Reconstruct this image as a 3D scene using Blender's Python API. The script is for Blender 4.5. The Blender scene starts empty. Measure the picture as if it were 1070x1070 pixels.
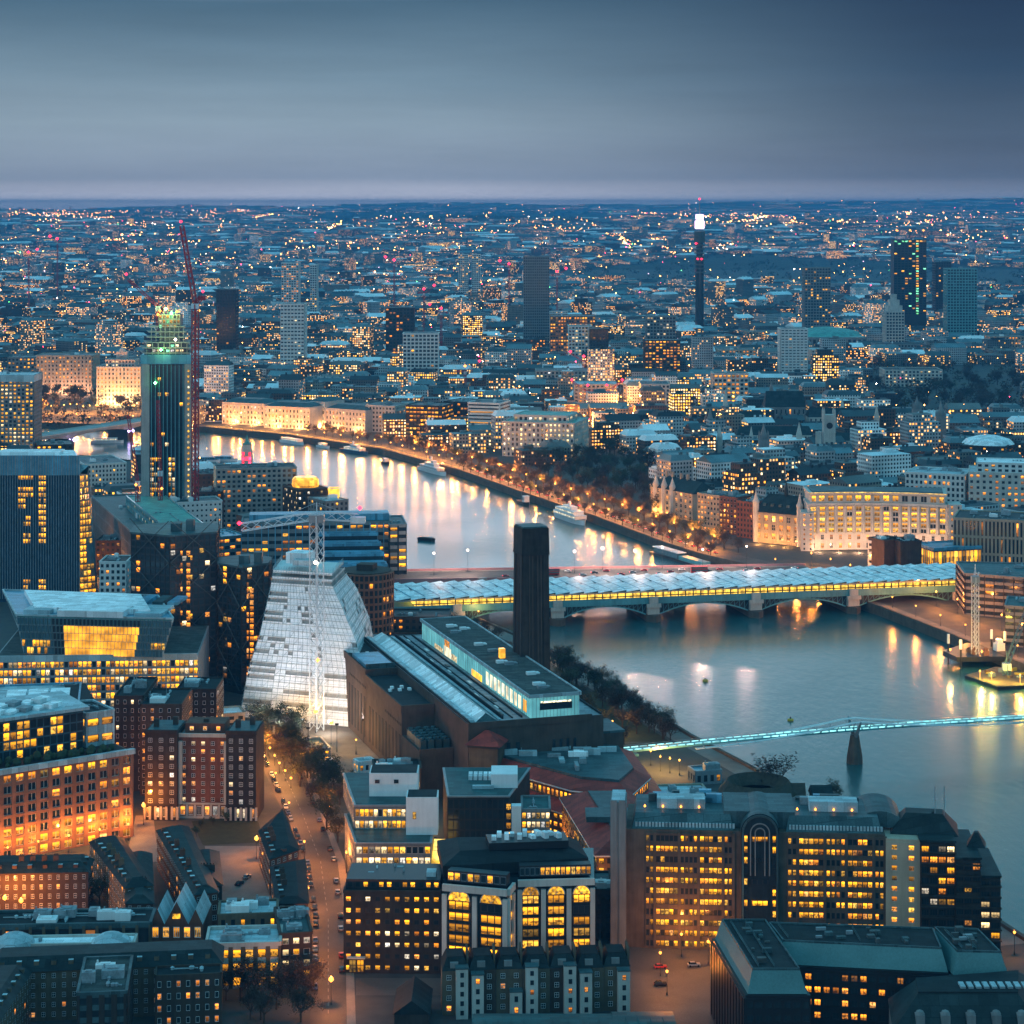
import bpy, math, random
from mathutils import Vector, Matrix
R = random.Random(11)
SC = bpy.context.scene
COL = SC.collection
# ------------------------------------------------------------------ camera, sky, sun, exposure
F, H, CX, HY = 2260.0, 245.0, 535.0, 213.0          # focal length in photo pixels, camera height, principal column, horizon row
cam = bpy.data.cameras.new("camera"); cam_o = bpy.data.objects.new("camera", cam); COL.objects.link(cam_o)
cam.sensor_width = 36.0; cam.lens = F / 1070 * 36.0; cam.shift_y = -(535 - HY) / 1070
cam.clip_start = 1.0; cam.clip_end = 120000
cam_o.location = (0, 0, H); cam_o.rotation_euler = (math.radians(90), 0, 0)
SC.camera = cam_o
SC.view_settings.view_transform = 'Standard'; SC.view_settings.look = 'None'
SC.view_settings.exposure = 0.7; SC.view_settings.gamma = 1.0
try:
    SC.cycles.use_denoising = True
    SC.cycles.max_bounces = 4; SC.cycles.diffuse_bounces = 2; SC.cycles.glossy_bounces = 2
    SC.cycles.transmission_bounces = 2; SC.cycles.volume_bounces = 0
    SC.cycles.sample_clamp_indirect = 3.0
    SC.cycles.use_light_tree = True
except Exception: pass

def s2l(c):
    return tuple(((x / 255) / 12.92 if x <= 10 else (((x / 255) + .055) / 1.055) ** 2.4) for x in c)

world = bpy.data.worlds.new("World"); SC.world = world; world.use_nodes = True
wn = world.node_tree; wn.nodes.clear()
def N(t, typ, **kw):
    n = t.nodes.new(typ)
    for k, v in kw.items():
        setattr(n, k, v)
    return n
def M(t, op, a, b=None, c=None, clamp=False):
    n = t.nodes.new('ShaderNodeMath'); n.operation = op; n.use_clamp = clamp
    for i, x in enumerate((a, b, c)):
        if x is None: continue
        if isinstance(x, (int, float)): n.inputs[i].default_value = x
        else: t.links.new(x, n.inputs[i])
    return n.outputs[0]
def ramp(t, fac, stops, mode='LINEAR'):
    n = t.nodes.new('ShaderNodeValToRGB'); n.color_ramp.interpolation = mode
    e = n.color_ramp.elements
    while len(e) > 1: e.remove(e[-1])
    e[0].position = stops[0][0]; e[0].color = (*stops[0][1], 1)
    for p, c in stops[1:]:
        k = e.new(p); k.color = (*c, 1)
    t.links.new(fac, n.inputs[0]); return n.outputs[0]
def mixc(t, f, a, b, mode='MIX'):
    n = t.nodes.new('ShaderNodeMix'); n.data_type = 'RGBA'; n.blend_type = mode
    for i, x in ((0, f), (6, a), (7, b)):
        if isinstance(x, (int, float)): n.inputs[i].default_value = x
        elif isinstance(x, tuple): n.inputs[i].default_value = (*x[:3], 1)
        else: t.links.new(x, n.inputs[i])
    return n.outputs[2]
tc = N(wn, 'ShaderNodeTexCoord'); sp = N(wn, 'ShaderNodeSeparateXYZ'); wn.links.new(tc.outputs['Generated'], sp.inputs[0])
mp = N(wn, 'ShaderNodeMapping'); mp.inputs['Scale'].default_value = (3.2, 3.2, 26); wn.links.new(tc.outputs['Generated'], mp.inputs[0])
nz = N(wn, 'ShaderNodeTexNoise'); nz.inputs['Scale'].default_value = 1.0; nz.inputs['Detail'].default_value = 5; wn.links.new(mp.outputs[0], nz.inputs[0])
el = M(wn, 'ADD', sp.outputs[2], M(wn, 'MULTIPLY', M(wn, 'MULTIPLY', M(wn, 'SUBTRACT', nz.outputs[0], .5), .022), M(wn, 'MULTIPLY', M(wn, 'MAXIMUM', sp.outputs[2], 0), 22.0, clamp=True)))
pos = M(wn, 'MULTIPLY', el, 2.0, clamp=True)                  # elevation sine 0..0.5 over the ramp
VS = .645                                                       # the part of the sky in view
def sv(*c): return tuple(x * VS for x in s2l(c))
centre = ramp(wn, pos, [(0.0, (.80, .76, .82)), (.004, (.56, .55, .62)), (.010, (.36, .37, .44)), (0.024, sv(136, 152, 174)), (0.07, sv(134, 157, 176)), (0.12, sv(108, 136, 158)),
                        (0.19, sv(60, 96, 124)), (.235, (.60, .68, .82)), (.30, (.62, .74, .88)), (.36, (.42, .66, .76)), (.46, (.22, .47, .55)), (.62, (.085, .36, .50)), (1.0, (.092, .36, .51))])  # stops above the view are raised for the river's reflection
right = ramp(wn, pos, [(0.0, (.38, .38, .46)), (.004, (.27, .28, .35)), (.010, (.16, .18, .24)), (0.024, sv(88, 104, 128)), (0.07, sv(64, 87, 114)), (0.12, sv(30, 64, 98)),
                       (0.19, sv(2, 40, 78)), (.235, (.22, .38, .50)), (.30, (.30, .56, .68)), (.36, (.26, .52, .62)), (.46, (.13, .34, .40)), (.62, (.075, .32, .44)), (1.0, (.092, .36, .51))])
az = M(wn, 'DIVIDE', sp.outputs[0], M(wn, 'MAXIMUM', M(wn, 'ABSOLUTE', sp.outputs[1]), .05))
fr = N(wn, 'ShaderNodeMapRange'); fr.interpolation_type = 'SMOOTHSTEP'
fr.inputs[1].default_value = -.06; fr.inputs[2].default_value = .235; wn.links.new(az, fr.inputs[0])
cloud = mixc(wn, fr.outputs[0], centre, right)
bd = N(wn, 'ShaderNodeMapRange'); bd.interpolation_type = 'SMOOTHSTEP'; bd.inputs[1].default_value = .1; bd.inputs[2].default_value = .8; wn.links.new(sp.outputs[1], bd.inputs[0])
glow = ramp(wn, pos, [(.195, (0, 0, 0)), (.25, (1, 1, 1)), (.36, (1, 1, 1)), (.5, (0, 0, 0))])  # bright band added to the sky above the frame, to brighten the river
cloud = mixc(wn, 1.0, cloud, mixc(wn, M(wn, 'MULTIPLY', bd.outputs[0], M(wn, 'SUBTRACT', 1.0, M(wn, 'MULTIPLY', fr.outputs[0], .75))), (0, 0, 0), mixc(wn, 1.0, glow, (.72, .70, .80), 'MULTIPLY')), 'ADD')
mp2 = N(wn, 'ShaderNodeMapping'); mp2.inputs['Scale'].default_value = (5, 5, 60); wn.links.new(tc.outputs['Generated'], mp2.inputs[0])
nz2 = N(wn, 'ShaderNodeTexNoise'); nz2.inputs['Scale'].default_value = 1.0; nz2.inputs['Detail'].default_value = 7; nz2.inputs['Roughness'].default_value = .62; wn.links.new(mp2.outputs[0], nz2.inputs[0])
cloud = mixc(wn, 1.0, cloud, ramp(wn, nz2.outputs[0], [(.3, (.90, .91, .92)), (.7, (1.09, 1.08, 1.07))]), 'MULTIPLY')
sky = N(wn, 'ShaderNodeTexSky', sky_type='NISHITA', sun_disc=False)
sky.sun_elevation = math.radians(2.0); sky.sun_rotation = math.radians(-75)
sk = mixc(wn, 1.0, sky.outputs[0], (.01, .012, .016), 'MULTIPLY')
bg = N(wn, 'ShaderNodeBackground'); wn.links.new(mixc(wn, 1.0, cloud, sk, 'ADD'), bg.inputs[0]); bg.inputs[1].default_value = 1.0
wo = N(wn, 'ShaderNodeOutputWorld'); wn.links.new(bg.outputs[0], wo.inputs[0])
sun = bpy.data.lights.new("sun", 'SUN'); sun.energy = 0.12; sun.angle = math.radians(20); sun.color = (1, .93, .9)
sun_o = bpy.data.objects.new("sun", sun); COL.objects.link(sun_o)
sun_o.rotation_euler = (math.radians(72), 0, math.radians(-60))

# ------------------------------------------------------------------ helpers
def G(px, py, z=0.0):                                     # the point at height z seen at photo pixel (px, py)
    Y = (H - z) * F / (py - HY)
    return Vector(((px - CX) / F * Y, Y, z))
def PX(p): return CX + p[0] / p[1] * F
def PY(p): return HY + (H - p[2]) / p[1] * F
ONES = "first second third fourth fifth sixth seventh eighth ninth tenth eleventh twelfth thirteenth fourteenth fifteenth sixteenth seventeenth eighteenth nineteenth".split()
TENS = "twenty thirty forty fifty sixty seventy eighty ninety".split(); TTH = "twentieth thirtieth fortieth fiftieth sixtieth seventieth eightieth ninetieth".split()
def nth(n):
    if n < 20: return ONES[n - 1]
    t, u = divmod(n, 10)
    return TTH[t - 2] if u == 0 else TENS[t - 2] + "-" + ONES[u - 1]

class MB:
    """collects faces, then becomes ONE mesh object"""
    def __init__(s): s.v = []; s.f = []; s.m = []; s.u = []
    def face(s, pts, m=0, uv=None):
        i = len(s.v); s.v += [tuple(p) for p in pts]; n = len(pts)
        s.f.append(tuple(range(i, i + n))); s.m.append(m); s.u.append(uv or [(0, 0)] * n)
    def prism(s, poly, z0, z1, m=0, mt=None, top=True, bottom=False):
        n = len(poly); u = 0
        for i in range(n):
            a, b = poly[i], poly[(i + 1) % n]; L = math.hypot(b[0] - a[0], b[1] - a[1])
            s.face([(a[0], a[1], z0), (b[0], b[1], z0), (b[0], b[1], z1), (a[0], a[1], z1)], m, [(u, z0), (u + L, z0), (u + L, z1), (u, z1)]); u += math.ceil(L / 3.2) * 3.2
        if top: s.face([(p[0], p[1], z1) for p in poly], m if mt is None else mt)
        if bottom: s.face([(p[0], p[1], z0) for p in reversed(poly)], m)
    def frus(s, poly, z0, poly2, z1, m=0, mt=None):
        n = len(poly)
        for i in range(n):
            a, b, c, d = poly[i], poly[(i + 1) % n], poly2[(i + 1) % n], poly2[i]
            s.face([(a[0], a[1], z0), (b[0], b[1], z0), (c[0], c[1], z1), (d[0], d[1], z1)], m)
        s.face([(p[0], p[1], z1) for p in poly2], m if mt is None else mt)
    def box2(s, p, u, l, t, z0, z1, m=0):                   # from p along u for l, inward (left) for t
        n = (-u[1], u[0])
        poly = [(p[0], p[1]), (p[0] + u[0] * l, p[1] + u[1] * l), (p[0] + u[0] * l + n[0] * t, p[1] + u[1] * l + n[1] * t), (p[0] + n[0] * t, p[1] + n[1] * t)]
        s.prism(poly, z0, z1, m, bottom=True)
    def cbox(s, c, sx, sy, z0, z1, a=0, m=0, mt=None):
        ca, sa = math.cos(a), math.sin(a)
        s.prism([(c[0] + x * ca - y * sa, c[1] + x * sa + y * ca) for x, y in ((-sx / 2, -sy / 2), (sx / 2, -sy / 2), (sx / 2, sy / 2), (-sx / 2, sy / 2))], z0, z1, m, mt, bottom=True)
    def bar(s, p, q, r, m=0, n=4, r2=None):
        p, q = Vector(p), Vector(q); d = (q - p)
        if d.length < 1e-6: return
        d.normalize(); a = d.orthogonal().normalized(); b = d.cross(a); r2 = r if r2 is None else r2
        c0 = [p + (a * math.cos(2 * math.pi * k / n) + b * math.sin(2 * math.pi * k / n)) * r for k in range(n)]
        c1 = [q + (a * math.cos(2 * math.pi * k / n) + b * math.sin(2 * math.pi * k / n)) * r2 for k in range(n)]
        for k in range(n): s.face([c0[k], c0[(k + 1) % n], c1[(k + 1) % n], c1[k]], m)
        s.face(c0[::-1], m); s.face(c1, m)
    def lathe(s, c, prof, n=12, m=0, a0=0.0, ex=1.0):
        rings = [[(c[0] + r * math.cos(a0 + 2 * math.pi * k / n) * ex, c[1] + r * math.sin(a0 + 2 * math.pi * k / n), c[2] + z) for k in range(n)] for r, z in prof]
        for i in range(len(rings) - 1):
            for k in range(n): s.face([rings[i][k], rings[i][(k + 1) % n], rings[i + 1][(k + 1) % n], rings[i + 1][k]], m)
        if prof[0][0] > .01: s.face(rings[0][::-1], m)
        if prof[-1][0] > .01: s.face(rings[-1], m)
    def lattice(s, p, q, w, step, r, m=0, up=(0, 0, 1)):      # square lattice boom from p to q
        p, q = Vector(p), Vector(q); d = q - p; L = d.length; d.normalize()
        a = d.cross(Vector(up))
        a = d.orthogonal() if a.length < .1 else a
        a.normalize(); b = d.cross(a); k = max(2, int(L / step)); h = w / 2
        cs = [a * h + b * h, a * -h + b * h, a * -h + b * -h, a * h + b * -h]
        for c in cs: s.bar(p + c, q + c, r, m)
        for i in range(k):
            s0, s1 = p + d * (L * i / k), p + d * (L * (i + 1) / k)
            for j in range(4): s.bar(s0 + cs[j], s1 + cs[(j + 1) % 4], r * .7, m, 3)
    def mesh(s, name, mats, off=(0, 0, 0), smooth=False):
        me = bpy.data.meshes.new(name)
        if off[0] or off[1] or off[2]: s.v = [(x - off[0], y - off[1], z - off[2]) for x, y, z in s.v]
        me.from_pydata(s.v, [], s.f)
        for k in mats: me.materials.append(MAT[k] if isinstance(k, str) else k)
        me.polygons.foreach_set('material_index', s.m)
        uv = me.uv_layers.new(name='UVMap'); flat = [c for f in s.u for p in f for c in p]; uv.data.foreach_set('uv', flat)
        if smooth: me.polygons.foreach_set('use_smooth', [True] * len(s.f))
        me.update(); return me
def setp(o, label=None, cat=None, group=None, kind=None):
    if label: o['label'] = label
    if cat: o['category'] = cat
    if group: o['group'] = group
    if kind: o['kind'] = kind
    return o
def solo(name, mb, mats, label=None, cat=None, group=None, kind=None, loc=None, smooth=False):
    loc = loc if loc is not None else (0, 0, 0)
    o = bpy.data.objects.new(name, mb.mesh(name, mats, loc, smooth)); COL.objects.link(o); o.location = loc
    return setp(o, label, cat, group, kind)

class Thing:
    def __init__(s, name, label, cat, loc, group=None):
        s.o = bpy.data.objects.new(name, None); COL.objects.link(s.o); s.o.location = (loc[0], loc[1], loc[2] if len(loc) > 2 else 0)
        s.o.empty_display_size = .5
        s.L = tuple(s.o.location); setp(s.o, label, cat, group); s.win = []
    def part(s, name, mb, mats, parent=None, label=None, kind=None, smooth=False):
        o = bpy.data.objects.new(name, mb.mesh(name, mats, s.L, smooth)); COL.objects.link(o); o.parent = parent or s.o
        return setp(o, label, None, None, kind)
    def done(s):
        def size(w):
            p, ang, ww, hh, key = w; return -ww * hh / max(1, p[1]) ** 2 * (1.5 if key[0] not in 'dc' else 1) * (1 if -5 < PX(p) < 1075 and PY(p) < 1075 else .01)
        s.win.sort(key=size)
        for p, ang, ww, hh, key in s.win[:100]:
            o = bpy.data.objects.new('window', winmesh(key)); COL.objects.link(o); o.parent = s.o
            o.location = (p[0] - s.L[0], p[1] - s.L[1], p[2] - s.L[2]); o.rotation_euler = (0, 0, ang); o.scale = (ww, 1, hh)
        rest = s.win[100:]
        if rest:
            mb = MB(); mats = []
            for p, ang, ww, hh, key in rest:
                pm, fm = PANE[key[0]], FRAME[key[1]]
                for k in (pm, fm):
                    if k not in mats: mats.append(k)
                u = Vector((math.cos(ang), math.sin(ang), 0)); nrm = Vector((u.y, -u.x, 0)); c = Vector(p)
                for (x0, x1, z0, z1, yy, mk) in wingeo(key):
                    b = [c + u * (x * ww) + Vector((0, 0, z * hh)) + nrm * yy for x, z in ((x0, z0), (x1, z0), (x1, z1), (x0, z1))]
                    mb.face(b, mats.index(pm if mk == 0 else fm), WUV)
            s.part('window', mb, mats, kind='stuff')
        s.win = []
        return s
PANE = dict(y='win_yellow', o='win_amber', w='win_white', d='glass_dark', c='glass_cyan', g='lit_green', r='lit_red', p='lit_pale', h='glow_hall')
FRAME = dict(b='metal_dark', w='paint_white', s='stone_pale', m='metal_grey')
def wingeo(key):                                              # rectangles of a unit window: x0, x1, z0, z1, proud, pane or frame
    st = key[2] if len(key) > 2 else '1'
    g = [(-.5, .5, -.5, .5, .05, 0), (-.5, -.44, -.5, .5, .11, 1), (.44, .5, -.5, .5, .11, 1), (-.44, .44, .44, .5, .11, 1), (-.44, .44, -.5, -.44, .11, 1)]
    if st == '2': g.append((-.035, .035, -.44, .44, .09, 1))
    if st == '3': g += [(-.19, -.14, -.44, .44, .09, 1), (.14, .19, -.44, .44, .09, 1)]
    if st == '4': g += [(-.03, .03, -.44, .44, .09, 1), (-.44, .44, .02, .07, .1, 1)]
    return g
WUV = [(0, 0), (1, 0), (1, 1), (0, 1)]
_wm = {}
def winmesh(key):
    if key not in _wm:
        mb = MB()
        for (x0, x1, z0, z1, yy, mk) in wingeo(key):
            mb.face([(x0, -yy, z0), (x1, -yy, z0), (x1, -yy, z1), (x0, -yy, z1)], mk, WUV)
        _wm[key] = mb.mesh('window', [PANE[key[0]], FRAME[key[1]]])
    return _wm[key]
def copy_tree(o, parent=None):
    c = o.copy(); COL.objects.link(c)
    if parent is not None: c.parent = parent
    for ch in list(o.children): copy_tree(ch, c)
    return c
def dup(o, loc, rz=0, sc=None, label=None, group=None):
    c = copy_tree(o); c.location = loc; c.rotation_euler = (0, 0, rz)
    if sc is not None: c.scale = sc if isinstance(sc, tuple) else (sc, sc, sc)
    return setp(c, label, None, group)

# ------------------------------------------------------------------ materials (all procedural)
MAT = {}
def base(name):
    m = bpy.data.materials.new(name); m.use_nodes = True; t = m.node_tree; MAT[name] = m
    b = t.nodes['Principled BSDF']; return m, t, b
def wpos(t, sc):
    g = N(t, 'ShaderNodeNewGeometry'); mpn = N(t, 'ShaderNodeMapping'); mpn.inputs['Scale'].default_value = sc if isinstance(sc, tuple) else (sc,) * 3
    t.links.new(g.outputs['Position'], mpn.inputs[0]); return mpn.outputs[0]
def noise(t, vec, detail=4, scale=1.0):
    n = N(t, 'ShaderNodeTexNoise'); n.inputs['Scale'].default_value = scale; n.inputs['Detail'].default_value = detail
    t.links.new(vec, n.inputs[0]); return n.outputs[0]
def mat(name, col, rough=.75, var=.35, sc=.12, metal=0.0, streak=True, spec=.35):
    m, t, b = base(name)
    n1 = noise(t, wpos(t, sc)); n2 = noise(t, wpos(t, (1.1, 1.1, .09) if streak else 1.7), 3)
    f = M(t, 'ADD', M(t, 'MULTIPLY', n1, .6), M(t, 'MULTIPLY', n2, .4))
    oi = N(t, 'ShaderNodeObjectInfo'); f = M(t, 'ADD', f, M(t, 'MULTIPLY', M(t, 'SUBTRACT', oi.outputs['Random'], .5), .12))
    lo = tuple(c * (1 - var) for c in col); hi = tuple(min(1, c * (1 + var)) for c in col)
    colr = ramp(t, f, [(.3, lo), (.7, hi)])
    if name.startswith('roof'):
        bk = N(t, 'ShaderNodeTexBrick'); bk.inputs['Color1'].default_value = (.62, .62, .62, 1); bk.inputs['Color2'].default_value = (1.25, 1.25, 1.25, 1); bk.inputs['Mortar'].default_value = (.45, .45, .45, 1)
        bk.inputs['Scale'].default_value = 1.0; bk.inputs['Brick Width'].default_value = 5.5; bk.inputs['Row Height'].default_value = 2.3; bk.inputs['Mortar Size'].default_value = .07
        t.links.new(wpos(t, 1.0), bk.inputs['Vector']); colr = mixc(t, .8, colr, bk.outputs['Color'], 'MULTIPLY')
    t.links.new(colr, b.inputs['Base Color'])
    b.inputs['Roughness'].default_value = rough; b.inputs['Metallic'].default_value = metal
    b.inputs['Specular IOR Level'].default_value = .12 if name in ('roof_slate', 'roof_dark', 'roof_teal', 'roof_lead', 'roof_gravel') else spec
    return m
def emis(name, col, st, var=.8, sample=False, sc=.9, each=True):
    m, t, b = base(name)
    b.inputs['Base Color'].default_value = (.02, .02, .02, 1); b.inputs['Roughness'].default_value = .2
    b.inputs['Emission Color'].default_value = (*col, 1)
    if var > 0:
        g = N(t, 'ShaderNodeNewGeometry'); oi = N(t, 'ShaderNodeObjectInfo')
        rnd = M(t, 'FRACT', M(t, 'ADD', g.outputs['Random Per Island'], oi.outputs['Random']))
        n = noise(t, wpos(t, (sc, sc, sc * 1.1)), 2)
        k = N(t, 'ShaderNodeMapRange'); k.inputs[1].default_value = .36; k.inputs[2].default_value = .66; k.inputs[3].default_value = 1 - var; k.inputs[4].default_value = 1 + var * .5
        t.links.new(n, k.inputs[0])
        a = M(t, 'ADD', .45, M(t, 'MULTIPLY', rnd, 1.0)) if each else 1.0
        if not each: rnd = .3
        t.links.new(M(t, 'MULTIPLY', M(t, 'MULTIPLY', k.outputs[0], a), st), b.inputs['Emission Strength'])
        hue = mixc(t, rnd, tuple(col), (min(1, col[0] * 1.02), min(1, col[1] * 1.2), min(1, col[2] * 1.6 + .01)))
        t.links.new(hue, b.inputs['Emission Color'])
    else: b.inputs['Emission Strength'].default_value = st
    m.cycles.emission_sampling = 'AUTO' if sample else 'NONE'
    return m
def winmat(name, col, st):
    m, t, b = base(name); b.inputs['Base Color'].default_value = (.015, .015, .015, 1); b.inputs['Roughness'].default_value = .15
    uv = N(t, 'ShaderNodeUVMap'); sx = N(t, 'ShaderNodeSeparateXYZ'); t.links.new(uv.outputs[0], sx.inputs[0])
    g = N(t, 'ShaderNodeNewGeometry'); oi = N(t, 'ShaderNodeObjectInfo'); rnd = M(t, 'FRACT', M(t, 'ADD', M(t, 'MULTIPLY', g.outputs['Random Per Island'], 7.31), oi.outputs['Random']))
    r2 = M(t, 'FRACT', M(t, 'MULTIPLY', rnd, 13.7)); r3 = M(t, 'FRACT', M(t, 'MULTIPLY', rnd, 57.3))
    v, u = sx.outputs[1], sx.outputs[0]
    grad = ramp(t, v, [(0, (.30,) * 3), (.35, (.55,) * 3), (.62, (.75,) * 3), (.72, (1.3,) * 3), (.9, (1.0,) * 3), (1, (.6,) * 3)])
    cb = N(t, 'ShaderNodeCombineXYZ'); t.links.new(M(t, 'ADD', M(t, 'MULTIPLY', u, 4.5), M(t, 'MULTIPLY', rnd, 91)), cb.inputs[0]); t.links.new(M(t, 'MULTIPLY', v, 3.2), cb.inputs[1]); t.links.new(M(t, 'MULTIPLY', r2, 40), cb.inputs[2])
    vo = N(t, 'ShaderNodeTexVoronoi'); vo.distance = 'CHEBYCHEV'; vo.inputs['Scale'].default_value = 1.0; t.links.new(cb.outputs[0], vo.inputs[0])
    sc = N(t, 'ShaderNodeSeparateColor'); t.links.new(vo.outputs['Color'], sc.inputs[0])
    furn = M(t, 'SUBTRACT', 1.0, M(t, 'MULTIPLY', M(t, 'GREATER_THAN', sc.outputs[0], .52), M(t, 'MULTIPLY', M(t, 'LESS_THAN', v, M(t, 'ADD', .38, M(t, 'MULTIPLY', r3, .4))), .72)))
    k = M(t, 'MULTIPLY', M(t, 'MULTIPLY', grad, furn), M(t, 'ADD', .22, M(t, 'MULTIPLY', M(t, 'POWER', r2, 1.2), 1.4)))
    bl = M(t, 'MULTIPLY', M(t, 'GREATER_THAN', r3, .72), M(t, 'GREATER_THAN', v, M(t, 'MULTIPLY', r2, .8)))        # a blind drawn part of the way
    k = M(t, 'MULTIPLY', k, M(t, 'SUBTRACT', 1.0, M(t, 'MULTIPLY', bl, .55)))
    c2 = mixc(t, M(t, 'POWER', r3, 4.0), tuple(col), (1, min(1, col[1] * 1.5), min(1, col[2] * 3 + .06)))
    t.links.new(c2, b.inputs['Emission Color']); t.links.new(M(t, 'MULTIPLY', k, st), b.inputs['Emission Strength']); m.cycles.emission_sampling = 'NONE'
def citymat(name, wall, lit, lp, bx=3.0, fz=3.4, st=2.3):        # wall of a distant building: window grid from its own metres
    m, t, b = base(name)
    uv = N(t, 'ShaderNodeUVMap'); s = N(t, 'ShaderNodeSeparateXYZ'); t.links.new(uv.outputs[0], s.inputs[0])
    g = N(t, 'ShaderNodeNewGeometry'); oi = N(t, 'ShaderNodeObjectInfo')
    U = M(t, 'DIVIDE', s.outputs[0], bx); V = M(t, 'DIVIDE', s.outputs[1], fz)
    fu, fv = M(t, 'FRACT', U), M(t, 'FRACT', V)
    mk = M(t, 'MULTIPLY', M(t, 'MULTIPLY', M(t, 'GREATER_THAN', fu, .24), M(t, 'LESS_THAN', fu, .78)), M(t, 'MULTIPLY', M(t, 'GREATER_THAN', fv, .28), M(t, 'LESS_THAN', fv, .8)))
    cb = N(t, 'ShaderNodeCombineXYZ'); t.links.new(M(t, 'FLOOR', U), cb.inputs[0]); t.links.new(M(t, 'FLOOR', V), cb.inputs[1])
    seed = M(t, 'ADD', M(t, 'MULTIPLY', g.outputs['Random Per Island'], 97), M(t, 'MULTIPLY', oi.outputs['Random'], 53)); t.links.new(seed, cb.inputs[2])
    w = N(t, 'ShaderNodeTexWhiteNoise', noise_dimensions='3D'); t.links.new(cb.outputs[0], w.inputs[0])
    blg = N(t, 'ShaderNodeTexWhiteNoise', noise_dimensions='1D'); t.links.new(M(t, 'FLOOR', M(t, 'MULTIPLY', seed, 3.0)), blg.inputs['W'])
    pr = M(t, 'MULTIPLY', M(t, 'POWER', blg.outputs[0], 2.0), lp * 3)
    on = M(t, 'MULTIPLY', mk, M(t, 'LESS_THAN', w.outputs[0], pr))
    n1 = noise(t, wpos(t, .03)); wc = ramp(t, n1, [(.3, tuple(c * .6 for c in wall)), (.7, tuple(min(1, c * 1.4) for c in wall))])
    t.links.new(mixc(t, mk, wc, (.02, .03, .035)), b.inputs['Base Color'])
    t.links.new(M(t, 'SUBTRACT', .8, M(t, 'MULTIPLY', mk, .65)), b.inputs['Roughness'])
    sep = N(t, 'ShaderNodeSeparateColor'); t.links.new(w.outputs['Color'], sep.inputs[0])
    t.links.new(mixc(t, M(t, 'POWER', sep.outputs[1], 2.0), lit, (1, .72, .38)), b.inputs['Emission Color'])
    t.links.new(M(t, 'MULTIPLY', on, M(t, 'ADD', st * .4, M(t, 'MULTIPLY', sep.outputs[0], st * 1.4))), b.inputs['Emission Strength'])
    m.cycles.emission_sampling = 'NONE'; return m
AMB, YEL = (1, .33, .02), (1, .42, .015)
emis('lit_yellow', YEL, .95); emis('lit_amber', AMB, .85); emis('lit_white', (1, .74, .36), 1.1); emis('lit_pale', (.75, .95, 1.0), .9, .5)
winmat('win_yellow', (1, .38, .012), 1.45); winmat('win_amber', (1, .29, .016), 1.3); winmat('win_white', (1, .68, .30), 1.3); emis('lit_green', (.25, 1, .35), 1.2); emis('lit_red', (1, .02, .04), 5.0, .5)
emis('lamp_amber', (1, .32, .04), 3.2, 0); emis('spark_amber', (1, .36, .07), 24, 0); emis('spark_white', (1, .78, .6), 22, 0); emis('spark_red', (1, .04, .10), 18, 0); emis('glow_white', (1, .80, .46), 1.0, .5, sc=.2, each=False); emis('glow_hall', (1, .38, .015), 1.1, .6, sc=.13, each=False); emis('lamp_white', (1, .78, .6), 9, 0); emis('lamp_red', (1, .015, .045), 5, 0); emis('lamp_green', (.15, 1, .25), 16, 0); emis('lamp_blue', (.25, .3, 1), 12, 0)
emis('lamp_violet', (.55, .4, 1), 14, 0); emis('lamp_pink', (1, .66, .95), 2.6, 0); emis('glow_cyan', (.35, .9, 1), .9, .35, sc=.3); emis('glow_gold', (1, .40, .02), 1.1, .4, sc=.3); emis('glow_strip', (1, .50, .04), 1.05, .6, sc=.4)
mat('glass_dark', (.018, .028, .034), .12, .4, .3, spec=.6); mat('glass_cyan', (.05, .12, .15), .12, .4, .25, spec=.7); mat('glass_blue', (.02, .055, .09), .14, .4, .2, spec=.7)
emis('glass_glow', (.30, .88, .9), .30, .4, sc=.12); MAT['glass_glow'].node_tree.nodes['Principled BSDF'].inputs['Base Color'].default_value = (.12, .36, .38, 1)
mat('glass_teal', (.10, .30, .32), .2, .3, .2, spec=.6)
mat('metal_dark', (.02, .022, .025), .45, .3); mat('metal_grey', (.22, .25, .27), .4, .25); mat('paint_white', (.72, .74, .74), .5, .12); mat('paint_black', (.012, .013, .015), .4, .2)
mat('stone_pale', (.46, .43, .39), .8, .25); mat('stone_grey', (0.182, 0.1885, 0.1885), .8, .3); mat('stone_warm', (0.336, 0.272, 0.2), .8, .25); mat('concrete', (.32, .32, .30), .85, .25); mat('concrete_white', (.6, .6, .58), .8, .15)
mat('brick_red', (0.14, 0.0525, 0.0315), .85, .4, .25); mat('brick_brown', (0.0553, 0.0364, 0.026), .85, .4, .25); mat('brick_dark', (0.0272, 0.0216, 0.0176), .85, .6, .25); mat('brick_orange', (0.225, 0.0975, 0.0562), .85, .35, .25); mat('brick_stock', (0.114, 0.084, 0.054), .85, .35, .25)
mat('brick_tate', (.075, .052, .04), .88, .35, .2)
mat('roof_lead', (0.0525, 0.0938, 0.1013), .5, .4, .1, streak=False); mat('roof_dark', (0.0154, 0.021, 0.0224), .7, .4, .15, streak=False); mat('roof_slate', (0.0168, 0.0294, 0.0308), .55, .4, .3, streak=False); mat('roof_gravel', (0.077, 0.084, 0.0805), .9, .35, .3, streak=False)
mat('roof_pale', (.36, .46, .49), .55, .3, .12, streak=False); mat('roof_white', (.82, .86, .88), .5, .2, .2, streak=False); mat('roof_teal', (0.0263, 0.0863, 0.09), .5, .3, .1, streak=False); mat('roof_copper', (.10, .33, .29), .55, .3, .15, streak=False)
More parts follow.
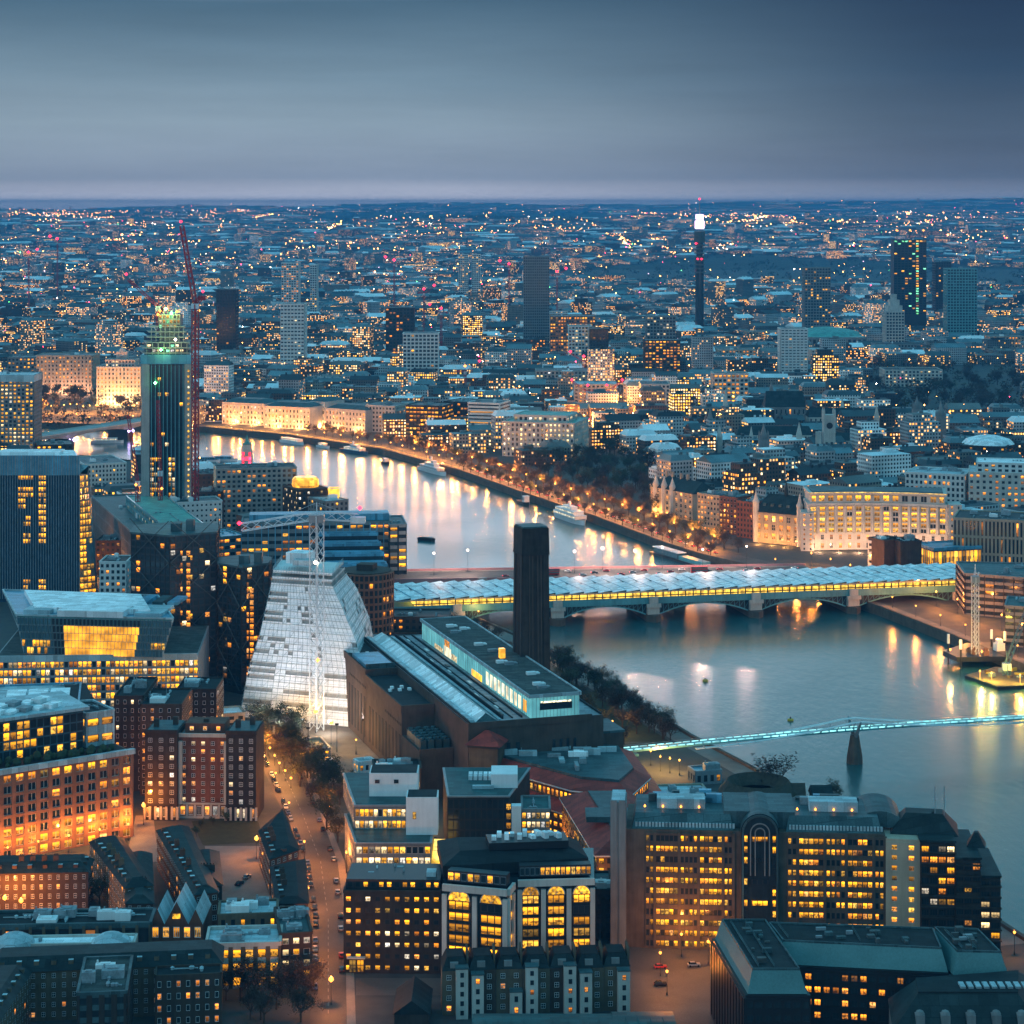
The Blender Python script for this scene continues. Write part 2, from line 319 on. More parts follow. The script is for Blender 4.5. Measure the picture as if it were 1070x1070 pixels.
mat('roof_red', (.30, .035, .022), .75, .35, .3, streak=False); mat('roof_blue', (.10, .30, .42), .4, .3, .1, streak=False)
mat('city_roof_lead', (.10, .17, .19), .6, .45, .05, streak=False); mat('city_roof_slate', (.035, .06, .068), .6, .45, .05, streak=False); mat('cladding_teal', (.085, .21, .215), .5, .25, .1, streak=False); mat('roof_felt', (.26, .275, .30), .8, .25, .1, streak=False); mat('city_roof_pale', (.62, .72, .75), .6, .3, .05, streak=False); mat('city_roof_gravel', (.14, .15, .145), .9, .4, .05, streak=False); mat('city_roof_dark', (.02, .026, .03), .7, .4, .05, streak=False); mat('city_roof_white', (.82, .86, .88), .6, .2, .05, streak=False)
mat('plant_grey', (.22, .26, .28), .6, .4, .4, streak=False); mat('plant_dark', (.06, .07, .07), .6, .4, .4, streak=False)
mat('sheeting', (.82, .85, .88), .55, .2, .25); mat('crane_red', (.35, .02, .03), .5, .2); mat('crane_white', (.55, .62, .66), .5, .2); mat('crane_blue', (.04, .12, .2), .5, .2)
mat('bark', (.045, .034, .026), .9, .3, 1.0); mat('twigs', (.055, .042, .032), .95, .5, .4, streak=False); mat('twigs_olive', (.045, .05, .026), .95, .5, .4, streak=False); mat('leaves', (.030, .048, .022), .9, .5, .5, streak=False)
mat('asphalt', (.06, .056, .052), .7, .5, .08, streak=False); mat('paving', (.16, .145, .13), .85, .3, .15, streak=False); mat('lawn', (.03, .036, .014), .95, .4, .3, streak=False); mat('marking', (.2, .2, .19), .8, .15); mat('mud', (.10, .085, .065), .8, .4, .1, streak=False)
mat('tail_off', (.12, .01, .01), .3, .1); mat('parapet_pink', (.34, .17, .18), .7, .2); mat('steel_teal', (.10, .30, .33), .45, .3); mat('granite', (0.0863, 0.069, 0.054), .8, .35, .3); mat('hull_black', (.02, .022, .026), .4, .3); mat('hull_white', (.66, .69, .71), .4, .12); mat('hull_blue', (.05, .10, .16), .4, .2); mat('timber', (.12, .08, .05), .8, .3); mat('rust', (.2, .1, .05), .8, .4)
mat('car_silver', (.4, .42, .44), .3, .08, metal=.5); mat('car_black', (.015, .015, .018), .25, .1); mat('car_white', (.7, .7, .7), .3, .06); mat('car_red', (.35, .02, .02), .3, .1); mat('car_blue', (.03, .07, .2), .3, .1); mat('tyre', (.012, .012, .012), .8, .1); mat('cloth_dark', (.03, .03, .04), .9, .2); mat('skin', (.45, .28, .2), .6, .1); mat('thatch', (.05, .042, .03), .95, .4, .6, streak=False); mat('buoy_yellow', (.5, .35, .03), .5, .2)
CW = [citymat('city_pale', (.34, .36, .37), AMB, .22), citymat('city_stone', (.20, .18, .15), AMB, .24), citymat('city_brick', (.075, .045, .032), AMB, .26), citymat('city_grey', (.11, .12, .125), YEL, .26), citymat('city_dark', (.022, .027, .03), YEL, .34), citymat('city_white', (.68, .70, .70), AMB, .16)]
CWN = ['city_pale', 'city_stone', 'city_brick', 'city_grey', 'city_dark', 'city_white']
CWORD = ['pale grey', 'buff stone', 'brown brick', 'mid grey', 'dark', 'white']
CROOF = ['city_roof_' + k for k in ('lead', 'slate', 'pale', 'gravel', 'dark', 'white')]

# ------------------------------------------------------------------ building kit
def unit(a, b):
    dx, dy = b[0] - a[0], b[1] - a[1]; L = math.hypot(dx, dy); return (dx / L, dy / L), L
def facing(a, b):
    u, L = unit(a, b); nx, ny = u[1], -u[0]; mx, my = (a[0] + b[0]) / 2, (a[1] + b[1]) / 2
    return (-mx * nx - my * ny) / math.hypot(mx, my)
def rectp(A, B, d):
    u, L = unit(A, B); n = (-u[1], u[0])
    return [(A[0], A[1]), (B[0], B[1]), (B[0] + n[0] * d, B[1] + n[1] * d), (A[0] + n[0] * d, A[1] + n[1] * d)]
def pr(x0, y0, x1, y1, h, d): return rectp(G(x0, y0, h), G(x1, y1, h), d)
def inset(poly, k):
    n = len(poly); out = []
    for i in range(n):
        a, b, c = Vector(poly[i - 1][:2]), Vector(poly[i][:2]), Vector(poly[(i + 1) % n][:2])
        u, v = (b - a).normalized(), (c - b).normalized(); n1, n2 = Vector((-u.y, u.x)), Vector((-v.y, v.x))
        w = n1 + n2; w = w / max(.25, w.dot(n1)); out.append((b.x + w.x * k, b.y + w.y * k))
    return out
def lerp(a, b, t): return (a[0] + (b[0] - a[0]) * t, a[1] + (b[1] - a[1]) * t)
def fac(T, mb, A, B, z0, z1, nb, nf, ww=.55, wh=.55, lit=.3, pane='y', frame='b', st='1', proud=.35, mp=0, ms=0, off='d', arch=None):
    u, L = unit(A, B); nrm = (u[1], -u[0]); bw = L / nb; fh = (z1 - z0) / nf; ang = math.atan2(u[1], u[0])
    pw = bw * (1 - ww); sh = fh * (1 - wh)
    for i in range(nb + 1):
        s0 = max(0, i * bw - pw / 2); s1 = min(L, i * bw + pw / 2)
        if s1 - s0 > .02 and proud > 0: mb.box2((A[0] + u[0] * s0 + nrm[0] * proud, A[1] + u[1] * s0 + nrm[1] * proud), u, s1 - s0, proud, z0, z1, mp)
    for j in range(nf + 1):
        a0 = max(z0, z0 + j * fh - sh / 2); a1 = min(z1, z0 + j * fh + sh / 2)
        if a1 - a0 > .02 and proud > 0:
            q = proud - .08; mb.box2((A[0] + nrm[0] * q, A[1] + nrm[1] * q), u, L, q, a0 + .01, a1 - .01, ms)
    for i in range(nb):
        for j in range(nf):
            p = lit(i, j) if callable(lit) else lit
            on = R.random() < p; k = pane if isinstance(pane, str) and len(pane) == 1 else R.choice(pane)
            c = (i + .5) * bw
            T.win.append(((A[0] + u[0] * c, A[1] + u[1] * c, z0 + (j + .5) * fh), ang, bw * ww, fh * wh, (k if on else off) + frame + st))
def tier(T, poly, z0, z1, wall='brick_brown', roof='roof_lead', bay=3.6, fh=3.6, ww=.55, wh=.55, lit=.3, pane='y', frame='b', st='1', proud=.35, off='d', parapet=.9, plant=0, span=None, gf=0, seed=None, rooflabel=None, pm='plant_grey', name='wall'):
    mb = MB(); mb.prism(poly, z0, z1, 0, 0); n = len(poly)
    for i in range(n):
        a, b = poly[i], poly[(i + 1) % n]; u, L = unit(a, b)
        if L < 1.5: continue
        if bay and facing(a, b) > .04:
            fac(T, mb, a, b, z0 + gf, z1, max(1, round(L / bay)), max(1, round((z1 - z0 - gf) / fh)), ww, wh, lit, pane, frame, st, proud, 0, 1 if span else 0, off)
        if parapet: mb.box2((a[0] + u[1] * proud, a[1] - u[0] * proud), u, L, .5 + proud, z1 + .003, z1 + parapet, 1 if span else 0)
    w = T.part(name, mb, [wall] + ([span] if span else []))
    rb = MB(); rb.prism(inset(poly, .55), z1 + .02, z1 + .22, 0); r = T.part('roof', rb, [roof], label=rooflabel)
    xs = [p[0] for p in poly]; ys = [p[1] for p in poly]; u, L = unit(poly[0], poly[1]); a = math.atan2(u[1], u[0])
    if z1 - z0 > 6 and n == 4 and min(math.dist(poly[0], poly[1]), math.dist(poly[1], poly[2])) > 8:
        pb = MB(); I = inset(poly, 1.6)
        for k in range(2 + plant // 2):
            t = R.uniform(.05, .95); a_, b_ = lerp(I[0], I[1], t), lerp(I[3], I[2], t)
            if k % 2: a_, b_ = lerp(I[0], I[3], t), lerp(I[1], I[2], t)
            f0, f1 = sorted((R.random(), R.random())); f1 = max(f1, f0 + .3); pb.bar((*lerp(a_, b_, f0), z1 + .5), (*lerp(a_, b_, min(1, f1)), z1 + .5), .22, 0, 4)
            for q in range(3): c = lerp(a_, b_, R.uniform(f0, min(1, f1))); pb.lathe((c[0], c[1], z1 + .24), [(.5, 0), (.5, .7), (.7, .75), (.1, 1.1)], 6)
        T.part('roof_pipework', pb, [R.choice(['plant_grey', 'roof_pale', 'metal_grey'])], r)
    for k in range(plant):
        s, t = R.uniform(.18, .82), R.uniform(.22, .78)
        c = lerp(lerp(poly[0], poly[1], s), lerp(poly[-1], poly[2] if n == 4 else poly[n // 2], s), t)
        pb = MB(); sx, sy, hh = R.uniform(2, 7), R.uniform(2, 5), R.uniform(1.2, 3.2)
        pb.cbox(c, sx, sy, z1 + .23, z1 + .23 + hh, a, 0); pb.cbox(c, sx * .5, sy * .5, z1 + .24 + hh, z1 + .6 + hh, a, 0)
        if sx > 4: pb.bar((c[0] - sx * .4 * math.cos(a), c[1] - sx * .4 * math.sin(a), z1 + .6), (c[0] - sx * .4 * math.cos(a), c[1] - sx * .4 * math.sin(a), z1 + hh + 1.4), .3, 0, 6)
        T.part('roof_plant', pb, [R.choice([pm, 'plant_grey', 'paint_white'])], r)
    return w, r
def mid(poly): return (sum(p[0] for p in poly) / len(poly), sum(p[1] for p in poly) / len(poly), 0)
HEROES = []                                                     # footprints kept clear of the generic city
def block(name, label, cat, poly, h, z0=0, group=None, clear=True, done=True, **kw):
    T = Thing(name, label, cat, mid(poly), group); tier(T, poly, z0, h, **kw)
    if clear: HEROES.append(poly)
    return T.done() if done else T
def pitched(T, poly, z, rise, m='roof_slate', gm=None, over=.5, hip=0.0, parent=None, name='roof'):   # ridge along poly[0]-poly[1]
    p = inset(poly, -over); a, b, c, d = p; e, f = lerp(a, d, .5), lerp(b, c, .5); e2, f2 = lerp(e, f, hip), lerp(f, e, hip)
    mb = MB(); A, B, C, D = [(q[0], q[1], z) for q in (a, b, c, d)]; E, Fq = (e2[0], e2[1], z + rise), (f2[0], f2[1], z + rise)
    mb.face([A, B, Fq, E], 0); mb.face([C, D, E, Fq], 0); mb.face([B, C, Fq], 1 if gm and not hip else 0); mb.face([D, A, E], 1 if gm and not hip else 0); mb.face([A, D, C, B], 0)
    return T.part(name, mb, [m] + ([gm] if gm else []), parent)
def light(parent, loc, col, w, r=.5):
    l = bpy.data.lights.new('lamp_light', 'POINT'); l.energy = w; l.specular_factor = .02; l.color = col; l.shadow_soft_size = r
    o = bpy.data.objects.new('lamp_light', l); COL.objects.link(o); o.parent = parent; o.location = loc; return o
def flood(T, pts, col=(1, .5, .12), w=30000):                    # floodlights standing before a lit facade
    for p in pts:
        mb = MB(); mb.cbox(p, .9, .5, p[2], p[2] + .6); mb.bar((p[0], p[1], 0), (p[0], p[1], p[2]), .1)
        o = T.part('floodlight', mb, ['metal_dark']); light(o, (p[0] - T.L[0], p[1] - T.L[1], p[2] + 1.2 - T.L[2]), col, w, .8)
# ------------------------------------------------------------------ the setting: ground, river, roads, hills, haze
SB = [(230, 500), (200, 600), (172, 717), (140, 830), (119, 897), (102, 945), (83, 994), (52, 1090), (22, 1186), (-30, 1297), (-72, 1449), (-150, 1700), (-295, 2005), (-406, 2095), (-475, 2135), (-800, 2270), (-1700, 2500)]
NB = [(-1700, 2800), (-800, 2560), (-531, 2415), (-335, 2366), (-238, 2288), (-129, 2154), (-48, 1984), (8, 1833), (64, 1693), (113, 1551), (136, 1500), (170, 1449), (223, 1312), (246, 1238), (271, 1148), (300, 1085), (345, 1035), (420, 960), (900, 700)]
WATER_Z = -5.0
gm, gt, gb = base('ground_surface')
n1 = noise(gt, wpos(gt, .008)); n2 = noise(gt, wpos(gt, .15), 5)
gt.links.new(ramp(gt, M(gt, 'ADD', M(gt, 'MULTIPLY', n1, .55), M(gt, 'MULTIPLY', n2, .45)), [(.32, (.022, .026, .028)), (.5, (.045, .05, .05)), (.58, (.05, .056, .04)), (.72, (.09, .09, .085))]), gb.inputs['Base Color']); gb.inputs['Roughness'].default_value = .9
wm_, wt, wb = base('river_water')
wb.inputs['Base Color'].default_value = (.02, .085, .09, 1); wb.inputs['Roughness'].default_value = .16; wb.inputs['IOR'].default_value = 1.33
wb.inputs['Specular IOR Level'].default_value = 1.0
wa = noise(wt, wpos(wt, (.35, .12, .3)), 4); wc2 = noise(wt, wpos(wt, (.045, .02, .05)), 3); wd = noise(wt, wpos(wt, (.012, .006, .01)), 2)
bp = N(wt, 'ShaderNodeBump'); bp.inputs['Strength'].default_value = .28; bp.inputs['Distance'].default_value = .7
wt.links.new(M(wt, 'ADD', M(wt, 'MULTIPLY', wa, .75), M(wt, 'MULTIPLY', wc2, .35)), bp.inputs['Height']); wt.links.new(bp.outputs[0], wb.inputs['Normal'])
wr = N(wt, 'ShaderNodeMapRange'); wr.inputs[1].default_value = .35; wr.inputs[2].default_value = .65; wr.inputs[3].default_value = .19; wr.inputs[4].default_value = .25
wt.links.new(wd, wr.inputs[0]); wt.links.new(wr.outputs[0], wb.inputs['Roughness'])
g = MB(); FAR = 36000
south = [(230, -300)] + SB + [(-2600, 2700), (-2600, -300)]
north = NB[::-1] + [(-2600, 3000), (-20000, 9000), (-20000, FAR), (20000, FAR), (20000, 700)]
g.face([(x, y, 0) for x, y in south]); g.face([(x, y, 0) for x, y in north[::-1]])
for line in (SB, NB):
    for a, b in zip(line, line[1:]): g.face([(a[0], a[1], -9), (b[0], b[1], -9), (b[0], b[1], 0), (a[0], a[1], 0)])
solo('ground', g, ['ground_surface'], kind='structure')
w_ = MB(); w_.face([(-2600, 200, WATER_Z), (1400, 200, WATER_Z), (1400, 3100, WATER_Z), (-2600, 3100, WATER_Z)]); solo('water', w_, ['river_water'], kind='structure')
def offs(line, k):                                              # polyline shifted k metres to its right
    out = []
    for i, p in enumerate(line):
        a, b = line[max(0, i - 1)], line[min(len(line) - 1, i + 1)]; u, _ = unit(a, b); out.append((p[0] + u[1] * k, p[1] - u[0] * k))
    return out
def ribbon(name, line, k0, k1, z, m, kind='structure', th=0, label=None, cat=None):
    a, b = offs(line, k0), offs(line, k1); mb = MB()
    for i in range(len(line) - 1):
        q = [a[i], a[i + 1], b[i + 1], b[i]]
        if th: mb.prism([q[3], q[2], q[1], q[0]], z - th, z, 0, bottom=True)
        else: mb.face([(p[0], p[1], z) for p in reversed(q)])
    return solo(name, mb, [m], label, cat, kind=kind)
# which side is land: SB runs up-river with the land on its left, NB runs down-river with the land on its left
ribbon('embankment_wall', SB, -1.3, .25, 1.2, 'granite', None, 9.5, 'long grey granite river wall on the near south bank', 'river wall')
ribbon('embankment_wall', NB, -1.3, .25, 1.2, 'granite', None, 9.5, 'granite river wall along the lit north embankment opposite', 'river wall')
ribbon('beach', [p for p in SB[3:10]], .3, 7, -4.85, 'mud')
ribbon('riverside_path', SB[2:11], -11, -1.4, .05, 'paving')
ribbon('embankment_road', NB[1:12], -23, -6, .05, 'asphalt'); ribbon('embankment_pavement', NB[1:12], -5.9, -1.4, .12, 'paving')
ribbon('embankment_road', NB[11:17], -34, -9, .05, 'asphalt'); ribbon('embankment_pavement', NB[11:17], -8.9, -1.4, .12, 'paving')
def road(name, pts, m, z=.05):
    mb = MB(); mb.face([tuple(G(x, y, z)) for x, y in pts]); solo(name, mb, [m], kind='structure')
road('road', [(262, 775), (296, 850), (317, 900), (326, 960), (324, 1075), (362, 1075), (360, 960), (352, 900), (334, 850), (306, 775)][::-1], 'asphalt')
road('pavement', [(306.5, 775), (334.5, 850), (352.5, 900), (360.5, 960), (362.5, 1075), (372, 1075), (368, 960), (360, 900), (340, 850), (312, 775)][::-1], 'paving', .1)
mk_ = MB()
ml_ = [q for q in ((288, 790), (316, 850), (335, 900), (343, 960), (343, 1070))]
for (x0, y0), (x1, y1) in zip(ml_, ml_[1:]):
    p, q = G(x0, y0, .06), G(x1, y1, .06); L = (q - p).length; d = (q - p) / L; e = Vector((d.y, -d.x, 0)) * .12
    for k in range(int(L / 6)): a = p + d * (k * 6); c = a + d * 3; mk_.face([a - e, c - e, c + e, a + e][::-1])
for zy in ():
    p = G({845: 300, 962: 329, 1012: 327}[zy], zy, .062)
    for k in range(9): mk_.face([(p.x + k * 1.1, p.y, .062), (p.x + k * 1.1 + .55, p.y, .062), (p.x + k * 1.1 + .55, p.y + 3, .062), (p.x + k * 1.1, p.y + 3, .062)])
solo('road_marking', mk_, ['marking'], kind='structure')
road('side_street', [(372, 1022), (640, 1022), (640, 1040), (372, 1040)], 'asphalt', .06)
road('side_street', [(642, 988), (760, 988), (740, 1075), (650, 1075)], 'asphalt', .07)
road('courtyard', [(214, 884), (282, 884), (300, 945), (222, 945)], 'paving', .08)
road('lawn', [(200, 858), (268, 852), (276, 880), (212, 883)], 'lawn', .09)
road('lawn', [(575, 700), (640, 735), (700, 775), (640, 775), (560, 735)], 'lawn', .04)
road('side_street', [(142, 852), (160, 852), (166, 900), (130, 905)], 'paving', .06)
road('yard', [(262, 750), (392, 742), (430, 800), (310, 830)], 'paving', .03)
road('side_street', [(60, 915), (160, 905), (170, 965), (0, 965), (0, 940)], 'asphalt', .04)
RIDGE = ((14500, 1, 6500), (20500, 2, 5000), (29000, 3, 6500))
def ridge_h(x, y0, s):
    k = y0 / 15500; q = x / (2600 * k)
    return max(8, (120, 168, 226)[s - 1] + (.8, 1.1, 1.5)[s - 1] * (26 * math.sin(q * 1.3 + s * 2.1) + 15 * math.sin(q * 3.1 + s) + 9 * math.sin(q * 7.7 + s * 3) + 4 * math.sin(q * 19 + s)) + (34 if s == 1 and q > .8 else 0) + (34 * max(0, math.sin(q * .8 + .25)) ** 2 if s == 3 else 0))
def land_z(x, y):
    z = 0
    for y0, s, w in RIDGE:
        t = 1 - abs(y - y0) / w
        if t > 0: z = max(z, ridge_h(x, y0, s) * t)
    return z
hb = MB()                                                       # far hills
for y0, s, w in RIDGE:
    xs = [(-9000 + 200 * i) * y0 / 15500 for i in range(91)]
    for a, b in zip(xs, xs[1:]): hb.face([(a, y0 - w, -1), (b, y0 - w, -1), (b, y0, ridge_h(b, y0, s)), (a, y0, ridge_h(a, y0, s))]); hb.face([(a, y0, ridge_h(a, y0, s)), (b, y0, ridge_h(b, y0, s)), (b, y0 + w, -1), (a, y0 + w, -1)])
mat('hill_woods', (.03, .04, .03), .95, .5, .004, streak=False); solo('hills', hb, ['hill_woods'], kind='structure', smooth=False)
hz = MB(); hz.prism([(-20500, -400), (20500, -400), (20500, FAR + 500), (-20500, FAR + 500)], -10, 300, 0, bottom=True)
hm = bpy.data.materials.new('haze_air'); hm.use_nodes = True; ht = hm.node_tree; ht.nodes.clear(); MAT['haze_air'] = hm
pv = N(ht, 'ShaderNodeVolumePrincipled'); pv.inputs['Color'].default_value = (.075, .35, .67, 1); pv.inputs['Density'].default_value = 6.6e-5; pv.inputs['Anisotropy'].default_value = .0
ho = N(ht, 'ShaderNodeOutputMaterial'); ht.links.new(pv.outputs[0], ho.inputs['Volume'])
solo('haze', hz, ['haze_air'], kind='stuff')

# ------------------------------------------------------------------ bridges
class Fr:                                                       # a local frame: s along, v to the left (away from the camera), z up
    def __init__(s, a, b): s.a = a; s.u, s.L = unit(a, b); s.n = (-s.u[1], s.u[0])
    def __call__(s, x, v, z=None):
        p = (s.a[0] + s.u[0] * x + s.n[0] * v, s.a[1] + s.u[1] * x + s.n[1] * v); return p if z is None else (p[0], p[1], z)
    def box(s, mb, x0, x1, v0, v1, z0, z1, m=0): mb.prism([s(x0, v0), s(x1, v0), s(x1, v1), s(x0, v1)], z0, z1, m, bottom=True)
    def at(s, px, v=0):
        lo, hi = -400, s.L + 400
        for _ in range(50):
            m = (lo + hi) / 2
            if PX(s(m, v)) < px: lo = m
            else: hi = m
        return lo
ft = Fr((-64, 1266), (292, 1341))
T = Thing('railway_bridge', 'long railway station bridge with zigzag solar roof and golden lit platforms', 'bridge', ft(180, 20), None); RB = T
mb = MB(); ft.box(mb, -20, ft.L + 14, 0, 42, 5.6, 8.2); ft.box(mb, -20, ft.L + 14, -.6, .2, 5.2, 9.2); T.part('deck', mb, ['steel_teal'])
mb = MB(); ft.box(mb, 8, ft.L + 2, 2.5, 40, 8.3, 12.6, 0)
T.part('lit_platform', mb, ['glow_strip'])
mb = MB()
for k in range(74): ft.box(mb, 8 + k * 4.7, 8.5 + k * 4.7, 1.2, 2.3, 8.25, 12.9)
ft.box(mb, 6, ft.L + 4, 1.1, 2.3, 9.6, 10.0)
T.part('platform_screen', mb, ['metal_dark'])
mb = MB(); nt = 43; st_ = (ft.L + 10) / nt; sk_ = 9.0
for k in range(nt):
    s0 = -4 + k * st_; s1 = s0 + st_
    a, b, c, d = ft(s0, -1, 13.0), ft(s1, -1, 14.2), ft(s1 - sk_, 45, 15.6), ft(s0 - sk_, 45, 14.2)
    mb.face([a, b, c, d], 0); mb.face([ft(s1, -1, 13.0), ft(s1 - sk_, 45, 14.2), c, b], 1); mb.face([a, ft(s1, -1, 13.0), b], 1)
    p, q, r = ft(s1 - sk_ * .45 - 1.4, 20, 15.1), ft(s1 - sk_ * .45 - .1, 20, 15.25), ft(s1 - sk_ * .62 - .2, 29, 15.5)
    mb.face([p, q, r], 1); mb.face([ft(s0 + .5, 5, 13.75), ft(s0 + 1.1, 5, 13.85), ft(s0 - sk_ * .75 + 1.1, 38, 15.05), ft(s0 - sk_ * .75 + .5, 38, 14.95)], 2)
for px_ in (13.0,): ft.box(mb, -6, ft.L + 8, -1.4, -1.0, 12.3, 12.95, 3)
T.part('solar_roof', mb, ['roof_white', 'glass_blue', 'roof_blue', 'metal_grey'])
PS = [ft.at(p, -2) for p in (478, 583, 683, 790, 892, 1003)]
for i, s in enumerate(PS):
    mb = MB(); ft.box(mb, s - 3.6, s + 3.6, -2.5, 44, -.8, 5.1, 0); ft.box(mb, s - 4.4, s + 4.4, -3.4, -2.2, 3.4, 5.6, 0); ft.box(mb, s - 2.6, s + 2.6, -3.2, -1, 5.7, 9.6, 0)
    mb.prism([ft(s - 4.4, -2.6), ft(s, -7.5), ft(s + 4.4, -2.6), ft(s + 4.4, 45), ft(s - 4.4, 45)], -9, -.9, 1)
    T.part('pier', mb, ['stone_pale', 'granite'])
for s0, s1 in zip(PS, PS[1:]):
    a, b = s0 + 3.4, s1 - 3.4; mb = MB(); n = 18
    zz = lambda t: -1.4 + 6.0 * (1 - (2 * t - 1) ** 2)
    for k in range(n):
        t0, t1 = k / n, (k + 1) / n; x0, x1 = a + (b - a) * t0, a + (b - a) * t1; z0, z1 = zz(t0), zz(t1)
        for v in (0.2, 41.5):
            mb.face([ft(x0, v, z0 - .5), ft(x1, v, z1 - .5), ft(x1, v, z1 + .35), ft(x0, v, z0 + .35)], 0)
        mb.face([ft(x0, .2, z0 - .5), ft(x0, 41.5, z0 - .5), ft(x1, 41.5, z1 - .5), ft(x1, .2, z1 - .5)], 1)
        mb.bar(ft(x0, .1, z0 + .3), ft(x0, .1, 5.4), .16, 0); mb.bar(ft(x0, .1, z0 + .3), ft(x1, .1, 5.4), .11, 0)
        mb.face([ft(x0, 1.2, z0), ft(x1, 1.2, z1), ft(x1, 1.2, 5.4), ft(x0, 1.2, 5.4)], 1)
    T.part('arch', mb, ['steel_teal', 'metal_dark'])
T.done()
# road bridge beyond it
fa, fb = G(420, 607, 10), G(835, 601, 10); fr2 = Fr((fa.x, fa.y), (fb.x, fb.y)); fr2.L += 12
T = Thing('road_bridge', 'road bridge with pink tinged deck and white lamps behind the solar roof', 'bridge', fr2(160, 15))
mb = MB(); fr2.box(mb, -25, fr2.L, 0, 36, 7.5, 10.0); T.part('deck', mb, ['asphalt'])
for v in (-.5, 35.7):
    mb = MB(); fr2.box(mb, -25, fr2.L, v, v + .8, 6.5, 11.3); T.part('parapet', mb, ['parapet_pink'])
for v in (1.2, 30.5):
    mb = MB(); fr2.box(mb, -25, fr2.L, v, v + 4.2, 10.01, 10.16); T.part('footway', mb, ['paving'])
mb = MB()
for k in range(44): fr2.box(mb, k * 7.2, k * 7.2 + 3, 17.6, 17.9, 10.005, 10.012)
T.part('lane_marking', mb, ['marking'])
for i in range(1, 5):
    s = fr2.at((380, 500, 600, 705, 800)[i] + 4); mb = MB(); fr2.box(mb, s - 4, s + 4, -4, 40, -9, 6.4); T.part('pier', mb, ['granite'])
    mb2 = MB(); mb2.lathe((*fr2(s, -2.2), 6.5), [(2.4, 0), (2.4, 3.2), (2.9, 3.4), (2.9, 5.1), (2.2, 5.3)], 10); T.part('pulpit', mb2, ['stone_grey'])
T.done(); ROADBR = T
# far river bridge at the left
fw = Fr((-520, 2095), (-366, 2404))
T = Thing('river_bridge', 'low pale bridge with violet lit piers at the far left bend', 'bridge', fw(170, 10))
mb = MB(); fw.box(mb, -40, fw.L + 30, -13, 13, 9.4, 11.2); T.part('deck', mb, ['concrete'])
for v in (-13.2, 12.8):
    mb = MB(); fw.box(mb, -40, fw.L + 30, v, v + .4, 11.21, 12.3); T.part('parapet', mb, ['stone_pale'])
for px_, n in ((64, 0), (126, 1)):
    s = fw.at(px_); mb = MB(); fw.box(mb, s - 5, s + 5, -13, 13, -9, 5.5); T.part('pier', mb, ['metal_dark'])
    for dv in (-4, 3):
        mb = MB(); mb.lathe(fw(s + dv, -14, 2.5), [(.1, 0), (1.1, 1), (1.1, 2), (.1, 3)], 6); l = T.part('pier_light', mb, ['lamp_violet'])
PSW = [0, fw.at(64), fw.at(126), fw.L]
for a, b in zip(PSW, PSW[1:]):
    mb = MB(); n = 10
    for v in (-11, 11):
        for k in range(n):
            t0, t1 = k / n, (k + 1) / n; z = lambda t: 5 + 4 * (1 - (2 * t - 1) ** 2)
            mb.face([fw(a + (b - a) * t0, v, z(t0)), fw(a + (b - a) * t1, v, z(t1)), fw(a + (b - a) * t1, v, 9.4), fw(a + (b - a) * t0, v, 9.4)])
    T.part('arch', mb, ['concrete'])
T.done()
# footbridge
fm = Fr((50, 935), (236, 993)); ML = 330
T = Thing('footbridge', 'slender cyan lit suspension footbridge on a tapered grey pier', 'footbridge', fm(110, 0)); sp_ = fm.at(893)
zd = lambda s: 8.2 + 2.2 * math.exp(-((s - sp_) / 120) ** 2)
mb = MB(); rl = MB(); gl = MB(); n = 82
for k in range(n):
    a, b = -6 + k * ML / n, -6 + (k + 1) * ML / n
    for (v0, v1, m_) in ((-2.2, 2.2, 0),):
        A = [fm(a, v0, zd(a)), fm(b, v0, zd(b)), fm(b, v1, zd(b)), fm(a, v1, zd(a))]; mb.face(A); mb.face([(p[0], p[1], p[2] - .8) for p in A][::-1]); mb.face([(A[0][0], A[0][1], A[0][2] - .8), (A[1][0], A[1][1], A[1][2] - .8), A[1], A[0]])
    for v in (-2.2, 2.2):
        rl.bar(fm(a, v, zd(a)), fm(a, v, zd(a) + 1.2), .06); rl.bar(fm(a, v, zd(a) + 1.2), fm(b, v, zd(b) + 1.2), .08)
        gl.bar(fm(a + .4, v * .97, zd(a) + .25), fm(b - .5, v * .97, zd(b) + .25), .32, 0, 4)
T.part('deck', mb, ['steel_teal']); T.part('handrail', rl, ['metal_grey']); T.part('rail_light', gl, ['glow_cyan'])
zc = lambda s: 8.2 + 6.2 * (abs(s - sp_) / 82 - 1) ** 2 if abs(s - sp_) < 110 else 8.7
for sd in (-1, 1):
    for q in range(3):
        mb = MB()
        for k in range(46):
            a, b = 30 + k * 6.2, 30 + (k + 1) * 6.2
            mb.bar(fm(a, sd * (3.4 + q * .7), zc(a)), fm(b, sd * (3.4 + q * .7), zc(b)), .26, 0, 4)
        T.part('cable', mb, ['paint_white'])
for k in range(36):
    s = 34 + k * 8; mb = MB()
    mb.bar(fm(s, -5.2, zc(s)), fm(s, -1.5, zd(s) - .5), .17); mb.bar(fm(s, 1.5, zd(s) - .5), fm(s, 5.2, zc(s)), .17); T.part('cross_arm', mb, ['metal_grey'])
mb = MB(); c = fm(sp_, 0); mb.lathe((c[0], c[1], 0), [(3.9, -9), (3.5, -2), (2.5, 4), (1.9, 7.5)], 14); pr_ = T.part('pier', mb, ['granite'], smooth=True)
for sd in (-1, 1):
    mb = MB(); mb.bar(fm(sp_, sd * .8, 6.5), fm(sp_, sd * 6.2, 14.4), 1.0, 0, 8, .5); T.part('pier_arm', mb, ['metal_grey'], pr_)
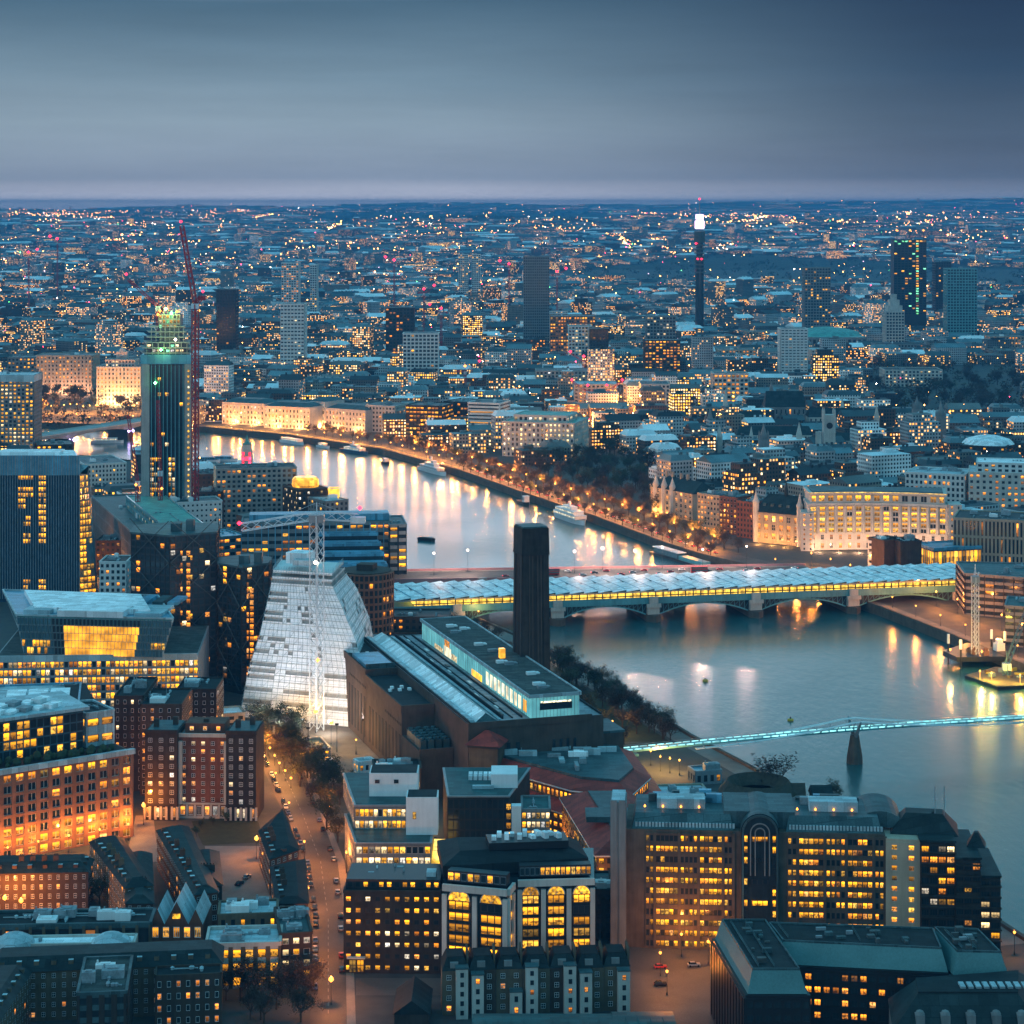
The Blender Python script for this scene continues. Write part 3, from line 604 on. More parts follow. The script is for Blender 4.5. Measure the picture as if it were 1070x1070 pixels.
mb = MB(); fm.box(mb, -30, 4, -3, 3, 6.6, 7.6); fm.box(mb, -34, -22, -7, 7, 0, 7.0); T.part('abutment', mb, ['steel_teal'])
T.done()
# ------------------------------------------------------------------ big buildings on the near (south) side
def boxpart(T, name, poly, z0, z1, m, mt=None, parent=None, label=None):
    mb = MB(); mb.prism(poly, z0, z1, 0, 1 if mt else 0, bottom=True); return T.part(name, mb, [m] + ([mt] if mt else []), parent, label)
def antenna(T, p, z, h, parent=None):
    mb = MB(); mb.bar((p[0], p[1], z), (p[0], p[1], z + h), .14, 0, 5); mb.bar((p[0] - .8, p[1], z + h * .7), (p[0] + .8, p[1], z + h * .7), .08); T.part('mast', mb, ['metal_grey'], parent)

# --- museum: long brick power station with glass roof box, and its chimney
ta = Fr((9, 879), (9 + .954 * 60, 879 + .30 * 60))              # s to the right (river), v away from camera
T = Thing('museum', 'long brown brick power station museum with glowing glass box along its roof', 'museum', ta(-10, 90)); 
HEROES.append([ta(-60, -8), ta(40, -8), ta(40, 200), ta(-60, 200)])
def slit(mb, s0, s1, v, z0, z1, k, m=1):                        # tall dark slots between brick ribs on the end walls
    w = (s1 - s0) / k
    for i in range(k): ta.box(mb, s0 + (i + .3) * w, s0 + (i + .7) * w, v - .15, v + .05, z0, z1, m)
mb = MB(); ta.box(mb, -27, 31, 3, 186, 0, 34.4, 0)
slit(mb, -16, -4, 3, 6, 26, 3); slit(mb, 8, 20, 3, 6, 26, 4)
for (a, b) in ((-27, -18), (-18, 4), (4, 26)): ta.box(mb, a, b, 2.7, 3.4, 32.5, 35.2, 0)
for k in range(9): ta.box(mb, 30.9, 31.25, 14 + k * 19, 26 + k * 19, 5, 27, 1)
wall = T.part('wall', mb, ['brick_tate', 'glass_dark'])
mb = MB(); ta.box(mb, -26.5, 30.5, 3.6, 185.5, 34.45, 34.6, 0); ta.box(mb, -26.5, -25.9, 3.6, 185, 34.6, 35.4, 1); ta.box(mb, 29.8, 30.5, 3.6, 185, 34.6, 35.4, 1); ta.box(mb, -11.2, -10.6, 8, 184, 34.62, 36.0, 1); ta.box(mb, -3, -2.4, 8, 184, 34.62, 35.4, 1)
ta.box(mb, -7, -6.5, 8, 184, 34.62, 35.1, 1)
rf = T.part('roof', mb, ['roof_felt', 'roof_dark'])
mb = MB()
for k in range(14): ta.box(mb, -10 + (k % 3) * 2.2, -8.6 + (k % 3) * 2.2, 14 + k * 12, 19 + k * 12, 34.63, 35.0, k % 2)
T.part('roof_hatch', mb, ['roof_lead', 'paint_white'], rf)
mb = MB()                                                       # the turbine hall's ridge of white glass
A = [ta(-23, 6, 34.65), ta(-14, 6, 34.65), ta(-14, 184, 34.65), ta(-23, 184, 34.65)]; E, Fp = ta(-18.2, 8, 37.6), ta(-18.2, 182, 37.6)
mb.face([A[0], A[1], E], 1); mb.face([A[1], A[2], Fp, E], 1); mb.face([A[2], A[3], Fp], 1); mb.face([A[3], A[0], E, Fp], 0)
for k in range(40): mb.bar(ta(-14, 8 + k * 4.4, 34.75), ta(-18.2, 9 + k * 4.3, 37.65), .12, 0)
T.part('skylight', mb, ['roof_white', 'roof_lead'], rf)
mb = MB(); ta.box(mb, -25.6, -23.6, 6, 184, 34.63, 35.6, 0); ta.box(mb, -13.4, -12.2, 6, 184, 34.63, 35.2, 0); T.part('roof_gutter', mb, ['roof_pale'], rf)
mb = MB(); ta.box(mb, -.5, 20.6, 3.5, 173, 35.2, 43.5, 0)       # glass box
lb = T.part('glass_box', mb, ['glass_glow'])
mb = MB(); ta.box(mb, -1.2, 21.2, 3.0, 173.8, 43.51, 44.4, 0); T.part('roof_deck', mb, ['roof_gravel'], lb)
mb = MB()
for x in (-1.4, 20.8): ta.box(mb, x, x + .6, 2.9, 173.9, 43.4, 44.9, 0)
for v in (2.8, 173.5): ta.box(mb, -1.4, 21.4, v, v + .5, 43.4, 44.8, 0)
for k in range(58): ta.box(mb, -.62, -.5, 5 + k * 2.9, 5.2 + k * 2.9, 35.2, 43.4, 0)
for k in range(14): ta.box(mb, .5 + k * 1.5, .62 + k * 1.5, 3.35, 3.5, 35.2, 43.4, 0)
T.part('roof_edge', mb, ['roof_pale'], lb)
mb = MB(); ta.box(mb, 3.5, 17.5, 3.3, 3.4, 38.2, 41.0, 0); T.part('dark_window', mb, ['glass_dark'], lb)
mb = MB(); ta.box(mb, 4, 17, 3.2, 3.28, 41.05, 41.7, 0); T.part('lit_window', mb, ['lit_white'], lb)
for v0, v1, z0, z1, m in [(8, 13, 36.4, 41.2, 'glow_gold')] + [(16 + k * 5.8, 19.6 + k * 5.8, 36, 41.5, 'glow_white') for k in range(9)] + [(72, 88, 35.3, 38.2, 'glow_gold'), (112, 121, 35.6, 38.4, 'lit_white'), (122, 134, 35.4, 39.8, 'glow_white'), (124, 133, 39.9, 43, 'lit_amber'), (136, 150, 35.4, 37.6, 'lit_white')]:
    mb = MB(); ta.box(mb, -.58, -.52, v0, v1, z0, z1, 0); T.part('lit_window', mb, [m], lb)
for x, v in ((9, 14), (9, 20), (10, 62), (7, 66), (11, 90), (9, 105), (6, 136), (12, 142), (8, 150), (13, 40)):
    mb = MB(); ta.box(mb, x - 3 + R.random(), x + 1, v, v + 2.5, 44.41, 45.6, 0); ta.box(mb, x + 1.4, x + 3, v + 1, v + 4, 44.41, 45.0, 0); T.part('roof_vent', mb, [R.choice(['paint_white', 'plant_grey'])], lb)
mb = MB(); ta.box(mb, 9, 11.4, 76, 78.5, 44.41, 48.6, 0); T.part('lit_hatch', mb, ['glow_gold'], lb)
for (s0, s1, v0, v1, h) in ((-41.5, -27.2, 54, 118, 31), (-41.5, -27.2, 118.2, 186, 33.2)):  # southern switch house wing
    mb = MB(); ta.box(mb, s0, s1, v0, v1, 0, h, 0); ta.box(mb, s0 - .4, s1, v0 - .4, v0 + .4, h - 2.2, h + 1.0, 0); ta.box(mb, s0 - .4, s0 + .4, v0, v1, h - 2.2, h + 1.0, 0)
    for k in range(int((v1 - v0) / 6)):
        ta.box(mb, s0 - .12, s0 + .02, v0 + 2 + k * 6, v0 + 4.6 + k * 6, 3, h - 12, 1); ta.box(mb, s0 - .14, s0 + .02, v0 + 1 + k * 3, v0 + 2 + k * 3, h - 8, h - 7, 1)
    w2 = T.part('wing', mb, ['brick_tate', 'brick_dark']); mb = MB(); ta.box(mb, s0 + .6, s1 - .6, v0 + .6, v1 - .6, h + .02, h + .2, 0)
    for k in range(5): ta.box(mb, s0 + 2 + k * 2.2, s0 + 3.4 + k * 2.2, v0 + 30 + (k % 2) * 5, v0 + 32 + (k % 2) * 5, h + .2, h + 1.2, 1)
    T.part('roof', mb, ['roof_dark', 'roof_white'], w2)
mb = MB(); ta.box(mb, -40.5, -28, 121, 150, 33.5, 35.2, 0); ta.box(mb, -41, -27.6, 120.4, 120.9, 33.5, 36, 1); T.part('blue_roof', mb, ['roof_blue', 'roof_lead'])
mb = MB(); ta.box(mb, -41.5, -27.3, 24, 53.5, 0, 19.5, 0); ta.box(mb, -41.9, -27.3, 23.6, 24.2, 17.5, 20.6, 0); T.part('annexe', mb, ['brick_tate'])
for k in range(4):
    mb = MB(); ta.box(mb, -40.5 + k * 3.3, -38 + k * 3.3, 27, 50, 19.55, 23.3, 0)
    for j in range(5): mb.lathe(ta(-39.25 + k * 3.3, 29 + j * 4.6, 23.3), [(1.1, 0), (1.1, .7), (.8, .8)], 8)
    T.part('cooling_unit', mb, ['roof_lead'])
mb = MB(); ta.box(mb, 31.2, 41, 6, 26, 0, 26, 0); ta.box(mb, 30.9, 41.4, 5.6, 26.4, 26.01, 27, 1); T.part('annexe', mb, ['brick_tate', 'roof_lead'])
T.done()
cx_, cy_ = 8.6, 966; tb = lambda k: rectp((cx_ - k * .954 + k * .3, cy_ - k * .3 - k * .954), (cx_ + k * .954 + k * .3, cy_ + k * .3 - k * .954), 2 * k)
T = Thing('chimney', 'tall square dark brick chimney beside the river, taller than all around it', 'chimney', (cx_, cy_, 0)); HEROES.append(tb(14))
mb = MB(); mb.frus(tb(6.7), 0, tb(5.8), 94)
for q in range(4):
    p0, p1 = tb(6.7), tb(5.8)
    for t0, t1 in ((.0, .2), (.8, 1.0)):
        a, b = lerp(p0[q], p0[(q + 1) % 4], t0), lerp(p0[q], p0[(q + 1) % 4], t1); c, d = lerp(p1[q], p1[(q + 1) % 4], t1), lerp(p1[q], p1[(q + 1) % 4], t0); u, _ = unit(p0[q], p0[(q + 1) % 4]); o = (u[1] * .45, -u[0] * .45)
        A, B, C, D = [(a[0] + o[0], a[1] + o[1], 0), (b[0] + o[0], b[1] + o[1], 0), (c[0] + o[0], c[1] + o[1], 93.8), (d[0] + o[0], d[1] + o[1], 93.8)]
        mb.face([A, B, C, D]); mb.face([B, (b[0], b[1], 0), (c[0], c[1], 93.8), C]); mb.face([(a[0], a[1], 0), A, D, (d[0], d[1], 93.8)]); mb.face([D, C, (c[0], c[1], 93.8), (d[0], d[1], 93.8)])
T.part('shaft', mb, ['brick_dark'])
for q in range(4):
    mb = MB(); p0, p1 = tb(6.7), tb(5.8); a, b = lerp(p0[q], p0[(q + 1) % 4], .485), lerp(p0[q], p0[(q + 1) % 4], .515); c, d = lerp(p1[q], p1[(q + 1) % 4], .515), lerp(p1[q], p1[(q + 1) % 4], .485); u, _ = unit(p0[q], p0[(q + 1) % 4]); o = (u[1] * .12, -u[0] * .12)
    mb.face([(a[0] + o[0], a[1] + o[1], 4), (b[0] + o[0], b[1] + o[1], 4), (c[0] + o[0], c[1] + o[1], 86), (d[0] + o[0], d[1] + o[1], 86)])
    for t_ in (.27, .4, .6, .73): a, d = lerp(p0[q], p0[(q + 1) % 4], t_), lerp(p1[q], p1[(q + 1) % 4], t_); mb.bar((a[0], a[1], 0), (d[0], d[1], 90), .32, 1)
    T.part('brick_rib', mb, ['paint_black', 'brick_tate'])
mb = MB(); mb.frus(tb(6.4), 89.5, tb(6.2), 101); mb.prism(tb(6.6), 89.0, 90.0); T.part('cap', mb, ['brick_dark'])
mb = MB(); mb.prism(tb(5.7), 101.02, 101.6); T.part('cap_deck', mb, ['roof_lead']); T.done()

# --- white wrapped tower extension (under construction), twisted pyramid
B0 = [G(258, 744), G(352, 764), G(388, 752), G(392, 700), G(280, 690)]
def q2(p): return (p[0], p[1])
T = Thing('wrapped_tower', 'white sheeted twisted pyramid tower under construction beside the brick museum', 'building', mid([q2(p) for p in B0]))
lev = [(z_, [(x_ - (9 if i_ in (0, 3) else 7.5), y_) for i_, (x_, y_) in enumerate(p_)]) for z_, p_ in [(0, [(-121, 1033), (-60, 1010), (-60, 1086), (-121, 1095)]), (22, [(-117, 1035), (-60.5, 1013), (-61, 1085), (-116, 1093)]), (38, [(-112, 1038), (-66, 1020), (-64, 1083), (-112, 1090)]), (54, [(-108.5, 1042), (-74, 1029), (-70, 1078), (-108, 1084)]), (62, [(-107, 1044), (-78.5, 1034), (-75, 1072), (-106, 1080)]), (70, [(-106, 1046), (-79, 1037), (-76.5, 1070), (-105.5, 1078)])]]
HEROES.append([(-134, 1005), (-55, 1000), (-55, 1095), (-134, 1100)])
def lv(z):
    for (z0, a), (z1, b) in zip(lev, lev[1:]):
        if z0 <= z <= z1: t = (z - z0) / (z1 - z0); return [lerp(p, q, t) for p, q in zip(a, b)]
mb = MB(); nl = 24
for k in range(nl - 2):
    z0, z1 = 70 * k / nl, 70 * (k + 1) / nl; mb.frus(inset(lv(z0), .6), z0, inset(lv(z1), .6), z1)
T.part('core', mb, ['concrete'])
sh = MB(); sc_ = MB(); fl = MB()
for k in range(nl):
    z0, z1 = 70 * k / nl, 70 * (k + 1) / nl; p0, p1 = lv(z0), lv(z1)
    fl.prism(inset(p0, -.1), z0 - .25, z0 + .25, bottom=True)
    for q in range(4):
        a, b, c, d = p0[q], p0[(q + 1) % 4], p1[(q + 1) % 4], p1[q]
        if facing(a, b) < -.2: continue
        nseg = 22 if q in (0,) else 14
        for i in range(nseg):
            t0, t1 = i / nseg, (i + 1) / nseg
            P = [(*lerp(a, b, t0), z0), (*lerp(a, b, t1), z0), (*lerp(d, c, t1), z1), (*lerp(d, c, t0), z1)]
            hole = k >= nl - 3 or (q == 0 and k in (6, 8, 10, 12) and i < 5 and R.random() < .9) or (q == 0 and k in (2, 4, 7) and i % 7 < 5 and i < 19) or (q == 0 and k in (15, 16) and (i < 5 or 9 < i < 13)) or (q == 0 and k in (18, 19) and i < 6) or (k > 9 and R.random() < .05)
            if hole:
                m0 = [((p[0] * .3 + P[j][0] * .7), p[1] * .3 + P[j][1] * .7, P[j][2]) for j, p in enumerate([P[3], P[2], P[1], P[0]])]
                sh.face([P[0], P[1], (P[1][0], P[1][1], z0 + .9), (P[0][0], P[0][1], z0 + .9)], 0)
            else: sh.face(P, 0)
            u, _ = unit(a, b); o = (u[1] * .35, -u[0] * .35)
            sc_.bar((P[0][0] + o[0], P[0][1] + o[1], z0), (P[3][0] + o[0], P[3][1] + o[1], z1), .09, 0, 3)
            if (i + k) % 4 == 0: sc_.bar((P[0][0] + o[0], P[0][1] + o[1], z0), (P[2][0] + o[0], P[2][1] + o[1], z1), .07, 0, 3)
        u, _ = unit(a, b); o = (u[1] * .35, -u[0] * .35)
        for zz in (z0 + .1, z0 + 1.2): sc_.bar((a[0] + o[0], a[1] + o[1], zz), (b[0] + o[0], b[1] + o[1], zz), .07, 0, 3)
T.part('sheeting', sh, ['sheeting']); T.part('scaffolding', sc_, ['roof_pale']); T.part('floor_slab', fl, ['concrete_white'])
mb = MB(); mb.prism(rectp((-110, 1052), (-100, 1048), 10), 70.2, 75.5); T.part('roof_hut', mb, ['roof_white'])
mb = MB(); mb.prism(rectp((-106, 1045), (-96, 1042), 7), 70.2, 73); T.part('roof_hut', mb, ['roof_pale'])
for i, (x, y, hgt, w) in enumerate(((262, 772, 10, 18000), (290, 786, 12, 20000), (322, 790, 12, 20000), (352, 786, 12, 20000), (380, 776, 10, 16000))):
    p = G(x, y, 0); mb = MB(); mb.bar((p.x, p.y, 0), (p.x, p.y, hgt), .16, 0, 6); mb.cbox((p.x, p.y), 1.6, .5, hgt, hgt + .9); fl_ = T.part('floodlight_mast', mb, ['metal_dark'])
    l = bpy.data.lights.new('lamp_light', 'SPOT'); l.energy = w; l.spot_size = math.radians(88); l.spot_blend = .8; l.color = (.80, .88, 1.0); l.shadow_soft_size = .8; l.specular_factor = .1
    lo = bpy.data.objects.new('lamp_light', l); COL.objects.link(lo); lo.parent = fl_; lo.location = (p.x - T.L[0], p.y + .9 - T.L[1], hgt + .5); lo.rotation_euler = (Vector((-98 + (i - 2) * 9, 1050, 34)) - Vector((p.x, p.y, hgt))).to_track_quat('-Z', 'Y').to_euler()
for (x, y, z, w) in ((345, 752, 5, 4000), (318, 615, 56, 1500), (338, 655, 38, 1500), (380, 745, 10, 4000)):
    p = G(x, y, z); mb = MB(); mb.lathe((p.x, p.y - 6, z), [(.1, 0), (.5, .4), (.5, .9), (.1, 1.3)], 6); l = T.part('work_light', mb, ['lamp_white']); light(l, (p.x - T.L[0], p.y - 8 - T.L[1], z + .5), (1, .85, .7), w, 1)
T.done()
# --- small round brown office behind it
T = Thing('office_building', 'small brown rounded office with square lit windows behind the wrapped tower', 'office', (-78, 1180, 0)); mb = MB(); pts = [(-80 + 15 * math.cos(a), 1185 + 15 * math.sin(a)) for a in [math.radians(d) for d in range(-170, 190, 20)]]
mb.prism(pts, 0, 44)
for a, b in zip(pts, pts[1:] + pts[:1]):
    if facing(a, b) > 0: fac(T, mb, a, b, 4, 44, 2, 10, .7, .7, .12, 'o', 'b', proud=.5)
T.part('wall', mb, ['brick_orange']); mb = MB(); mb.prism(inset(pts, 1), 44.02, 44.6); mb.prism([(-85, 1182), (-76, 1180), (-74, 1188), (-83, 1190)], 44.6, 48); T.part('roof', mb, ['brick_brown']); T.done(); HEROES.append(pts)

# --- glass residential pavilions with diagonal bracing
def pavilion(label, px0, px1, pyb, h, dpt):
    a, b = G(px0, pyb), G(px1, pyb); w = b.x - a.x
    poly = [(a.x, a.y + 8), (a.x + w * .5, a.y - 3), (b.x, b.y + 9), (b.x - w * .04, b.y + dpt), (a.x + w * .45, b.y + dpt + 10), (a.x - 2, b.y + dpt - 3)]
    T = Thing('apartment_tower', label, 'tower', mid(poly)); HEROES.append(poly); mb = MB(); mb.prism(poly, 0, h)
    for i in range(6):
        p, q = poly[i], poly[(i + 1) % 6]
        if facing(p, q) < .05: continue
        fac(T, mb, p, q, 3, h, max(2, round(math.dist(p, q) / 3.2)), round(h / 3.4), .84, .8, lambda i, j: .25 if i % 4 == 1 else .08, 'ooyw', 'b', proud=.25)
    T.part('wall', mb, ['metal_dark'])
    for i in range(6):
        p, q = poly[i], poly[(i + 1) % 6]
        if facing(p, q) < .05: continue
        u, L = unit(p, q); o = (u[1] * 1.1, -u[0] * 1.1); mb = MB(); m_ = (lerp(p, q, .5)[0] + o[0], lerp(p, q, .5)[1] + o[1]); P, Q = (p[0] + o[0], p[1] + o[1]), (q[0] + o[0], q[1] + o[1]); st = 21
        for z in range(2, int(h) - 12, st):
            mb.bar((*P, z), (*m_, z + st * .5), .26); mb.bar((*m_, z + st * .5), (*Q, z), .26); mb.bar((*P, z + st), (*m_, z + st * .5), .26); mb.bar((*m_, z + st * .5), (*Q, z + st), .26)
        T.part('bracing', mb, ['plant_dark'])
    mb = MB(); mb.prism(inset(poly, -.6), h + .01, h + .9); r = T.part('roof', mb, ['roof_lead'])
    c = mid(poly); mb = MB(); mb.cbox((c[0] + w * .05, c[1] - 10), 5, 5, h + .92, h + 5); mb.cbox((c[0] + w * .05 + 7, c[1] - 9), 4, 5, h + .92, h + 6.5); T.part('lift_motor_room', mb, ['roof_lead'], r)
    mb = MB(); mb.prism(rectp((lerp(poly[1], poly[2], .35)[0], poly[1][1] + 1), (lerp(poly[1], poly[2], .35)[0] + 5, poly[1][1] + 1), .5), 0, h - 2)
    for z in range(4, int(h) - 6, 3): T.win.append(((a.x + w * .72, poly[1][1] - 1.0, z), 0, 2.0, 2.5, ('o' if R.random() < .85 else 'd') + 'b1')); T.win.append(((a.x + w * .64, poly[1][1] - 1.0, z), 0, 1.0, 2.5, ('o' if R.random() < .5 else 'd') + 'b1'))
    T.done()
pavilion('dark glass apartment tower with diagonal bracing and orange lit lift shaft, the taller of two', 134, 223, 722, 78, 34)
pavilion('lower dark braced glass apartment tower, right beside the white wrapped tower', 226, 279, 724, 63, 26)

# --- residential tower under construction, with crown of bare floors
T = Thing('high_rise', 'tall dark green glass tower still building with bare floors at its top', 'tower', (-240, 1500, 0)); X0, X1, YF = -255.5, -222.5, 1500
poly = [(X0, YF), (X1, YF), (X1 - 3, YF + 30), (X0 - 6, YF + 24)]; HEROES.append(inset(poly, -3)); mb = MB(); mb.prism(poly, 0, 133)
mb.box2((X0 - 1.5, YF - .6), (1, 0), 5.6, 6, 0, 134, 1); mb.box2((X1 - 4.6, YF - .6), (1, 0), 4.6, 4, 0, 134, 1)
for k in range(9): mb.box2((X0 + 5.2 + k * 2.75, YF - .5), (1, 0), .5, .5, 0, 134, 2)
fac(T, mb, (X0 + 4.6, YF), (X1 - 5.6, YF), 0, 132, 9, 38, .9, .8, lambda i, j: .8 if 11 < j < 20 and (i < 3 or i in (5, 6)) else (.9 if j == 22 and i in (0, 1, 4) else .03), 'yyw', 'b', proud=.1)
T.part('wall', mb, ['glass_dark', 'concrete', 'steel_teal'])
for j in range(34):
    mb = MB(); mb.lathe((X1 - 1.8, YF - 1.2, 3 + j * 3.8), [(.1, 0), (.75, .5), (.75, 1.2), (.1, 1.7)], 5); T.part('bulkhead_light', mb, ['lit_yellow' if j % 5 else 'lit_white'])
mb = MB()
for k in range(8): mb.prism(inset(poly, -.6 if k < 4 else 1.5 + (k - 4) * 1.1), 134 + k * 3.6, 134.6 + k * 3.6, bottom=True)
for k in range(7):
    for i in range(8):
        x = X0 + 2 + i * (X1 - X0 - 5) / 7; mb.bar((x if k < 4 else x * .8 - 240 * .2, YF + 1 + (k > 3) * 3, 134.6 + k * 3.6), (x if k < 4 else x * .8 - 240 * .2, YF + 1 + (k > 3) * 3, 137.6 + k * 3.6), .35)
T.part('bare_floor', mb, ['concrete'])
mb = MB(); mb.prism(inset(poly, 2.0), 133.9, 148); T.part('inner_core', mb, ['glass_dark'])
mb = MB(); mb.prism([(X0 - 2, YF - .9), (X1 + 1, YF - .9), (X1 + 1, YF - .5), (X0 - 2, YF - .5)], 134, 140.5); T.part('sheeting', mb, ['roof_blue'])
mb = MB(); mb.prism([(-246, YF + 6), (-231, YF + 6), (-231, YF + 18), (-246, YF + 18)], 134, 168)
for i in range(6): mb.bar((-245 + i * 2.7, YF + 6, 168), (-245 + i * 2.7, YF + 6, 171 + (i % 3)), .25)
fac(T, mb, (-246, YF + 6), (-231, YF + 6), 158, 168, 6, 3, .7, .7, .8, 'wyg', 'b', proud=.3)
for z_ in (137, 141.5, 145): fac(T, mb, (X0 + 2, YF + 1.5), (X1 - 2, YF + 1.5), z_, z_ + 3, 9, 1, .8, .6, .35, 'wg', 'b', proud=0)
T.part('concrete_core', mb, ['stone_grey'])
for x, z, m in ((-245, 169.5, 'lamp_amber'), (-241, 171, 'lamp_green'), (-237, 168, 'lamp_green'), (-233, 169, 'lamp_amber'), (-247, 120, 'lamp_green'), (-233, 150, 'lamp_white'), (-243, 143, 'lamp_green')):
    mb = MB(); mb.lathe((x, YF + 5 - (8 if z < 155 else 0), z), [(.1, 0), (1.2, 1), (.1, 2.1)], 5); l = T.part('work_light', mb, [m])
    if z > 140: light(l, (x - T.L[0], YF + (2 if z > 155 else -8) - T.L[1], z + 1), (.75, 1, .3), 1800)
T.done()
# --- dark blue office slab with pale fins and crystal side
a, b = G(-40, 629), G(83, 629); T = Thing('office_tower', 'dark blue office tower with thin pale fins and golden lit crystal side', 'office', (-290, 1340, 0)); YF = a.y; h = 89
poly = [(a.x, YF), (b.x, YF), (b.x - 10, YF + 38), (a.x, YF + 38)]; HEROES.append(inset(poly, -14)); mb = MB(); mb.prism(poly, 0, h); n = 46; w = b.x - a.x
for k in range(n + 1): mb.box2((a.x + k * w / n - .15, YF - .7), (1, 0), .32, .7, 2, h - (11 if True else 0), 1)
mb.box2((a.x, YF - .72), (1, 0), w + .3, .7, h - 11, h + 1.2, 2)
for k in range(n + 1): mb.box2((a.x + k * w / n - .2, YF - .95), (1, 0), .5 if k % 3 else .9, .2, h - 11, h + 1.3, 1)
T.part('wall', mb, ['glass_blue', 'plant_grey', 'roof_blue'])
for j in range(21):
    z = 4 + j * 3.55
    for k in range(15, 46):
        x = a.x + (k + .5) * w / n; px = PX((x, YF))
        on = (41 < px < 47 and (j > 8 or j < 3)) or (19 < px < 34 and (j in (20, 18, 17) or (j in (15, 16) and px < 28))) or (24 < px < 31 and (j < 3 or j in (9, 10, 12, 13)))
        if on and R.random() < .9: T.win.append(((x, YF - .05, z + 1.5), 0, w / n * .75, 2.7, 'yb1'))
mb = MB(); q = [(b.x + .3, YF - .5, 0), (b.x + 10, YF + 9, 0), (b.x + 4, YF + 9, h * .93), (b.x + .3, YF, h - 10)]
mb.face([q[0], (b.x + 9.5, YF + 6, 0), (b.x + 3.6, YF + 6, h - 11), q[3]], 0); mb.face([(b.x + 9.5, YF + 6, 0), q[1], q[2], (b.x + 3.6, YF + 6, h - 11)], 0); mb.face([q[0], q[3], q[2], (b.x - 5, YF + 20, h * .93), (b.x - 5, YF + 20, 0)], 0); mb.face([q[1], (b.x - 5, YF + 20, 0), (b.x - 5, YF + 20, h * .93), q[2]], 0); T.part('crystal_wall', mb, ['glass_cyan'])
for j in range(20):
    for k in range(4):
        if R.random() < .93 and not (j > 5 and j < 9 and k > 1): 
            t = (j + .5) / 20; xr = 9.2 * (1 - t) + 3.4 * t; x = b.x + .5 + (k + .5) * xr / 4; y = YF - .6 + 6.2 * (k + .5) / 4; T.win.append(((x, y - .35, (h - 11) * t), math.atan2(6.2, xr), xr / 4 * 1.1, 3.2, 'yb1'))
mb = MB(); mb.prism(inset(poly, 1), h + .02, h + .3); mb.prism(rectp((a.x + 20, YF + 8), (b.x - 14, YF + 8), 16), h + .3, h + 2.4, 0); T.part('roof', mb, ['roof_white']); T.done()
# --- television style tower with a gold lit grid
a = G(-30, 393, 82); b = G(35, 393, 82)
T = block('office_tower', 'square tower with gold lit window grid at the far left edge', 'office', rectp(a, b, 34), 82, wall='stone_grey', bay=3.9, fh=3.7, ww=.6, wh=.6, lit=.78, pane='yyw', proud=.6, roof='roof_lead', plant=3, done=False)
mb = MB(); mb.prism(inset(rectp(a, b, 34), -.7), 76.5, 82.8); T.part('crown', mb, ['roof_pale']); T.done()
# --- wide glass hall block on lit office plinth
a, b = G(-6, 688, 33), G(207, 685, 33); pl_ = rectp(a, b, 72); T = Thing('office_building', 'broad glass headquarters with orange lit atrium on a golden office plinth', 'office', mid(pl_)); HEROES.append(pl_)
mb = MB(); mb.prism(pl_, 0, 33); u, L = unit(a, b); fac(T, mb, pl_[0], pl_[1], 2, 31.5, 44, 8, .86, .8, .88, 'yyyow', 'm', proud=.25); mb.box2((a.x, a.y - .9), u, L, 1.0, 31.2, 34.2, 1); T.part('plinth', mb, ['metal_grey', 'roof_pale'])
mb = MB(); mb.prism(inset(pl_, .8), 33.02, 33.3); T.part('terrace', mb, ['roof_gravel'])
up = [G(17, 643, 52), G(181, 647, 52), G(165, 623, 52), G(3, 617, 52)]; up = [(p.x, p.y) for p in up]; lo_ = [lerp(up[0], (up[0][0] + 3, up[0][1] + 4), 1), (up[1][0] - 6, up[1][1] + 4), up[2], (up[3][0] + 8, up[3][1])]
mb = MB(); mb.frus(lo_, 33.3, up, 52, 0, 1); T.part('glass_hall', mb, ['glass_teal', 'roof_blue'])
u, L = unit(lo_[0], lo_[1]); ang = math.atan2(u[1], u[0])
for i in range(40):
    for j in range(5):
        t = (j + .5) / 5; p, q = lerp(lo_[0], up[0], t), lerp(lo_[1], up[1], t); c = lerp(p, q, (i + .5) / 40); f = (i + .5) / 40
        k = 'h' if .31 < f < .80 and j < 4 else ('y' if (f < .20 and j < 2 and R.random() < .75) or (f > .9 and j == 1) else ('c' if f < .22 or f > .8 else 'd'))
        T.win.append(((c[0] + u[1] * .35, c[1] - u[0] * .35, 33.3 + 18 * t), ang, L / 40 * (1.06 if k == 'h' else .85), 3.6 * (1.04 if k == 'h' else .9), k + 'm1'))
mb = MB(); mb.prism(inset(up, 9), 52.02, 54.5, 0); rr = T.part('roof_hall', mb, ['roof_white'])
uu, LL = unit(up[0], up[1]); ff = Fr(up[0], up[1])
mb = MB(); ff.box(mb, 20, LL - 24, -.5, 16, 52.05, 54.9); T.part('roof_canopy', mb, ['roof_white'])
mb = MB(); ff.box(mb, 2, 15, 4, 22, 52.05, 54.0); T.part('roof_panel', mb, ['roof_pale']); mb = MB(); ff.box(mb, LL - 20, LL - 7, 4, 26, 52.05, 53.6); T.part('roof_panel', mb, ['roof_pale'])
mb = MB()
for i in range(9): ff.box(mb, 3 + i * 7.5, 8 + i * 7.5, 34, 52, 52.05, 53.4, i % 2)
T.part('roof_panel', mb, ['roof_blue', 'roof_lead'])
mb = MB()
for i in range(4): p, q = up[i], up[(i + 1) % 4]; mb.bar((*p, 52.3), (*q, 52.3), .6)
for i in range(4): mb.bar((*lo_[i], 33.3), (*up[i], 52.3), .5)
T.part('hall_frame', mb, ['roof_pale']); T.done()
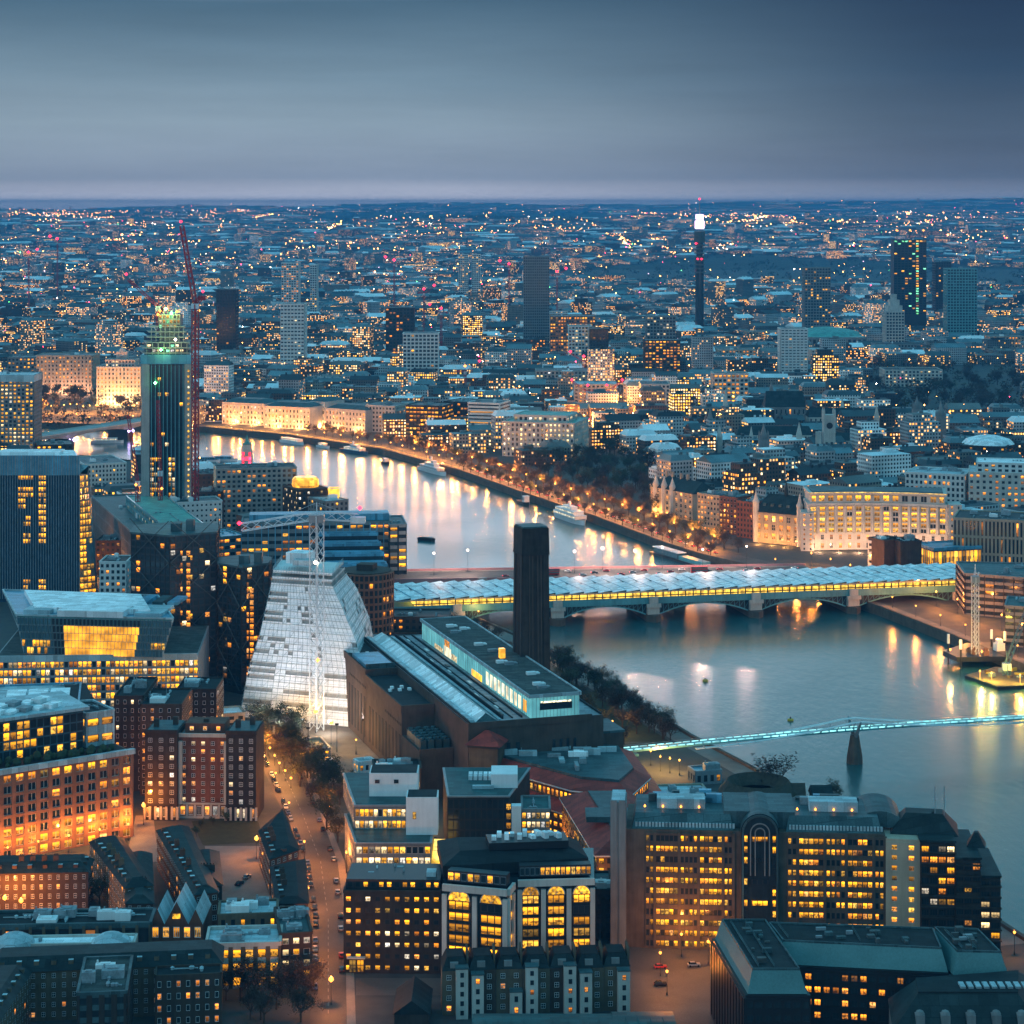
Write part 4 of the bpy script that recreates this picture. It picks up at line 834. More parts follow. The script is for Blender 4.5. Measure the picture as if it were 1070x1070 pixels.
# --- roofscape in front of it, left edge
T = block('office_building', 'flat roofed office with white rooflights at the left edge below the glass headquarters', 'office', rectp(G(-20, 742, 38), G(82, 738, 38), 42), 38, wall='metal_grey', bay=4, fh=3.8, lit=.4, ww=.8, roof='roof_pale', plant=0, span='roof_blue', done=False)
fo = Fr(G(-20, 742, 38), G(82, 738, 38))
for i in range(3):
    mb = MB(); fo.box(mb, 9 + i * 9, 17 + i * 9, 12 + i, 30, 38.25, 39.3); T.part('rooflight', mb, ['roof_white'])
mb = MB(); mb.face([fo(36, 2, 38.4), fo(47, -1, 38.4), fo(41, 40, 38.6), fo(32, 40, 38.6)]); T.part('ramp', mb, ['roof_dark']); T.done()
# --- brick grid office with roof garden and glass penthouse
a, b = G(-12, 809, 33), G(138, 785, 33); pg = rectp(a, b, 50); fg = Fr(a, b)
T = Thing('office_building', 'orange brick grid office with dark roof garden and yellow lit glass penthouse', 'office', mid(pg)); HEROES.append(pg); mb = MB(); mb.prism(pg, 0, 33)
fac(T, mb, pg[0], pg[1], 0, 32, 12, 8, .66, .72, lambda i, j: .97 if j in (0, 1, 2) else (.9 if j == 7 else .08), 'yo', 's', '2', proud=.7); fac(T, mb, pg[1], pg[2], 0, 32, 10, 8, .6, .7, .3, 'o', 's', '2', proud=.7)
fg.box(mb, -.5, fg.L + 1, -1, 1, 32.1, 34, 1); T.part('wall', mb, ['brick_orange', 'roof_pale'])
mb = MB(); mb.prism(inset(pg, 1.2), 33.02, 33.4); T.part('roof', mb, ['roof_dark'])
for i in range(26):
    mb = MB(); p = fg(3 + i * 1.95, R.uniform(2.5, 9)); r = R.uniform(.9, 1.9); mb.lathe((p[0], p[1], 33.4), [(r * .7, 0), (r, r * .7), (r * .7, r * 1.5), (.1, r * 1.9)], 6); T.part('shrub', mb, ['leaves'])
pp = [fg(0, 13), fg(fg.L - 15, 12), fg(fg.L - 13, 40), fg(0, 44)]; mb = MB(); mb.prism(pp, 33.4, 49); fac(T, mb, pp[0], pp[1], 33.5, 48, 16, 4, .9, .88, lambda i, j: .95 if (4 < i < 8 or (10 < i < 13 and j > 1)) else .35, 'y', 'b', proud=.2)
ff = T.part('penthouse', mb, ['glass_cyan'])
mb = MB(); mb.prism(inset(pp, -2), 49.02, 50.2); rp = T.part('penthouse_roof', mb, ['roof_pale'], ff)
for i in range(12):
    mb = MB(); p = fg(5 + (i % 6) * 5.6, 18 + (i // 6) * 11); mb.cbox(p, 4.4, 5 + i % 3, 50.22, 51.1 + (i % 2) * .7, -.4); T.part('rooflight', mb, ['roof_white' if i % 3 else 'plant_grey'], rp)
q = [fg(fg.L - 13, 14), fg(fg.L - 1, 14), fg(fg.L - 1, 34), fg(fg.L - 13, 38)]; tier(T, q, 33.4, 46, 'roof_pale', 'roof_dark', bay=6, fh=6, lit=.6, ww=.8, wh=.45, gf=0); T.done()
# --- brick mansion block, two storeys of white base, dark wings
mbx = Fr((-146, 860), (-101, 858))
T = Thing('apartment_block', 'brick mansion block with white base and white framed windows, lawn at its foot', 'apartments', mbx(22, 10)); HEROES.append([mbx(-4, -2), mbx(50, -2), mbx(50, 24), mbx(-4, 24)])
for (s0, s1, v, h, w, nb, pn) in ((0, 13, 0, 35, 'brick_dark', 3, .2), (32.5, 44.5, 0, 35, 'brick_dark', 3, .2), (13, 32.5, 3.2, 33, 'brick_red', 5, .32)):
    mb = MB(); p = [mbx(s0, v), mbx(s1, v), mbx(s1, 20), mbx(s0, 20)]; mb.prism(p, 0, h); fac(T, mb, p[0], p[1], 6, h - 1.5, nb, 8, .38, .52, pn, 'ow', 'w', '4', proud=0)
    fac(T, mb, p[0], p[1], .5, 5.8, nb + 1, 1, .55, .7, .75, 'ow', 'w', '3', proud=0)
    if v == 0: fac(T, mb, p[3], p[0], 6, h - 1.5, 5, 8, .3, .5, .25, 'ow', 'w', '4', proud=0)
    mb2 = MB(); mbx.box(mb2, s0 - .2, s1 + .2, v - .15, v, 0, 1.0); mbx.box(mb2, s0 - .2, s1 + .2, v - .45, v, 5.6, 6.3); mbx.box(mb2, s0 - .3, s1 + .3, v - .4, v + .4, h - .6, h + .9, 0)
    wl = T.part('wall', mb, [w]); T.part('stone_band', mb2, ['stone_pale' if v else 'brick_dark'], wl); mb = MB(); mb.prism(inset(p, .7), h + .02, h + .3); T.part('roof', mb, ['roof_lead'], wl)
for s in (13.2, 31.3):
    mb = MB(); mbx.box(mb, s, s + 1.4, 1.4, 3.0, 6, 31); T.part('stone_strip', mb, ['stone_pale'])
for s0, s1, v in ((-.1, 13.1, -.1), (32.4, 44.6, -.1), (13.1, 32.4, 3.05)):
    mb = MB()
    n = 6
    for i in range(n + 1): mbx.box(mb, s0 + (s1 - s0) * i / n - .45, s0 + (s1 - s0) * i / n + .45, v - .35, v, .3, 5.5)
    T.part('white_base', mb, ['stone_pale'])
mb = MB(); mbx.box(mb, 15, 31, 6, 17, 33.3, 37.2); fac(T, mb, mbx(15, 6), mbx(31, 6), 33.5, 37, 3, 1, .3, .5, 1, 'o', 'w', proud=0); T.part('roof_storey', mb, ['brick_red'])
for s, v in ((3, 8), (10, 12), (36, 8), (41, 13), (23, 9)):
    mb = MB(); mbx.box(mb, s - 1, s + 1, v - .8, v + .8, 35 if s != 23 else 37.2, 38.4); T.part('chimney_stack', mb, ['brick_brown'])
T.done()
for i, (x0, x1, y, h, d, lab) in enumerate(((119, 150, 729, 39, 36, 'dark brick apartment block, leftmost behind the white based mansion block'), (146, 190, 738, 37, 30, 'brown brick apartment block with small white windows behind the white based mansion block'), (184, 226, 722, 34, 24, 'dark flat roofed apartment block beside the low white bridge canopy'))):
    T = block('apartment_block', lab, 'apartments', pr(x0, y, x1, y, h, d), h, wall='brick_dark' if i != 1 else 'brick_brown', bay=3.4, fh=3.5, ww=.36, wh=.5, lit=.14, pane='ow', frame='w', proud=.0, roof='roof_dark', plant=3, group='dark brick flats', done=False)
    antenna(T, mid(pr(x0, y, x1, y, h, d)), h, 9); T.done()
# --- blue terrace-roofed office by the river
T = block('office_building', 'long blue grey riverside office with terraced roofs and lit rows', 'office', rectp(G(252, 548, 42), G(408, 546, 42), 30), 42, wall='roof_blue', span='stone_grey', bay=4.2, fh=4.6, ww=.86, wh=.45, lit=.4, pane='yo', roof='roof_lead', done=False, plant=6)
tier(T, rectp(G(407, 551, 40), G(425, 549, 41), 40), 0, 41, 'roof_slate', 'roof_lead', bay=4.4, fh=4.6, ww=.85, wh=.5, lit=.5, pane='y', span='stone_grey')
fb_ = Fr(G(255, 548, 42), G(408, 546, 42))
mb = MB(); fb_.box(mb, 3, 92, 10, 24, 42.3, 46.5); T.part('roof_storey', mb, ['roof_blue'])
for k in range(7):
    mb = MB(); h = 36 - k * 4.7; p = [fb_(48 + k * 1.5, -4 - k * 11), fb_(84 + k * 1.6, -4 - k * 11), fb_(84 + k * 1.4, 3 - k * 10), fb_(46 + k * 1.5, 3 - k * 10)]
    mb.prism(p, 0, h - 1.6, 1); mb.prism(inset(p, -.8), h - 1.6, h, 0); mb.prism(inset(p, .6), h, h + 1.0, 0); T.part('terrace', mb, ['roof_blue', 'glass_dark'])
T.done()
block('office_building', 'low blue roofed office between the braced glass towers and the wrapped tower', 'office', pr(140, 600, 262, 596, 26, 36), 26, wall='roof_blue', bay=5, lit=.05, roof='roof_blue', plant=5)
block('office_building', 'slate grey office with curved bands and orange windows left of the pink crane light', 'office', pr(222, 563, 258, 560, 30, 34), 30, wall='stone_grey', bay=4, fh=4.2, ww=.85, wh=.5, lit=.4, pane='o', roof='roof_blue', plant=2)
# --- riverside group at upper left
block('office_building', 'concrete grid riverside block with scattered orange windows below the red lit art deco tower', 'office', pr(226, 491, 310, 489, 50, 28), 50, wall='concrete', bay=3.6, fh=3.7, ww=.66, wh=.6, lit=.2, pane='o', roof='roof_slate', plant=4, frame='s')
T = Thing('art_deco_tower', 'slim red lit art deco tower with pointed green cap by the river', 'tower', (-207, 1690, 0)); mb = MB(); mb.cbox((-207, 1690), 8, 8, 0, 52); mb.cbox((-207, 1690), 6.4, 6.4, 52, 57); T.part('shaft', mb, ['stone_pale'])
for i in range(3):
    for j in range(6):
        if j % 2 == 0 or i != 1: T.win.append(((-209.6 + i * 2.6, 1685.9, 32 + j * 3.6), 0, 1.9, 2.9, 'rb1'))
mb = MB(); mb.cbox((-207, 1690), 6.8, 6.8, 57.02, 58); mb.lathe((-207, 1690, 58), [(3, 0), (1.2, 2.6), (.12, 7)], 4, a0=math.pi / 4); T.part('spire', mb, ['roof_copper']); T.done()
block('brick_building', 'low brown riverside wharf building at the foot of the art deco tower', 'building', pr(205, 497, 232, 496, 40, 30), 40, wall='brick_brown', lit=.1, roof='roof_slate', plant=2)
T = block('office_building', 'concrete riverside block with golden lit curved roof room', 'office', pr(311, 513, 343, 511, 40, 30), 40, wall='brick_brown', lit=.4, pane='w', ww=.5, bay=3.4, roof='roof_gravel', plant=2, done=False)
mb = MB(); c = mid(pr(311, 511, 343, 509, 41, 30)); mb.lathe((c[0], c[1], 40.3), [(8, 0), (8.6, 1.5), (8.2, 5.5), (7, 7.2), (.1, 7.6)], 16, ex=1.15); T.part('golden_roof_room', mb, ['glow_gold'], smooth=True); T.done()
T = block('office_building', 'stepped concrete riverside block with small gold penthouse', 'office', pr(340, 525, 364, 523, 36, 26), 36, wall='stone_grey', lit=.12, bay=4, ww=.5, roof='roof_pale', plant=1, done=False)
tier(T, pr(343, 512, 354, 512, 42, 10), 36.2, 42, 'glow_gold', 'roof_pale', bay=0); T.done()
block('office_building', 'white concrete grid block with rows of small windows below the tower site', 'office', pr(166, 527, 232, 524, 40, 24), 40, wall='concrete_white', bay=3.1, fh=3.7, ww=.46, wh=.42, lit=.16, pane='o', roof='roof_teal', plant=5, frame='w', proud=.4)
fk = Fr(G(96, 519, 34), G(150, 568, 34))
T = block('office_building', 'long dark office with slanting row of fins facing a lit street', 'office', [fk(0, 0), fk(fk.L, 0), fk(fk.L, 30), fk(0, 50)], 34, wall='stone_grey', bay=2.2, fh=8, ww=.6, wh=.9, lit=.02, roof='roof_teal', plant=3, done=False)
tier(T, [fk(fk.L * .3, 14), fk(fk.L - 2, 14), fk(fk.L - 2, 40), fk(fk.L * .3, 40)], 34, 42, 'glass_teal', 'roof_copper', bay=4, fh=4, lit=.3, pane='w'); T.done()
T = block('site_building', 'scaffolded low block with rosy work lights at the foot of the glass tower', 'building', pr(140, 521, 204, 517, 28, 30), 28, wall='concrete', bay=4, fh=3.5, lit=.3, pane='oy', roof='roof_pale', plant=4, done=False)
for x, y, m, c in ((146, 508, 'lamp_amber', (1, .5, .1)), (170, 512, 'lamp_amber', (1, .45, .1)), (158, 512, 'lamp_red', (1, .1, .1)), (120, 520, 'lamp_green', (.2, 1, .3)), (178, 518, 'lamp_white', (1, .8, .6))):
    p = G(x, y, 32); mb = MB(); mb.bar((p.x, p.y, 28), (p.x, p.y, 31), .15); mb.lathe((p.x, p.y, 31), [(.1, 0), (1.1, .9), (.1, 2)], 6); l = T.part('work_light', mb, [m]); light(l, (p.x - T.L[0], p.y - 2 - T.L[1], 34), c, 12000)
T.done()
T = block('office_building', 'white flat roofed riverside block beside the river bend, left of the tower site', 'office', pr(88, 486, 132, 484, 26, 60), 26, wall='concrete_white', bay=3, lit=.05, ww=.5, roof='roof_lead', plant=2)
block('studio_building', 'long low grey building with blue roof by the violet lit bridge', 'building', pr(38, 466, 76, 465, 18, 40), 18, wall='brick_brown', bay=5, lit=.3, roof='roof_lead', plant=2)
for i, (x0, x1, y, h, w, lab) in enumerate(((104, 132, 588, 26, 'concrete_white', 'small white gabled house below the golden crystal side of the blue tower'), (100, 126, 566, 22, 'brick_brown', 'low brown brick building on the lit street behind the crystal tower'), (388, 470, 646, 17, 'brick_brown', 'low brown brick riverside block between terraced blue office and bridge'), (440, 500, 660, 12, 'brick_brown', 'low dark brick arches beside the station bridge end'), (205, 232, 515, 34, 'brick_brown', 'narrow brown block with one lit stair beside the concrete grid block'), (380, 440, 672, 10, 'brick_red', 'low red lit shopfront row behind the brick museum'))):
    block('brick_building', lab, 'building', pr(x0, y, x1, y, h, 24), h, wall=w, lit=.25, pane='o', roof='roof_slate', plant=2)

# --- red roofed offices
def redroof(T, pts, z0, ze, zr, k, wall='brick_stock', lit=.6, bay=3.2, band=True):
    mb = MB(); mb.prism(pts, z0, ze); n = len(pts)
    for i in range(n):
        a, b = pts[i], pts[(i + 1) % n]
        if facing(a, b) > .03 and math.dist(a, b) > 3: fac(T, mb, a, b, z0, ze, max(1, round(math.dist(a, b) / bay)), max(1, round((ze - z0) / 3.4)), .62, .55, lit, 'yo', 'b', proud=.25)
    T.part('wall', mb, [wall]); mb = MB(); o, i_ = inset(pts, -1.2), inset(pts, k); mb.prism(o, ze, ze + .5, 1, bottom=True); mb.frus(o, ze + .52, i_, zr, 0, 0); return T.part('roof', mb, ['roof_red', 'paint_white'])
T = Thing('office_building', 'octagonal red tile roofed office with white roof plant and gold windows', 'office', (25, 845, 0))
pts = [q2(G(x, y, 17)) for x, y in ((500, 801), (595, 828), (661, 834), (683, 814), (663, 786), (518, 776))]
HEROES.append(inset(pts, -6)); redroof(T, inset(pts, -3.5), 0, 9.5, 12.6, 5.5, lit=.6); redroof(T, inset(pts, 2.2), 12, 17, 20.4, 5, lit=.95, bay=2.4)
mb = MB(); ip = inset(pts, 7.8); mb.prism(ip, 20.2, 21.4); rp = T.part('roof_deck', mb, ['roof_lead'])
cc = mid(ip)
for i in range(26):
    t, s = R.random(), R.random(); p = lerp(lerp(ip[0], ip[1], t), lerp(ip[5], ip[4], t), .1 + .8 * s); mb = MB(); mb.cbox(p, R.uniform(2, 8), R.uniform(1.2, 3), 21.42, 21.42 + R.uniform(.8, 2.6), .06 + R.choice((0, 1.57)) * (i % 5 == 0)); T.part('roof_plant', mb, [R.choice(['roof_pale', 'roof_white', 'plant_grey', 'roof_pale'])], rp)
tp = [q2(G(x, y, 26)) for x, y in ((490, 781), (520, 783))]; sq = rectp(tp[0], tp[1], 11); mb = MB(); mb.prism(sq, 0, 26); T.win += [((lerp(sq[0], sq[1], .5)[0], sq[0][1] - .1, 19), .05, 2, 2.5, 'yb1')]; tw = T.part('corner_tower', mb, ['brick_stock'])
mb = MB(); mb.prism(inset(sq, -.5), 26.02, 27.2, 1); mb.frus(inset(sq, -1.6), 27.2, inset(sq, 5.2), 32, 0); T.part('tower_roof', mb, ['roof_red', 'metal_dark'], tw); T.done()
T = Thing('office_building', 'red tile roofed wing with gold windows beside the riverside office pylon', 'office', (36, 775, 0)); pts = [q2(G(x, y, 20)) for x, y in ((624, 893), (668, 893), (668, 834), (588, 834))]; HEROES.append(pts)
redroof(T, pts, 0, 19.5, 24.5, 7); mb = MB(); mb.prism(inset(pts, 8), 24, 25); mb.prism(rectp(lerp(pts[0], pts[3], .3), lerp(pts[1], pts[2], .3), 12), 25, 27); T.part('roof_plant', mb, ['roof_lead']); T.done()

# --- white box office (stepped) on the street corner
T = Thing('office_building', 'stepped office with white roof boxes and long lit glass bands by the street', 'office', (-50, 800, 0))
L0 = [q2(G(372, 882, 16)), q2(G(450, 882, 16))]; fx = Fr(L0[0], L0[1]); W_ = fx.L
wl = [fx(0, 0), fx(W_, 0), fx(W_, 34), fx(-14, 66), fx(-14.5, 60)]; HEROES.append([fx(-18, -2), fx(W_ + 6, -2), fx(W_ + 6, 70), fx(-18, 70)])
low = [fx(0, 0), fx(W_, 0), fx(W_, 36), fx(-6.5, 36)]; upp = [fx(-1.5, 16), fx(W_ - 8, 16), fx(W_ - 8, 60), fx(-9, 60)]
for nm, po, z0, z1 in (('wall', low, 0, 16), ('upper_storeys', upp, 16.1, 25)):
    mb = MB(); mb.prism(po, z0, z1); fac(T, mb, po[0], po[1], z0 + .3, z1 - .2, 12, round((z1 - z0) / 3.6), .88, .68, .93 if nm == 'wall' else .97, 'ywy', 's', proud=.3); fac(T, mb, po[3], po[0], z0 + .3, z1 - .2, 12, round((z1 - z0) / 3.6), .85, .5, .85, 'yw', 's', proud=.3)
    w = T.part(nm, mb, ['stone_grey']); mb = MB(); mb.prism(inset(po, -.5), z1 + .01, z1 + .7); mb.prism(inset(po, .4), z1 + .71, z1 + .9, 1); T.part('roof', mb, ['metal_grey', 'roof_teal'], w)
for p, z0, z1, sp_l in ((rectp(fx(3, 26), fx(21, 26), 12), 25.95, 34.5, 'white_box'), (rectp(fx(17.5, 8), fx(29, 8), 10), 16.95, 30.5, 'white_box')):
    mb = MB(); mb.prism(p, z0, z1)
    T.part(sp_l, mb, ['paint_white'])
    mb = MB(); mb.prism(inset(p, .5), z1 + .01, z1 + .3); T.part('box_roof', mb, ['roof_dark'])
T.win += [((fx(20.5, 7.9)[0], fx(20.5, 7.9)[1], 24), 0, 1.2, 2.6, 'yb1'), ((fx(6, 25.8)[0], fx(6, 25.8)[1], 31.5), 0, 2, 1.6, 'dw1'), ((fx(13, 25.8)[0], fx(13, 25.8)[1], 31.5), 0, 2, 1.6, 'dw1')]
mb = MB(); fx.box(mb, W_ + .2, W_ + 8, 4, 30, 0, 9); T.part('lit_entrance', mb, ['glow_strip']); T.done()
# --- dark clad block with white stair towers
T = Thing('office_building', 'dark clad block with chiller fans and white cubes on its teal roof', 'office', (-10, 815, 0)); fy = Fr(G(468, 833, 24), G(532, 833, 24)); po = [fy(0, 0), fy(fy.L, 0), fy(fy.L + 8, 40), fy(-3, 40)]; HEROES.append([fy(-2, -2), fy(40, -2), fy(40, 42), fy(-4, 42)])
mb = MB(); mb.prism(po, 0, 24); fac(T, mb, po[0], po[1], 0, 23.5, 11, 6, .94, .94, 0, proud=.12); w = T.part('wall', mb, ['brick_dark']); mb = MB(); mb.prism(inset(po, -.3), 24.01, 24.6, 0); mb.prism(inset(po, .6), 24.61, 24.8, 1); r = T.part('roof', mb, ['metal_grey', 'roof_teal'], w)
for i in range(7):
    mb = MB(); c = fy(8 + i * 1.9, 24); mb.cbox(c, 1.5, 7, 24.85, 26.4); mb.lathe((c[0], c[1] - 1.5, 26.4), [(.6, 0), (.7, .3), (.5, .32)], 8); T.part('chiller_fan', mb, ['roof_white'], r)
for s, v, sx, sy, z0, z1 in ((21, 16, 10, 13, 24.85, 30), (25.5, -3, 3.6, 4, 0, 22), (13, 9, 8, 2, 24.85, 26)):
    mb = MB(); mb.cbox(fy(s, v), sx, sy, z0, z1); T.part('white_cube', mb, ['roof_pale' if s == 13 else 'paint_white'])
q = [fy(27.5, -4), fy(38, -4), fy(38, 14), fy(27.5, 14)]; tier(T, q, 0, 20, 'stone_grey', 'roof_teal', bay=1.8, fh=3.5, ww=.8, wh=.7, lit=.9, pane='yw')
for j in range(6): T.win.append(((fy(22.6, -.3)[0], fy(22.6, -.3)[1], 3 + j * 3.5), 0, 1.8, 2.4, 'yb1'))
T.done()
# --- arched office with pale stone piers
T = Thing('office_building', 'dark glass office with pale stone piers and arched yellow windows', 'office', (2, 715, 0)); H_ = 29
A_, Bm, C_, D_ = q2(G(463, 925, H_)), q2(G(530, 931, H_)), q2(G(541, 921, H_)), q2(G(621, 919, H_))
po = [A_, Bm, (lerp(Bm, C_, .5)[0], lerp(Bm, C_, .5)[1] + 2.0), C_, D_, (D_[0] + 1, D_[1] + 34), (A_[0] - 1, A_[1] + 40)]; HEROES.append([(A_[0] - 2, A_[1] - 4), (D_[0] + 2, A_[1] - 4), (D_[0] + 2, A_[1] + 42), (A_[0] - 2, A_[1] + 42)])
mb = MB(); mb.prism(po, 0, H_); pb = MB()
def arched(a, b, nb):
    u, L = unit(a, b); nrm = (u[1], -u[0]); ang = math.atan2(u[1], u[0]); bw = L / nb
    for i in range(nb + 1):
        s = min(max(i * bw, .6), L - .6); pb.box2((a[0] + u[0] * (s - .75) + nrm[0] * .9, a[1] + u[1] * (s - .75) + nrm[1] * .9), u, 1.5, .9, 0, H_ - 2.6)
    for i in range(nb):
        c = (i + .5) * bw; x, y = a[0] + u[0] * c, a[1] + u[1] * c; r = bw * .34
        for j in range(7): T.win.append(((x, y, 1.8 + j * 3.55), ang, r * 2, 2.6, ('y' if R.random() < .85 and j > 0 else 'd') + 'b' + '3'))
        wq = MB(); pc = [(x + u[0] * r * math.cos(t) + nrm[0] * .08, y + u[1] * r * math.cos(t) + nrm[1] * .08, 24.6 + r * math.sin(t)) for t in [math.pi * k / 10 for k in range(11)]]
        wq.face(pc); ww_ = T.part('arched_window', wq, ['lit_yellow'])
        wf = MB(); 
        for k in range(10): wf.bar(tuple(pc[k][d] + (nrm[d] * .1 if d < 2 else 0) for d in range(3)), tuple(pc[k + 1][d] + (nrm[d] * .1 if d < 2 else 0) for d in range(3)), .22)
        for k in (3, 5, 7): wf.bar((x + nrm[0] * .15, y + nrm[1] * .15, 24.6), tuple(pc[k]), .07)
        T.part('arch_frame', wf, ['stone_pale'], ww_)
    pb.box2((a[0] + nrm[0] * 1.0, a[1] + nrm[1] * 1.0), u, L, 1.0, H_ - 1.5, H_ + .6)
arched(A_, Bm, 2); arched(C_, D_, 3); arched(po[1], po[2], 1) if math.dist(po[1], po[2]) > 3 else None
T.part('wall', mb, ['glass_dark']); T.part('stone_pier', pb, ['stone_pale'])
for a, b, nn in ((A_, Bm, 9), (C_, D_, 14)):                   # glazed attic storey
    u, L = unit(a, b); ft_ = Fr(a, b); q = [ft_(.8, 2.2), ft_(L - .8, 2.2), ft_(L - .8, 6), ft_(.8, 6)]; m2 = MB(); m2.prism(q, H_ + .62, H_ + 4.2); fac(T, m2, q[0], q[1], H_ + .8, H_ + 4.0, nn, 1, .85, .8, lambda i, j, k=nn: .96 if (i < 7 if k == 9 else i > 3) else 0, 'y', 'm', proud=.15); T.part('attic', m2, ['metal_dark'])
rf_ = Fr(A_, D_); mb = MB(); q0 = [rf_(.5, 6), rf_(rf_.L - .5, 9), rf_(rf_.L - 1, 30), rf_(1, 34)]; mb.prism(q0, H_ + .65, H_ + 4.2); mb.frus(q0, H_ + 4.21, inset(q0, 6), H_ + 7); r = T.part('roof', mb, ['roof_dark'])
mb = MB(); rf_.box(mb, 16, 42, 12, 22, H_ + 6.9, H_ + 9.2); T.part('plant_screen', mb, ['paint_black'], r)
for i in range(11):
    mb = MB(); c = rf_(18 + i * 2.1, 16 + (i % 2) * 3); mb.cbox(c, 1.5, 2.6, H_ + 9.22, H_ + 10.4 + (i % 3) * .4, .5 if i > 5 else 0); T.part('roof_fan', mb, ['roof_white'], r)
T.done()
# --- brown brick lit office left of it
T = block('office_building', 'brown brick corner office with small bright windows and lit corner entrance', 'office', pr(359, 933, 461, 934, 25.5, 26), 25.5, wall='brick_dark', bay=3.05, fh=3.55, ww=.52, wh=.42, lit=.72, pane='yyyow', proud=.18, roof='roof_dark', plant=6, done=False)
fz = Fr(G(359, 933, 25.5), G(461, 934, 25.5)); mb = MB(); fz.box(mb, .5, fz.L - .5, 3, 20, 25.8, 29); fac(T, mb, fz(.5, 3), fz(fz.L - .5, 3), 25.9, 28.9, 12, 1, .6, .55, .5, 'y', 'b', proud=.15); T.part('attic', mb, ['metal_dark'])
T.win += [(fz(2.9, -.25, 2.4), 0, 2.2, 4.2, 'yb4'), (fz(5.4, -.25, 2.4), 0, 2.2, 4.2, 'yb4')]; mb = MB(); fz.box(mb, 1.2, 7, -1.6, -.2, 5, 5.4); T.part('entrance_canopy', mb, ['stone_pale']); mb = MB(); fz.box(mb, 26, 29, 6, 10, 25.8, 30.5); T.part('roof_hut', mb, ['roof_pale']); T.done()
# --- white rear terrace houses
fh_ = Fr(G(462, 1003, 17), G(659, 998, 17)); n = 7
for i in range(n):
    w = fh_.L / n; s = i * w; T = Thing('terraced_house', f'white backed terraced house with dark mansard, {nth(i + 1)} from the left in its row', 'house', fh_(s + w / 2, 5), 'white backed terrace'); dp = R.uniform(0, 1.2)
    po = [fh_(s + .05, dp), fh_(s + w - .05, dp), fh_(s + w - .05, 11), fh_(s + .05, 11)]; mb = MB(); mb.prism(po, 0, 13.4); fac(T, mb, po[0], po[1], .6, 13, 2, 4, .34, .5, .16, 'oy', 'w', '4', proud=0); T.part('wall', mb, ['brick_stock' if i not in (1, 4) else 'brick_brown'])
    k = .08 if i % 2 else .5; q = [fh_(s + w * k, dp - 3.4), fh_(s + w * (k + .44), dp - 3.4), fh_(s + w * (k + .44), dp - .05), fh_(s + w * k, dp - .05)]; hh_ = R.choice((7.5, 10.5, 13, 15)); mb = MB(); mb.prism(q, 0, hh_); fac(T, mb, q[0], q[1], .5, hh_ - .3, 1, max(2, round(hh_ / 3.3)), .3, .5, .14, 'o', 'b', '4', proud=0); e = T.part('rear_extension', mb, ['stone_pale'])
    mb = MB(); mb.prism(inset(q, -.2), hh_ + .01, hh_ + .3); T.part('extension_roof', mb, ['roof_lead'], e)
    mb = MB(); mb.frus(inset(po, -.1), 13.42, inset(po, 1.4), 17); mb.prism(inset(po, 1.5), 17.01, 17.2, 1); r = T.part('roof', mb, ['roof_slate', 'roof_dark'])
    mb = MB(); fh_.box(mb, s + w * .3, s + w * .6, dp + .2, dp + 2, 14, 15.9); T.part('dormer', mb, ['stone_grey'], r)
    mb = MB(); fh_.box(mb, s + w - .7, s + w - .1, 2.5, 8.5, 13.4, 18.6, 0)
    for c in range(4): mb.lathe(fh_(s + w - .4, 3.2 + c * 1.4, 18.6), [(.2, 0), (.17, .7)], 6)
    T.part('chimney_stack', mb, ['brick_stock'], r); T.done()
HEROES.append([fh_(0, -4), fh_(fh_.L, -4), fh_(fh_.L, 12), fh_(0, 12)])
# --- barrel roofed halls at the bottom
for i, (x0, x1, y, lab) in enumerate(((494, 560, 1049, 'green barrel roofed hall, left one of the pair at the bottom'), (560, 640, 1049, 'green barrel roofed hall between two others at the bottom'), (638, 702, 1047, 'green barrel roofed hall, right end of the bottom row'))):
    a, b = G(x0, y, 12), G(x1, y, 12); T = Thing('market_hall', lab, 'hall', ((a.x + b.x) / 2, a.y - 20, 0), 'barrel roofed halls'); mb = MB(); w = b.x - a.x; n = 10
    mb.prism([(a.x + .1, a.y - 44), (b.x - .1, a.y - 44), (b.x - .1, a.y - .5), (a.x + .1, a.y - .5)], 0, 8.6); T.part('wall', mb, ['brick_brown']); mb = MB()
    arc = [(0 - math.cos(math.pi * k / n) * 22 - 22.3 + a.y, 8.6 + 3.6 * math.sin(math.pi * k / n)) for k in range(n + 1)]
    for (y0, z0), (y1, z1) in zip(arc, arc[1:]): mb.face([(a.x, y0, z0), (b.x, y0, z0), (b.x, y1, z1), (a.x, y1, z1)])
    mb.face([(a.x, y_, z_) for y_, z_ in arc]); mb.face([(b.x, y_, z_) for y_, z_ in arc[::-1]])
    for k in range(1, 5): mb.box2((a.x + w * k / 5, arc[5][0] - 10), (1, 0), .2, 20, arc[5][1] - .7, arc[5][1] + .12)
    T.part('barrel_roof', mb, ['roof_teal']); T.done(); HEROES.append([(a.x, a.y - 46), (b.x, a.y - 46), (b.x, a.y), (a.x, a.y)])
p = pr(412, 1056, 448, 1056, 7, 20); T = Thing('shed', 'dark gabled shed beside the side street lamp', 'shed', mid(p)); mb = MB(); mb.prism(p, 0, 6); T.part('wall', mb, ['brick_dark']); pitched(T, [p[1], p[2], p[3], p[0]], 6.02, 4, 'roof_dark'); T.done()
